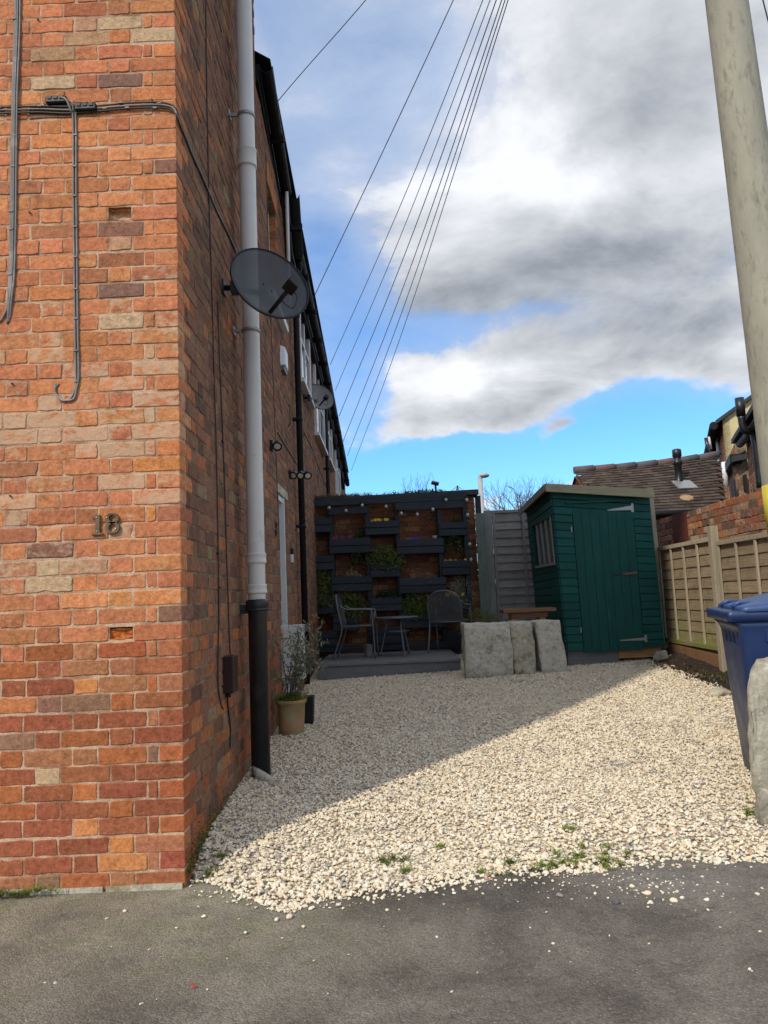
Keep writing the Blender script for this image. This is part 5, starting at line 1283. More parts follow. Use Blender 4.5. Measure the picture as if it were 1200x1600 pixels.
YF = 11.5
a, b = at(741.5, 803, YF), at(757, 806, YF); m = MB(); m.box((a.x, YF - .10, .35), (b.x, YF - .055, a.z)); tag(m.build('green_post', M_GREENP, bevel=.006), 'wide green tinged timber post just right of the yard wall', 'post')
t = thing('grey_fence', (at(790, 900, YF).x, YF, .4), 'weathered grey lap fence panel between green post and shed', 'fence')
a = at(765, 798, YF); zt = a.z; zb_ = .62; xa = at(768, 800, YF).x; xb = at(845, 800, YF).x
m = MB(); m.box((at(756, 800, YF).x, YF - .05, .35), (at(767, 800, YF).x, YF + .05, zt)); m.build('post', M_GREYP, t, .004)
m = MB(); m.box((xa, YF - .022, zt - .045), (xb, YF + .022, zt)); m.build('top_rail', M_GREYW, t, .003)
for x in (xa + .022, xa + .46, xa + .9): m = MB(); m.box((x - .02, YF - .03, zb_), (x + .02, YF - .004, zt - .047)); m.build('batten', M_GREYP, t, .002)
n = 15; h = (zt - .05 - zb_) / n
for k in range(n):
    z = zb_ + k * h; m = MB(); m.hexa([(xa, YF - .012, z + R.uniform(-.004, .004)), (xb, YF - .012, z + R.uniform(-.004, .004)), (xb, YF + .004, z), (xa, YF + .004, z), (xa, YF + .010, z + h * 1.14), (xb, YF + .010, z + h * 1.14), (xb, YF + .022, z + h * 1.14), (xa, YF + .022, z + h * 1.14)]); m.build('slat', M_GREYW, t)
zt2 = at(745, 778, YW + .3).z
m = MB(); m.box((at(743, 775, YW).x, YW + .02, zt2 - .36), (at(751, 775, YW).x, YW + .12, zt2)); tag(m.build('black_duct', M_BLKPL, bevel=.004), 'black plastic box end above the green post', 'duct')

# ================================================================== green shed
def sp(px, py, Y=9.3): p = at(px, py, Y); return Vector((p.x, Y, p.z))
bl, br_, tr, tl = sp(887, 1017), sp(1038, 1010), sp(1014, 777), sp(861.5, 766)
SY0, SY1 = 9.3, 10.95
sh = thing('garden_shed', (bl.x, SY0, bl.z), 'dark green painted timber shed with single door and side window', 'shed')
def bil(u, v, Y=SY0):                              # front face point: u across, v up
    p = bl.lerp(br_, u).lerp(tl.lerp(tr, u), v); return Vector((p.x, Y, p.z))
core = MB(); i_ = .02
core.hexa([bil(0, 0) + Vector((i_, .02, 0)), bil(1, 0) + Vector((-i_, .02, 0)), bil(1, 0, SY1), bil(0, 0, SY1) + Vector((i_, 0, 0)), bil(0, .995) + Vector((i_, .02, 0)), bil(1, .995) + Vector((-i_, .02, 0)), bil(1, .99, SY1), bil(0, .96, SY1) + Vector((i_, 0, 0))])
# side window is cut by leaving the core dark behind it
core.build('carcass', M_BLKPL, sh)
H_ = tl.z - bl.z; nb = 20
def uof(px, py):                                   # u on the front face at a pixel
    p = sp(px, py); v = (p.z - bl.z) / (tl.z - bl.z); a = bl.lerp(tl, v); b = br_.lerp(tr, v); return (p.x - a.x) / (b.x - a.x), v
ud0, vd0 = uof(912, 1016); ud1, vd1 = uof(893, 790); ue0, _ = uof(1005, 1008); ue1, _ = uof(988, 787); vtop = uof(940, 789)[1]
def ul(v): return ud0 + (ud1 - ud0) * v
def ur(v): return ue0 + (ue1 - ue0) * v
def clap(m, A, B, C_, D_, out, t0=.006, t1=.020):   # board quad A B (bottom) C D (top), thick at its foot
    t = .019; E1, E2 = A.lerp(D_, .86), B.lerp(C_, .86)
    m.hexa([A + out * t, B + out * t, B, A, E1 + out * t, E2 + out * t, E2, E1])
    m.hexa([E1 + out * (t - .0001), E2 + out * (t - .0001), E2, E1, D_ + out * .004, C_ + out * .004, C_, D_])
out = Vector((0, -1, 0))
for k in range(nb):
    v0, v1 = k / nb, (k + .998) / nb
    if v1 < vtop + .004:
        for (f0, f1, g0, g1) in ((0, ul(v0) - .004, 0, ul(v1) - .004), (ur(v0) + .004, 1, ur(v1) + .004, 1)):
            m = MB(); clap(m, bil(f0, v0), bil(f1, v0), bil(g1, v1), bil(g0, v1), out); m.build('board', M_SHED, sh, .002)
    else:
        m = MB(); clap(m, bil(0, v0), bil(1, v0), bil(1, v1), bil(0, v1), out); m.build('board', M_SHED, sh, .002)
# door: planks, hinges, bolt
dr = MB(); dr.hexa([bil(ul(0) + .0, -.012) + out * .012, bil(ur(0), -.012) + out * .012, bil(ur(0), -.012) + Vector((0, .01, 0)), bil(ul(0), -.012) + Vector((0, .01, 0)), bil(ul(1), vtop) + out * .012, bil(ur(1), vtop) + out * .012, bil(ur(1), vtop), bil(ul(1), vtop)])
dr = dr.build('door', M_BLKPL, sh)
npk = 7
for k in range(npk):
    f0, f1 = k / npk + .0009, (k + 1) / npk - .0009
    def dp(f, v): return bil(ul(v) + (ur(v) - ul(v)) * f, v)
    m = MB(); a, b, c, d = dp(f0, -.012), dp(f1, -.012), dp(f1, vtop - .004), dp(f0, vtop - .004); pr_ = .022
    m.hexa([a + out * pr_, b + out * pr_, b + out * .0125, a + out * .0125, d + out * pr_, c + out * pr_, c + out * .0125, d + out * .0125]); m.build('door_plank', M_SHEDV, dr, .002)
def dpx(px, py, o=.026): q = at(px, py, SY0 - o); return Vector((q.x, SY0 - o, q.z))
def thinplate(parent, name, pts, mat, o=.0245, th=.004):
    P = [dpx(x, y, o + th) for x, y in pts]; n = len(P); m = MB()
    m.add([tuple(p) for p in P] + [(p.x, p.y + th, p.z) for p in P], [tuple(range(n)), tuple(reversed(range(n, 2 * n)))] + [(i, i + n, (i + 1) % n + n, (i + 1) % n) for i in range(n)]); return m.build(name, mat, parent)
thinplate(dr, 'hinge', [(949, 796.5), (986, 790), (986, 786.5), (989.5, 786.5), (990.5, 800), (986.5, 800), (986, 797), (949, 797.8)], M_HINGE, .026)
thinplate(dr, 'hinge', [(969, 1000), (1007, 996), (1007, 992), (1010.5, 992), (1011.5, 1003), (1007.5, 1003), (1007, 1000.5), (969, 1001.4)], M_HINGE, .026)
thinplate(dr, 'bolt', [(974, 895), (996, 893), (996, 897), (974, 898.5)], M_BRASS, .026, .012); thinplate(dr, 'latch_plate', [(958, 897), (970, 896), (970, 898.5), (958, 899)], M_IRON, .026, .006)
thinplate(sh, 'catch', [(892, 823), (893.5, 823), (894.2, 831), (892.7, 831)], M_HINGE, .022, .008); thinplate(sh, 'catch', [(907, 980), (908.5, 980), (909, 988), (907.5, 988)], M_HINGE, .022, .008)
m = MB(); A, B = dpx(884, 786), dpx(990, 781.5); m.box((A.x, SY0 - .045, A.z - .01), (B.x, SY0 - .018, A.z + .016)); m.build('drip_bar', M_SHED, sh, .003)
# left side: clapboards around the window
so = Vector((-1, 0, 0))
def sil(v, Y): p = bl.lerp(tl, v); p = Vector((p.x, Y, p.z - (Y - SY0) * .04 * v)); return p
YWN = (9.42, 10.62); vw0 = (at(862, 880, 9.42).z - bl.z) / H_; vw1 = (at(855, 806, 9.42).z - bl.z) / H_
for k in range(nb):
    v0, v1 = k / nb, (k + .998) / nb
    segs = [(SY0 - .004, SY1)] if (v1 < vw0 + .01 or v0 > vw1 - .01) else [(SY0 - .004, YWN[0] - .005), (YWN[1] + .005, SY1)]
    for (ya, yb) in segs:
        m = MB(); clap(m, sil(v0, yb), sil(v0, ya), sil(v1, ya), sil(v1, yb), so); m.build('board', M_SHED, sh, .002)
wn = MB(); wn.hexa([sil(vw0, YWN[0]) + so * .004, sil(vw0, YWN[1]) + so * .004, sil(vw0, YWN[1]), sil(vw0, YWN[0]), sil(vw1, YWN[0]) + so * .004, sil(vw1, YWN[1]) + so * .004, sil(vw1, YWN[1]), sil(vw1, YWN[0])]); wn = wn.build('window', M_GLASS, sh)
m = MB()
M_SHW = pm('window_bar_paint', (0.26, 0.27, 0.25), .6, .1, 10)
for k in range(5):
    y = YWN[0] + (YWN[1] - YWN[0]) * k / 4; w2 = .022 if k in (0, 4) else .014
    p, q = sil(vw0, y), sil(vw1, y); b = MB(); b.hexa([p + Vector((-.03, -w2, 0)), p + Vector((-.005, -w2, 0)), p + Vector((-.005, w2, 0)), p + Vector((-.03, w2, 0)), q + Vector((-.03, -w2, 0)), q + Vector((-.005, -w2, 0)), q + Vector((-.005, w2, 0)), q + Vector((-.03, w2, 0))]); b.build('glazing_bar', M_SHW if k < 4 else M_SHED, wn)
for v_ in (vw0, vw1):
    a, b_ = sil(v_, YWN[0]), sil(v_, YWN[1]); b = MB(); b.box((a.x - .033, a.y - .02, a.z - .018), (a.x - .003, b_.y + .02, a.z + .016)); b.build('frame_rail', M_SHED if v_ == vw1 else M_SHW, wn)
# roof
def ro(x, Y, z): return Vector((x, Y, z))
zl, zr = at(853, 760, SY0 - .1).z, at(1019, 770, SY0 - .1).z; xl_, xr_ = at(853, 757, SY0 - .1).x, at(1020, 770, SY0 - .1).x
m = MB(); th_ = .03; zl += .02; zr += .02
m.hexa([ro(xl_, SY0 - .10, zl - th_), ro(xr_, SY0 - .10, zr - th_), ro(xr_, SY1 + .1, zr - th_ - .02), ro(xl_, SY1 + .1, zl - th_ - .10), ro(xl_, SY0 - .10, zl), ro(xr_, SY0 - .10, zr), ro(xr_, SY1 + .1, zr - .02), ro(xl_, SY1 + .1, zl - .10)]); m.build('roof', M_SLATE, sh)
m = MB(); m.hexa([ro(xl_ - .01, SY0 - .125, zl - .085), ro(xr_ + .01, SY0 - .125, zr - .085), ro(xr_ + .01, SY0 - .102, zr - .085), ro(xl_ - .01, SY0 - .102, zl - .085), ro(xl_ - .01, SY0 - .125, zl + .015), ro(xr_ + .01, SY0 - .125, zr + .015), ro(xr_ + .01, SY0 - .102, zr + .015), ro(xl_ - .01, SY0 - .102, zl + .015)]); m.build('front_fascia', M_TRIM, sh, .003)
m = MB(); m.hexa([ro(xl_ - .025, SY0 - .102, zl - .075), ro(xl_ - .002, SY0 - .102, zl - .075), ro(xl_ - .002, SY1 + .12, zl - .175), ro(xl_ - .025, SY1 + .12, zl - .175), ro(xl_ - .025, SY0 - .102, zl + .01), ro(xl_ - .002, SY0 - .102, zl + .01), ro(xl_ - .002, SY1 + .12, zl - .09), ro(xl_ - .025, SY1 + .12, zl - .09)]); m.build('side_fascia', M_GREYP, sh, .003)
zs = sp(900, 1035).z
m = MB(); m.box((bl.x + .01, SY0 + .06, zs - .06), (bl.x + .62, SY0 + .12, bl.z + .02)); m.build('bearer', M_DECK, sh, .004)
m = MB(); m.box((bl.x + .62, SY0 + .05, zs + .02), (br_.x - .02, SY0 + .12, br_.z + .0)); m.build('bearer', M_PALEW, sh, .004)

# ================================================================== right fence
t = thing('lap_fence', (3.4, 7, .4), 'tan timber lap fence running from shed to bin along the right of the gravel', 'fence')
def fx(Y): return 3.405 + (Y - 9.5) * .033
for (Y_, ptop, nm) in ((9.62, at(1020, 762, 9.62).z, 0), (7.78, at(1115, 822, 7.78).z, 1), (5.95, at(1115, 822, 7.78).z - .03, 2)):
    lean = .035 if nm == 0 else .0
    m = MB(); x = fx(Y_) - .03; m.hexa([(x - .04, Y_ - .04, .3), (x + .04, Y_ - .04, .3), (x + .04, Y_ + .04, .3), (x - .04, Y_ + .04, .3), (x - .04 - lean, Y_ - .04, ptop), (x + .04 - lean, Y_ - .04, ptop), (x + .04 - lean, Y_ + .04, ptop), (x - .04 - lean, Y_ + .04, ptop)]); m.build('post', M_FENCEP, t, .004)
def panel(Y0, Y1, zt, zb_, zslope):
    pn = None
    def z_(z, Y): return z + (Y1 - Y) * zslope
    m = MB(); xa, xb = fx(Y0), fx(Y1)
    def bar(name, ya, yb, za, zb2, x_off0, x_off1, mat, par=t, bev=.002):
        m = MB(); a0, a1 = fx(ya), fx(yb)
        m.hexa([(a0 + x_off0, ya, za + (Y1 - ya) * zslope), (a0 + x_off1, ya, za + (Y1 - ya) * zslope), (a1 + x_off1, yb, za + (Y1 - yb) * zslope), (a1 + x_off0, yb, za + (Y1 - yb) * zslope),
                (a0 + x_off0, ya, zb2 + (Y1 - ya) * zslope), (a0 + x_off1, ya, zb2 + (Y1 - ya) * zslope), (a1 + x_off1, yb, zb2 + (Y1 - yb) * zslope), (a1 + x_off0, yb, zb2 + (Y1 - yb) * zslope)])
        return m.build(name, mat, par, bev)
    bar('top_rail', Y0, Y1, zt - .045, zt, -.035, .02, M_FENCEP); bar('bottom_rail', Y0, Y1, zb_, zb_ + .05, -.03, .02, M_FENCE)
    n = 9; h = (zt - .05 - zb_ - .05) / n
    for k in range(n):
        z = zb_ + .05 + k * h; m = MB(); a0, a1 = fx(Y0), fx(Y1); e = z_(0, Y0); f = 0
        m.hexa([(a0 - .009, Y0, z + e), (a0 + .006, Y0, z + e), (a1 + .006, Y1, z), (a1 - .009, Y1, z), (a0 + .004, Y0, z + e + h * 1.13), (a0 + .012, Y0, z + e + h * 1.13), (a1 + .012, Y1, z + h * 1.13), (a1 + .004, Y1, z + h * 1.13)]); m.build('slat', M_FENCE, t)
    nb_ = 5
    for k in range(nb_):
        y = Y0 + .02 + (Y1 - Y0 - .04) * k / (nb_ - 1); bar('batten', y - .016, y + .016, zb_ + .03, zt - .046, -.030, -.010, M_FENCEP)
zA = at(1034, 855, 9.55).z; zB = at(1041, 1003, 9.5).z
panel(7.84, 9.56, zA, zB, 0.0); panel(6.01, 7.72, zA - .055, zB - .05, .0); panel(4.2, 5.89, zA - .10, zB - .10, .0)
m = MB(); m.hexa([(fx(4.2) - .02, 4.2, .10), (fx(4.2) + .03, 4.2, .10), (fx(9.5) + .03, 9.5, .34), (fx(9.5) - .02, 9.5, .34), (fx(4.2) - .02, 4.2, zB - .12), (fx(4.2) + .03, 4.2, zB - .12), (fx(9.5) + .03, 9.5, zB - .01), (fx(9.5) - .02, 9.5, zB - .01)]); m.build('gravel_board', M_RUST, t, .003)
# soil bank under the fence
m = MB(); nx, ny = 8, 60; P = []
for j in range(ny + 1):
    y = 4.0 + 5.9 * j / ny
    for i in range(nx + 1):
        f = i / nx; wv = .05 * sin(y * 5.3) + .03 * sin(y * 13); x = fx(y) - .40 + wv * (1 - f) + (.46 - wv * (1 - f)) * f
        P.append((x, y, zg(x, y) - .02 + .13 * ss(0, 1, f) + .02 * sin(y * 11 + i * 2) * sin(i * 1.7)))
m.add(P, [(j * (nx + 1) + i, j * (nx + 1) + i + 1, (j + 1) * (nx + 1) + i + 1, (j + 1) * (nx + 1) + i) for j in range(ny) for i in range(nx)], None, True)
tag(m.build('soil_bank', M_SOIL), kind='structure')
def rock(px, py, Y, r, mat, label, seed, sc=(1, 1, .7), group='rocks along the fence foot'):
    from mathutils import noise as mn
    p = at(px, py, Y); bm = bmesh.new(); bmesh.ops.create_icosphere(bm, subdivisions=3, radius=r)
    for v in bm.verts:
        q = v.co / r * 1.3 + Vector((seed * 5, 0, 0)); v.co *= 1 + .35 * mn.noise(q) + .14 * mn.noise(q * 3)
        v.co = Vector((v.co.x * sc[0], v.co.y * sc[1], v.co.z * sc[2]))
    zm = min(v.co.z for v in bm.verts); me = D.meshes.new('rock'); bm.to_mesh(me); bm.free(); me.materials.append(mat); me.polygons.foreach_set('use_smooth', [True] * len(me.polygons))
    o = D.objects.new('rock', me); COL.objects.link(o); o.location = (p.x, Y, zg(p.x, Y) - zm - .02); return tag(o, label, 'rock', group)
rock(1033, 1025, 9.15, .085, M_ROCK, 'pale lumpy rock at the right front foot of the shed', 1, (1.1, 1, .85)); rock(1052, 1026, 9.2, .07, M_ROCK, 'smaller brownish rock just right of the lumpy rock', 2)
rock(1122, 1062, 7.05, .075, M_BOULD, 'tan rock half buried in gravel left of the blue bin', 3, (1.3, 1, .6)); rock(1088, 1040, 8.0, .045, M_ROCK, 'small dark rock under the middle of the fence', 4)
c_ = at(1133, 1040, 7.2); t = thing('bank_weeds', (3.1, 7.4, .3), 'sparse weeds on the soil bank at the foot of the fence', 'weeds')
blades((3.22, 7.6, .36), (.12, 1.3, 0), 260, .05, M_LF_MOSS, 44, .004, 1.2).build('blades', M_LF_MOSS, t)
t = thing('dead_leaves', (3.0, 8.6, .3), 'scatter of dead brown leaves against the fence foot', 'leaves', kind='stuff')
foliage((3.08, 8.2, .40), (.14, 1.1, .02), 220, .035, M_LF_BRED, seed=9).build('leaves', M_LF_BRED, t)

# ================================================================== garden brick wall behind the fence
XW = 3.78
ya, yb = 5.0, 11.2
zt_ = atx(1195, 760, XW).z; ztf = atx(1070, 803, XW).z
print('garden wall', atx(1195, 760, XW)[:], atx(1070, 803, XW)[:])
gw = thing('garden_wall', (XW, 8, .3), 'old red brick garden wall behind the tan lap fence', 'wall')
zG = (zt_ + ztf) / 2
m = MB(); m.box((XW, ya, .1), (XW + .22, yb, zG - .01)); m.build('mortar_body', M_MORTS, gw)
FG = frame((XW, yb, 0), (0, -1, 0), (-1, 0, 0)); rest = MB(); MG = brick_mat('garden_brick', 1.0, .75); cs = []
ncr = int((zG - .3) / CP)
for r_ in range(ncr + 1):
    z0 = zG - (r_ + 1) * CP
    for (u0, u1) in flemish(r_ + 1000, yb - ya):
        cs.append([FG, (u0 + u1) / 2, z0 + CP / 2 + .004 * sin((u0) * 3 + r_), u1 - u0, BH, R.uniform(.001, .010), brick_cols(z0, 'garden')])
sing = set(sorted(range(len(cs)), key=lambda i: -px_area(cs[i]) * (1 if cs[i][2] > 1.62 else 0))[:150])
for i, (F_, uc, zc2, w, hh, pr_, col) in enumerate(cs):
    vs_, fs_ = brick_shape(w, hh, .03, pr_, .003); W = [F_(uc + u, zc2 + v, d) for u, v, d in vs_]
    if i in sing: b = MB(); b.add(W, fs_, col); b.build('brick', MG, gw, org=F_(uc, zc2, 0))
    else: rest.add(W, fs_, col)
tag(rest.build('brickwork', MG, gw), kind='stuff')
q = atx(1062, 845, XW - .02); q1 = atx(1050, 805, XW - .02).y; q0 = atx(1071, 805, XW - .02).y
m = MB(); m.box((XW - .03, q0, .8), (XW - .008, q1, atx(1060, 803, XW).z)); tag(m.build('timber_board', M_REDW), 'red brown upright board fixed against the garden wall', 'board')

# ================================================================== blue wheelie bin
BX, BY = 2.40, 4.62
bz = .085
bin_ = thing('wheelie_bin', (BX, BY, bz), 'blue plastic wheelie bin standing at the right edge behind the leaning stone', 'bin')
O = Vector((BX, BY, bz))
def rrect(cx, hx, hy, r, z, n=5, dz=None):
    P = []
    for (sx_, sy_, a0) in ((1, 1, 0), (-1, 1, 90), (-1, -1, 180), (1, -1, 270)):
        for k in range(n + 1):
            a = radians(a0 + 90 * k / n); x = cx + sx_ * (hx - r) + r * cos(a); y = sy_ * (hy - r) + r * sin(a); P.append(O + Vector((x, y, z + (dz(x, y) if dz else 0))))
    return P
def loft(m, rings, cap=True):
    n = len(rings[0]); vs = [p for r_ in rings for p in r_]
    fs = [(i * n + k, i * n + (k + 1) % n, (i + 1) * n + (k + 1) % n, (i + 1) * n + k) for i in range(len(rings) - 1) for k in range(n)]
    m.add(vs, fs, None, True)
    if cap: o = len(m.v) - len(vs); m.f += [tuple(o + k for k in reversed(range(n))), tuple(o + (len(rings) - 1) * n + k for k in range(n))]; m.sm += [False, False]
m = MB()
loft(m, [rrect(.005, .275, .215, .05, .0), rrect(.0, .305, .235, .06, .04), rrect(-.012, .335, .265, .055, .60), rrect(-.014, .348, .280, .05, .90), rrect(-.018, .358, .284, .05, .935), rrect(-.03, .378, .292, .04, .975)])
m.build('body', M_BIN, bin_)
m = MB(); loft(m, [rrect(-.035, .372, .292, .04, .97), rrect(-.035, .395, .305, .03, .973), rrect(-.035, .398, .308, .03, 1.025), rrect(-.035, .385, .30, .035, 1.032)]); m.build('rim', M_BIN, bin_)
lz = lambda x, y: 0.0
sl = lambda x, y: .05 * (x + .38)
m = MB(); loft(m, [rrect(.015, .375, .312, .04, 1.024, dz=None), rrect(.015, .378, .316, .045, 1.032), rrect(.015, .374, .312, .05, 1.052, dz=sl), rrect(.02, .350, .29, .06, 1.060, dz=sl), rrect(.03, .325, .27, .07, 1.064, dz=sl), rrect(.06, .25, .21, .08, 1.082, dz=sl), rrect(.075, .215, .18, .08, 1.098, dz=sl), rrect(.09, .11, .11, .08, 1.102, dz=sl)]); m.build('lid', M_BINL, bin_)
for y in (-.17, .13):
    m = MB(); m.tube([O + Vector((-.375, y, 1.05)), O + Vector((-.33, y, 1.075)), O + Vector((-.27, y, 1.065))], .012, 8); m.build('lid_grip', M_BINL, bin_)
m = MB(); m.tube([O + Vector((.36, -.24, 1.0)), O + Vector((.42, -.23, 1.03)), O + Vector((.42, .23, 1.03)), O + Vector((.36, .24, 1.0))], .017, 10); m.build('handle', M_BIN, bin_)
for k in range(4):
    y = -.20 + .10 * k; m = MB(); m.box(O + Vector((-.366, y - .010, .83)), O + Vector((-.340, y + .010, .905))); m.build('rib', M_BIN, bin_, .006)
for k in range(3):
    x = -.22 + .2 * k; m = MB(); m.box(O + Vector((x - .014, -.290, .85)), O + Vector((x + .014, -.26, .93))); m.build('rib', M_BIN, bin_, .006)
for s_ in (-1, 1):
    m = MB(); m.lathe(O + Vector((.27, s_ * .25 - .02, .10)), [(0, 0), (.09, 0), (.10, .01), (.10, .04), (.09, .05), (0, .05)], 24, axis=Vector((0, 1, 0))); m.build('wheel', M_BLKPL, bin_)
# big embossed panel on the front
bin_.rotation_euler = (radians(1.0), 0, radians(-12))

# ================================================================== leaning slab stone on a low rock
from mathutils import noise as mn
def boulder(name, pix, Y, depth, mat, label, seed, amp=.02):
    P = [at(x, y, Y) for x, y in pix]; bm = bmesh.new(); N = len(P); c = sum(P, Vector()) / N
    rings = [(0.86, -.0), (1.0, .05), (1.02, depth * .5), (.97, depth - .04), (.8, depth)]
    V = [[bm.verts.new(c + (p - c) * s_ + Vector((d * .52, d, 0))) for p in P] for s_, d in rings]
    for a, b in zip(V, V[1:]):
        for k in range(N): bm.faces.new((a[k], a[(k + 1) % N], b[(k + 1) % N], b[k]))
    bm.faces.new(list(reversed(V[0]))); bm.faces.new(V[-1])
    bmesh.ops.triangulate(bm, faces=[f for f in bm.faces if len(f.verts) > 4])
    bmesh.ops.subdivide_edges(bm, edges=bm.edges[:], cuts=3, use_grid_fill=True); bmesh.ops.recalc_face_normals(bm, faces=bm.faces[:])
    for v in bm.verts:
        p = v.co * 6 + Vector((seed, 0, 0)); q = v.co * 19
        v.co += Vector((mn.noise(p), mn.noise(p + Vector((7, 0, 0))), mn.noise(p + Vector((0, 7, 0))))) * amp + Vector((mn.noise(q), mn.noise(q + Vector((3, 0, 0))), mn.noise(q + Vector((0, 3, 0))))) * amp * .4
    zm = min(v.co.z for v in bm.verts); org = Vector((c.x, Y + depth / 2, zm))
    for v in bm.verts: v.co -= org
    me = D.meshes.new(name); bm.to_mesh(me); bm.free(); me.materials.append(mat); me.polygons.foreach_set('use_smooth', [True] * len(me.polygons))
    o = D.objects.new(name, me); COL.objects.link(o); o.location = org; return tag(o, label, 'stone')
boulder('standing_stone', [(1181, 1246), (1205, 1256), (1265, 1262), (1310, 1250), (1330, 1150), (1315, 1060), (1270, 1034), (1200, 1033), (1182, 1036), (1173, 1050), (1168, 1078), (1166, 1110), (1167, 1150), (1170, 1180), (1174, 1220)], 3.95, .26, M_BOULD, 'big pale weathered slab stone leaning before the blue bin', 2)
boulder('base_rock', [(1186, 1292), (1230, 1312), (1330, 1318), (1370, 1290), (1350, 1235), (1230, 1228), (1180, 1232), (1179, 1262)], 3.93, .5, M_ROCK, 'low brown rock under the leaning slab stone', 5)

# ================================================================== telegraph pole and wires
pz0, pz1, pz2 = at(1235.5, 760, 4.75), at(1135, 0, 4.75), at(1054, -703, 4.75)
ax = (pz1 - pz0) / (pz1.z - pz0.z)
def pole_c(z): return Vector((pz0.x + ax.x * (z - pz0.z), 4.75, z))
r0, r1 = 40.5 / FPX * 4.75, 29.5 / FPX * 4.75 * 1.11
def pole_r(z): return max(.085, r0 + (r1 - r0) * (z - pz0.z) / (pz1.z - pz0.z))
t = thing('telegraph_pole', pole_c(0), 'tall pale weathered telegraph pole with a yellow band at the right edge', 'pole')
top = 9.2; m = MB(); zs_ = [-.1, .5, 1, 1.5, 1.55, 1.98, 2.1, 3, 4, 5, 6, 7, 8, 9.2]
m.tube([pole_c(z) for z in zs_], [pole_r(z) for z in zs_], 36); m.build('shaft', M_POLE, t)
zy0, zy1 = at(1200, 800, 4.75).z - .12, at(1196, 757, 4.75).z
m = MB(); m.tube([pole_c(zy0), pole_c(zy1)], [pole_r(zy0) + .003, pole_r(zy1) + .003], 36); m.build('yellow_band', M_YELLOW, t)
m = MB(); c = pole_c(8.6); m.lathe(c, [(.13, -.1), (.16, -.05), (.16, .05), (.13, .1)], 20); m.build('head_ring', M_IRON, t)
pt = pole_c(8.6)
WIRES = [((715, 0), (490, 465)), ((743, 0), (516, 570)), ((757, 0), (524, 610)), ((774, 0), (530, 650)), ((783, 0), (536, 690)), ((790, 0), (543, 712)), ((805, 0), (549, 735))]
K_ = ['leftmost of the bundle, meeting the gutter beside the big dish', 'second wire of the bundle from the left', 'third wire of the bundle from the left', 'fourth wire of the bundle from the left', 'fifth wire of the bundle from the left', 'sixth wire of the bundle from the left', 'rightmost of the bundle, ending at the far roof end']
def gut_at(px, py):
    d = ray(px, py); t_ = -(0.974 - .21 - 0.0083 * 3.65) / (d.x + 0.0083 * d.y); return CAM + d * t_
for k, ((x0, y0), (x1, y1)) in enumerate(WIRES):
    E_ = gut_at(x1, y1); S = pt + Vector((-.14, -.06 + .02 * k, .03 * (k - 3)))
    mid = S.lerp(E_, .5); mid.z -= (.06, .22, .25, .28, .30, .32, .34)[k]
    m = MB(); m.tube(smooth_path([S, mid, E_], 14), [.0050 if k < 3 else .0062] * 29, 6)
    tag(m.build('phone_wire', M_WIRE), 'grey overhead phone wire, ' + K_[k], 'wire', 'overhead phone wires')
E_ = at(431, 162, 6.9); S = pt + Vector((-.14, -.1, .12)); mid = S.lerp(E_, .5); mid.z -= .42
m = MB(); m.tube(smooth_path([S, mid, E_], 16), .0042, 6); tag(m.build('phone_wire', M_WIRE), 'lone overhead wire reaching the nearer gutter at upper left', 'wire', 'overhead phone wires')
S = at(1192, 0, 6.0); E_ = at(1215, 90, 6.0); dd = (S - E_); m = MB(); m.tube([S - dd * (S.z / dd.z), S + dd * ((8.5 - S.z) / dd.z)], .006, 6); tag(m.build('stay_wire', M_CABLED), 'short dark wire in the top right corner right of the pole', 'wire')

# ================================================================== beyond the yard
# tiled outbuilding
YR = 15.0
ob = thing('outbuilding', (5, YR, 0), 'low outbuilding with old brown clay tile roof behind the shed and garden wall', 'building')
A, B = at(897, 737, YR + 2.2), at(1124, 713, YR + 2.2); C_, D_ = at(1132, 806, YR), at(890, 800, YR)
ez = at(1040, 800, YR).z; C_.z = ez + .0; D_.z = ez; D_.x = A.x - .0; C_.x = at(1136, 790, YR).x
m = MB(); m.add([D_, C_, B, A], [(0, 1, 2, 3)]); m.add([D_ + Vector((0, 4.4, 0)), C_ + Vector((0, 4.4, 0)), B, A], [(3, 2, 1, 0)]); [None for p in ()]; ro_ = m.build('roof', M_MORTD, ob); ro_.location.z -= .11
roof_o = [o for o in D.objects if o.parent == ob][-1]
M_TILE = pm('old_clay_tile', (0.070, 0.050, 0.040), .95, .3, 7, (0.19, 0.155, 0.12), 5, .60, .76, .008, 25, rnd=.4)
tile_me = []
for k in range(4):
    m = MB(); h_ = .012; m.hexa([(-.105, -.10, h_ + R.uniform(0, .008)), (.105, -.10, h_ + R.uniform(0, .008)), (.105, .12, -.004), (-.105, .12, -.004), (-.105, -.10 + R.uniform(-.008, .008), .034), (.105, -.10 + R.uniform(-.008, .008), .034), (.105, .12, .012), (-.105, .12, .012)])
    o = m.build('tile', M_TILE, roof_o, org=(0, 0, 0)); tile_me.append(o.data); D.objects.remove(o)
nr_, nc_ = 18, 0
sl_ = (A - D_); ru = (C_ - D_).normalized(); L_ = sl_.length
sag = lambda f, v: -.05 * sin(pi * f) * v
cnt = 0
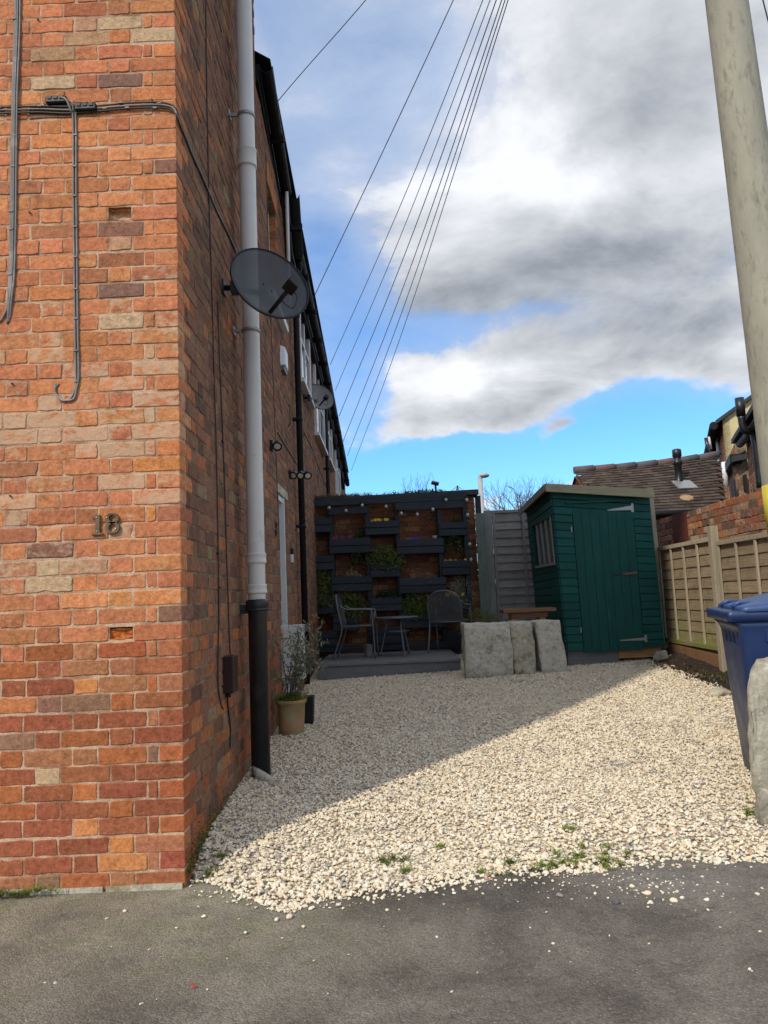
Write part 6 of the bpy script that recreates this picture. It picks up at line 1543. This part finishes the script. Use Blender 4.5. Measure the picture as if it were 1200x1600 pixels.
for j in range(nr_):
    v = (j + .5) / nr_; pL = D_.lerp(A, v); pR = C_.lerp(B, v); wdt = (pR - pL).length; nc_ = int(wdt / .215)
    for i in range(nc_):
        f = (i + .5 + (.5 if j % 2 else 0) * .9) / (nc_ + .5); p = pL.lerp(pR, f); p.z += sag(f, v)
        d1 = (pR - pL).normalized(); d2 = sl_.normalized(); n_ = d1.cross(d2).normalized(); d2 = n_.cross(d1)
        Mx = Matrix((d1, d2, n_)).transposed() @ Matrix.Rotation(R.gauss(0, .02), 3, 'Z')
        x_, y_, z_ = proj(p)
        if (y_ > 812 or x_ < 885) : continue
        o = D.objects.new('tile', R.choice(tile_me)); COL.objects.link(o); o.parent = roof_o; o.location = p - WO[roof_o.name] + Vector((0, 0, .11)); o.rotation_euler = Mx.to_euler(); o.scale = (1, .93 * (L_ / nr_) / .16 if L_ / nr_ < .2 else 1.0, 1); cnt += 1
print('tiles', cnt)
for k in range(7):
    a, b = A.lerp(B, k / 7), A.lerp(B, (k + .94) / 7); a.z += sag(k / 7, 1) + .03; b.z += sag((k + 1) / 7, 1) + .035
    m = MB(); m.tube([a, b], [.085, .095], 12); m.build('ridge_tile', pm('ridge_clay_%d' % k, [(0.12, .105, .11), (.16, .10, .09), (.10, .095, .10)][k % 3], .9, .2, 8, bump=.006, bs=20), ob)
m = MB(); m.hexa([(D_.x, YR + .15, -.1), (C_.x, YR + .15, -.1), (C_.x, YR + 4.2, -.1), (D_.x, YR + 4.2, -.1), (D_.x, YR + .15, ez - .02), (C_.x, YR + .15, ez - .02), (C_.x, YR + 4.2, ez - .02), (D_.x, YR + 4.2, ez - .02)]); m.build('wall', M_MORTD, ob)
m = MB(); m.add([(D_.x + .05, YR + .2, ez), (D_.x + .05, YR + 4.2, ez), (A.x + .05, YR + 2.2, A.z - .06)], [(0, 1, 2)]); m.build('gable', M_REDW, ob)
m = MB(); m.tube([(D_.x, YR - .04, ez - .03), (C_.x, YR - .04, ez - .03)], .06, 10); m.build('gutter', M_GUTT, ob)
fl = at(1062, 745, YR + 1.2); m = MB()
m.lathe((fl.x, YR + 1.25, fl.z - .25), [(.11, 0), (.11, .12), (.075, .18), (.075, .50), (.10, .52), (.10, .60), (.075, .62), (.075, .68), (.095, .70), (.095, .84), (.06, .86), (0, .86)], 20)
m.build('flue', M_IRON, ob)
m = MB(); c0 = fl + Vector((.05, -.2, -.28)); n_ = (C_ - D_).cross(A - D_).normalized(); d2 = (A - D_).normalized(); d1 = (C_ - D_).normalized()
b0 = Vector((fl.x + .02, YR + 1.05, 0)); v_ = (b0.y - D_.y) / (A.y - D_.y); b0.z = D_.z + (A.z - D_.z) * v_ + .075
for (u0, w0, u1, w1) in ((-.20, -.24, .20, .20),): m.add([b0 + d1 * u0 + d2 * w0, b0 + d1 * u1 + d2 * w0, b0 + d1 * u1 + d2 * w1, b0 + d1 * u0 + d2 * w1, b0 + d1 * u0 + d2 * w0 + n_ * .03, b0 + d1 * u1 + d2 * w0 + n_ * .03, b0 + d1 * u1 + d2 * w1 + n_ * .03, b0 + d1 * u0 + d2 * w1 + n_ * .03], [(3, 2, 1, 0), (4, 5, 6, 7), (0, 1, 5, 4), (1, 2, 6, 5), (2, 3, 7, 6), (3, 0, 4, 7)])
m.build('flashing', M_HINGE, ob)
q = at(1073, 779, YR + .45); v_ = (q.y - D_.y) / (A.y - D_.y); q.z = D_.z + (A.z - D_.z) * v_ + .05
m = MB(); m.lathe(q, [(0, 0), (.14, 0), (.14, .02), (.12, .04), (0, .04)], 8, axis=n_, smooth=False); m.build('round_patch', M_TERRA, ob)

# far houses on the right
M_FARB = brick_mat('far_brick', 1.15, .6)
def farwall(parent, P, Q, z0, z1, kind='garden', name='wall', th=.25, step=.085):
    """brick wall from P to Q (xy) with real courses"""
    P, Q = Vector((*P, 0)), Vector((*Q, 0)); d = (Q - P); L = d.length; d = d.normalized(); nrm = Vector((d.y, -d.x, 0)); 
    if nrm.dot(Vector((P.x, P.y, 0)) * -1) < 0: nrm = -nrm
    m = MB(); o = -nrm * th
    m.hexa([P + Vector((0, 0, z0)), Q + Vector((0, 0, z0)), Q + o + Vector((0, 0, z0)), P + o + Vector((0, 0, z0)), P + Vector((0, 0, z1)), Q + Vector((0, 0, z1)), Q + o + Vector((0, 0, z1)), P + o + Vector((0, 0, z1))]); w0 = m.build(name, M_MORTS, parent)
    m = MB(); r_ = 0; z = z0
    while z + .07 < z1:
        u = (-.12 if r_ % 2 else 0)
        while u < L:
            u0, u1 = max(0, u), min(L, u + .215)
            if u1 - u0 > .02:
                c = brick_cols(z, kind); a, b = P + d * u0, P + d * u1; p_ = nrm * R.uniform(.004, .012)
                m.add([a + p_ + Vector((0, 0, z)), b + p_ + Vector((0, 0, z)), b + p_ + Vector((0, 0, z + step - .012)), a + p_ + Vector((0, 0, z + step - .012)), a + Vector((0, 0, z)), b + Vector((0, 0, z)), b + Vector((0, 0, z + step - .012)), a + Vector((0, 0, z + step - .012))], [(0, 1, 2, 3), (0, 4, 5, 1), (3, 2, 6, 7), (1, 5, 6, 2), (0, 3, 7, 4)], c)
            u += .227
        z += step; r_ += 1
    tag(m.build('brickwork', M_FARB, parent), kind='stuff'); return w0
# yellow gabled house, far
YY = 30.0
yh = thing('yellow_house', (at(1150, 700, YY).x, YY, 0), 'tall house with cream yellow rendered gable and brick flank at the right', 'house')
e0, e1 = at(1129, 652, YY), at(1205, 610, YY); x0 = e0.x; xp = e1.x
U_ = Vector((.35, .937, 0)); V_ = Vector((.937, -.35, 0)); P0 = Vector((x0, YY, 0)); zr_ = e0.z + 2.6
Pr = P0 + V_ * 4.2; Pe = P0 + V_ * 8.4; LG = 11.0
for nm_, off_ in (('gable_wall', Vector()), ('rear_wall', U_ * LG)):
    m = MB(); q0, q1, q2_, q3, q4 = P0 + off_, Pe + off_, Pe + off_ + Vector((0, 0, e0.z)), Pr + off_ + Vector((0, 0, zr_)), P0 + off_ + Vector((0, 0, e0.z)); m.add([q0, q1, q2_, q3, q4], [(0, 1, 2, 3, 4)]); m.build(nm_, M_RENDER, yh)
F0 = P0 - V_ * .01; F1 = F0 + U_ * LG
farwall(yh, (F0.x, F0.y), (F1.x, F1.y), 3.0, e0.z - .05, 'garden', 'flank_wall')
def slab(A, B, C, Dd, t_=.14): u = Vector((0, 0, t_)); m = MB(); m.hexa([A, B, C, Dd, A + u, B + u, C + u, Dd + u]); return m
ez0 = Vector((0, 0, e0.z - .10)); er = Vector((0, 0, zr_ - .02))
slab(P0 - V_ * .28 - U_ * .2 + ez0 - Vector((0, 0, .17)), Pr - U_ * .2 + er, Pr + U_ * (LG + .2) + er, P0 - V_ * .28 + U_ * (LG + .2) + ez0 - Vector((0, 0, .17))).build('roof', M_SLATE, yh)
slab(Pr - U_ * .2 + er, Pe + V_ * .28 - U_ * .2 + ez0, Pe + V_ * .28 + U_ * (LG + .2) + ez0, Pr + U_ * (LG + .2) + er).build('roof', M_SLATE, yh)
m = MB(); g0 = P0 - V_ * .36 - U_ * .15 + Vector((0, 0, e0.z - .32)); m.tube([g0, g0 + U_ * (LG + .3)], .16, 10); m.build('gutter', M_GUTT, yh)
g0 = P0 - V_ * .12 + U_ * 2.6; m = MB(); m.tube([g0 + Vector((0, 0, e0.z - .3)), g0 + Vector((0, 0, 3))], .06, 8); m.build('downpipe', M_WHITEP, yh)
p_ = at(1113, 690, YY - 4)
t = thing('vent_pipe', at(1105, 700, YY - 6), 'pair of short vent pipes at the right end of the tiled roof ridge', 'pipe')
a, b = at(1103, 684, 19), at(1107, 706, 19); m = MB(); m.tube([a, b, b + Vector((.12, 0, -.05)), b + Vector((.3, 0, -.05))], .05, 8); m.build('dark_pipe', M_IRON, t)
a, b = at(1106.5, 683, 19.2), at(1110, 702, 19.2); m = MB(); m.tube([a, b], .045, 8); m.build('pale_pipe', M_PIPEG, t)

# nearer brick wing with black verge and flue
YN = 17.0
bw = thing('brick_wing', (at(1180, 740, YN).x, YN, 0), 'red brick house wing with black eaves and tall black flue beside the pole', 'house')
a = at(1166, 690, YN)
farwall(bw, (a.x, YN), (a.x - 1.15, YN - 3.2), 1.5, at(1166, 690, YN).z, 'garden')
E0, E1 = at(1147, 690, YN + .2), at(1182, 634, 13.2)
def beam(m, A, B, w_2, h_, col=None):
    d = (B - A).normalized(); s_ = d.cross(Vector((0, 0, 1))).normalized() * w_2; u = Vector((0, 0, h_ / 2))
    m.hexa([A - s_ - u, B - s_ - u, B + s_ - u, A + s_ - u, A - s_ + u, B - s_ + u, B + s_ + u, A + s_ + u])
m = MB(); beam(m, E0, E1, .06, .10); m.build('eaves_board', M_GUTT, bw)
G0, G1 = at(1156, 694, YN), at(1190, 655, 13.4); m = MB(); m.tube([G0, G1], .085, 12); m.build('gutter', M_GUTT, bw)
m = MB(); m.add([E0 + Vector((0, 0, .05)), E1 + Vector((0, 0, .05)), E1 + Vector((3, 2, 2.0)), E0 + Vector((3, 2, 2.0))], [(0, 1, 2, 3)]); m.build('roof', M_SLATE, bw)
YQ = 14.5
F_ = [at(1155, 622, YQ), at(1158, 650, YQ), at(1161, 668, YQ), at(1165, 673, YQ), at(1172, 674, YQ), at(1178, 680, YQ), at(1184, 720, YQ), at(1188, 762, YQ)]
m = MB(); m.tube([F_[0], F_[1]], .085, 14); m.tube(smooth_path(F_[1:], 5), .07, 12); m.build('flue', M_IRON, bw)
m = MB(); m.tube([at(1175, 640, YQ - .3), at(1186, 668, YQ - .3)], .055, 8); m.build('overflow_pipe', M_PIPEG, bw)
# lower rear range between them
YM = 21.0
lr = thing('rear_range', (at(1150, 760, YM).x, YM, 0), 'low brick rear extension with dark sloping eaves below the yellow gable', 'building')
a, b = at(1140, 745, YM), at(1157, 735, YM - 2.5)
farwall(lr, (at(1138, 745, YM + 1).x, YM + 1), (at(1153, 745, YM - 2).x, YM - 2), 1.2, at(1138, 748, YM + 1).z + .5, 'garden', 'flank_wall')
farwall(lr, (at(1153, 745, YM - 2).x, YM - 2), (at(1153, 745, YM - 2).x + 2.5, YM - 2), 1.2, at(1160, 722, YM - 2).z, 'garden', 'end_wall')
m = MB(); beam(m, at(1134, 743, YM + 1.2), at(1150, 716, YM - 2.2), .14, .22); m.build('eaves', M_GUTT, lr)
m = MB(); A_, B_ = at(1134, 740, YM + 1.2), at(1150, 713, YM - 2.2); m.add([A_, B_, at(1165, 703, YM - 2.2), at(1160, 712, YM + 2)], [(0, 1, 2, 3)]); m.hexa([B_ + Vector((-.1, -.12, -.14)), at(1172, 716, YM - 2.3), at(1172, 716, YM - 2.0), B_ + Vector((-.1, .1, -.14)), B_ + Vector((-.1, -.12, .0)), at(1172, 708, YM - 2.3), at(1172, 708, YM - 2.0), B_ + Vector((-.1, .1, .0))]); m.build('roof', M_SLATE, lr)
for (px, py0, py1) in ((1146, 750, 775), (1164, 742, 768)):
    a, b = at(px - 2.2, py0, YM - 2.1), at(px + 2.2, py1, YM - 2.1); m = MB(); m.box((a.x, YM - 2.2, b.z), (b.x, YM - 1.98, a.z)); wn = m.build('window', M_BROWNPL, lr)
m = MB(); m.tube([at(1131, 722, YM - .5), at(1135, 760, YM - .5)], .075, 8); m.build('white_downpipe', M_WHITEP, lr)

# ---- street lamp and bare tree
YL = 17.0
t = thing('street_lamp', (at(757, 800, YL).x, YL, 0), 'grey street lamp column with flat lantern above the grey fence', 'street lamp')
a = at(747.5, 745, YL); m = MB(); xb_ = at(753, 800, YL).x; m.tube([(xb_ + .03, YL, 0), (xb_, YL, a.z - .05)], [.07, .055], 12); m.build('column', M_LAMPG, t)
b = at(764, 742, YL); m = MB(); m.tube(smooth_path([(xb_, YL, a.z - .06), (xb_ + .02, YL, a.z + .02), (xb_ + .07, YL, a.z + .03)]), .05, 8); m.ball(((a.x + b.x) / 2 + .01, YL, a.z + .025), ((b.x - a.x) / 2, .11, .055), 14, 8); m.build('lantern', M_LAMPG, t)
rr = random.Random(77)
def tree(bx, by, h, seed, label, spread=.5, nl=5):
    rr = random.Random(seed); t = thing('bare_tree', (bx, by, 0), label, 'tree', 'bare winter trees'); tr_ = MB(); cr = MB()
    def grow(p, d, L, r, lv, m):
        if lv == 0 or r < .0025: return
        q = p + d * L + Vector((rr.gauss(0, .04), rr.gauss(0, .04), 0)) * L; mid = p.lerp(q, .5) + Vector((rr.gauss(0, .05), rr.gauss(0, .05), 0)) * L
        m.tube([p, mid, q], [r, r * .85, r * .68], 5 if lv > 2 else 4, False)
        for k in range(rr.choice((2, 3, 3))):
            nd = (d + Vector((rr.gauss(0, spread), rr.gauss(0, spread), rr.gauss(.12, .25)))).normalized(); grow(q if k else mid.lerp(q, .8), nd, L * rr.uniform(.66, .9), r * rr.uniform(.5, .68), lv - 1, cr)
    base = Vector((bx, by, 0)); tr_.tube([base, base + Vector((0, 0, h * .45))], [.11, .085], 8)
    for k in range(nl): grow(base + Vector((0, 0, h * (.38 + .02 * k))), Vector((rr.gauss(0, .6), rr.gauss(0, .4), 1)).normalized(), h * .16, .045, 6, cr)
    tr_.build('trunk', M_BARK, t); cr.build('crown', M_BARK, t)
p_ = at(785, 800, 20); tree(p_.x, 20, at(790, 757, 20).z * 1.04, 5, 'bare winter tree behind the grey fence, right of the street lamp', .55, 6)
p_ = at(826, 800, 22); tree(p_.x, 22, at(820, 757, 22).z * 1.08, 9, 'second bare tree partly hidden behind the shed roof', .5, 5)
p_ = at(888, 770, 26); tree(p_.x, 26, at(888, 755, 26).z * .92, 15, 'faint bare tree between shed roof and tiled roof', .35, 4)
# distant hedge mass closes the horizon
m = foliage((2, 60, 1.6), (60, 3, 1.9), 9000, .7, M_LF_DARK, seed=2); tag(m.build('far_hedge', M_LF_DARK), 'dark hedge line far behind the yards', 'hedge', kind='stuff')

# ================================================================== weeds on the drive mouth
def pz(px, py):
    P = CAM + ray(px, py) * (-(CH - .02) / ray(px, py).z)
    for _ in range(12): d = ray(px, py); z = bedz(P.x, P.y); P = CAM + d * ((z - CH) / d.z)
    return P
k = 0
for (px, py, rx, n, h, lab) in ((935, 1343, .13, 650, .035, 'widest bright green grass tuft at the gravel edge'), (893, 1315, .025, 90, .03, 'small weed in the gravel above the wide grass tuft'), (787, 1352, .05, 160, .03, 'thin weed patch at the gravel edge left of the wide tuft'), (765, 1368, .04, 120, .025, 'weed patch touching the tarmac left of the wide tuft'),
                        (855, 1357, .07, 260, .03, 'mossy weed patch between thin patch and wide tuft'), (608, 1347, .04, 160, .03, 'olive weed on the gravel in mid drive mouth'), (640, 1362, .025, 90, .025, 'smaller weed just right of the olive weed'), (690, 1326, .03, 100, .025, 'faint weed in the gravel in mid drive'),
                        (330, 1368, .03, 120, .03, 'green weed in the gravel by the house corner'), (345, 1352, .02, 60, .03, 'tiny weed just above the house corner weed'), (1196, 1300, .05, 260, .06, 'green weed at the foot of the leaning stone'), (20, 1400, .06, 360, .035, 'moss and grass at the far left foot of the brick wall'), (50, 1393, .03, 160, .045, 'leafy weed on the plinth at the left'), (88, 1392, .02, 60, .02, 'tiny weed on the plinth beside the leafy weed')):
    P_ = pz(px, py)
    if py > 1385: P_ = at(px, py, 3.60)
    t = thing('weed_tuft', P_, lab, 'weed', 'weeds along the drive mouth'); mt = M_LF_WEED if k % 3 != 2 else M_LF_MOSS
    rr = random.Random(300 + k); m = MB(); lf = MB(); nc = max(2, n // 34)
    for q in range(nc):                            # little sprigs of uneven size, not one even mat
        cx_, cy_ = P_.x + rr.gauss(0, .62) * rx, P_.y + rr.gauss(0, .42) * rx * (.75 if py < 1385 else .1); cz_ = bedz(cx_, cy_) + .004 if py < 1385 else P_.z; hq = h * rr.uniform(.35, 1.15)
        b_ = blades((cx_, cy_, cz_), (rr.uniform(.008, .03), rr.uniform(.008, .02), 0), rr.randint(8, 34), hq, mt, rr.randint(0, 9999), .0018, rr.uniform(1.2, 3.2)); m.add(b_.v, b_.f); m.c[-len(b_.c):] = b_.c
        f_ = foliage((cx_, cy_, cz_ + hq * .2), (.018, .014, hq * .3), rr.randint(4, 12), hq * .35, mt, seed=rr.randint(0, 9999)); lf.add(f_.v, f_.f); lf.c[-len(f_.c):] = f_.c
    m.build('blades', mt, t); lf.build('leaves', mt, t); k += 1
# red leaf scrap on the tarmac
P_ = CAM + ray(300, 1541) * (-(CH - .008) / ray(300, 1541).z); m = MB(); m.add([P_ + Vector((-.014, .0, 0)), P_ + Vector((.0, .007, .006)), P_ + Vector((.016, .002, .002)), P_ + Vector((.004, -.006, .001)), P_ + Vector((-.006, -.003, .005))], [(0, 4, 3, 2, 1)])
tag(m.build('leaf_scrap', petal('red_scrap', (.42, .045, .03))), 'small torn red leaf scrap lying on the dark tarmac', 'leaf')
# moss at the foot of the corner
t = thing('corner_moss', (CX + .03, 3.9, .03), 'dark green moss creeping up the foot of the house corner', 'moss', kind='stuff')
m = MB(); rr = random.Random(3)
for k in range(900):
    y = 3.66 + abs(rr.gauss(0, .45)); z = zg(CX, y) + abs(rr.gauss(0, .035 + .05 * exp(-(y - 3.66) * 4))); p = Vector((w_(y) + rr.uniform(.002, .012), y, z)); s_ = rr.uniform(.004, .010); t_ = rr.random() * .6
    d = Vector((rr.uniform(.2, 1), rr.gauss(0, 1), rr.gauss(0, 1))).normalized() * s_; e = Vector((rr.gauss(0, .5), rr.gauss(0, 1), rr.gauss(0, 1))).normalized() * s_
    m.add([p, p + d, p + d + e, p + e], [(0, 1, 2, 3)], (t_, t_, t_, 1))
m.build('moss', M_LF_MOSS, t)
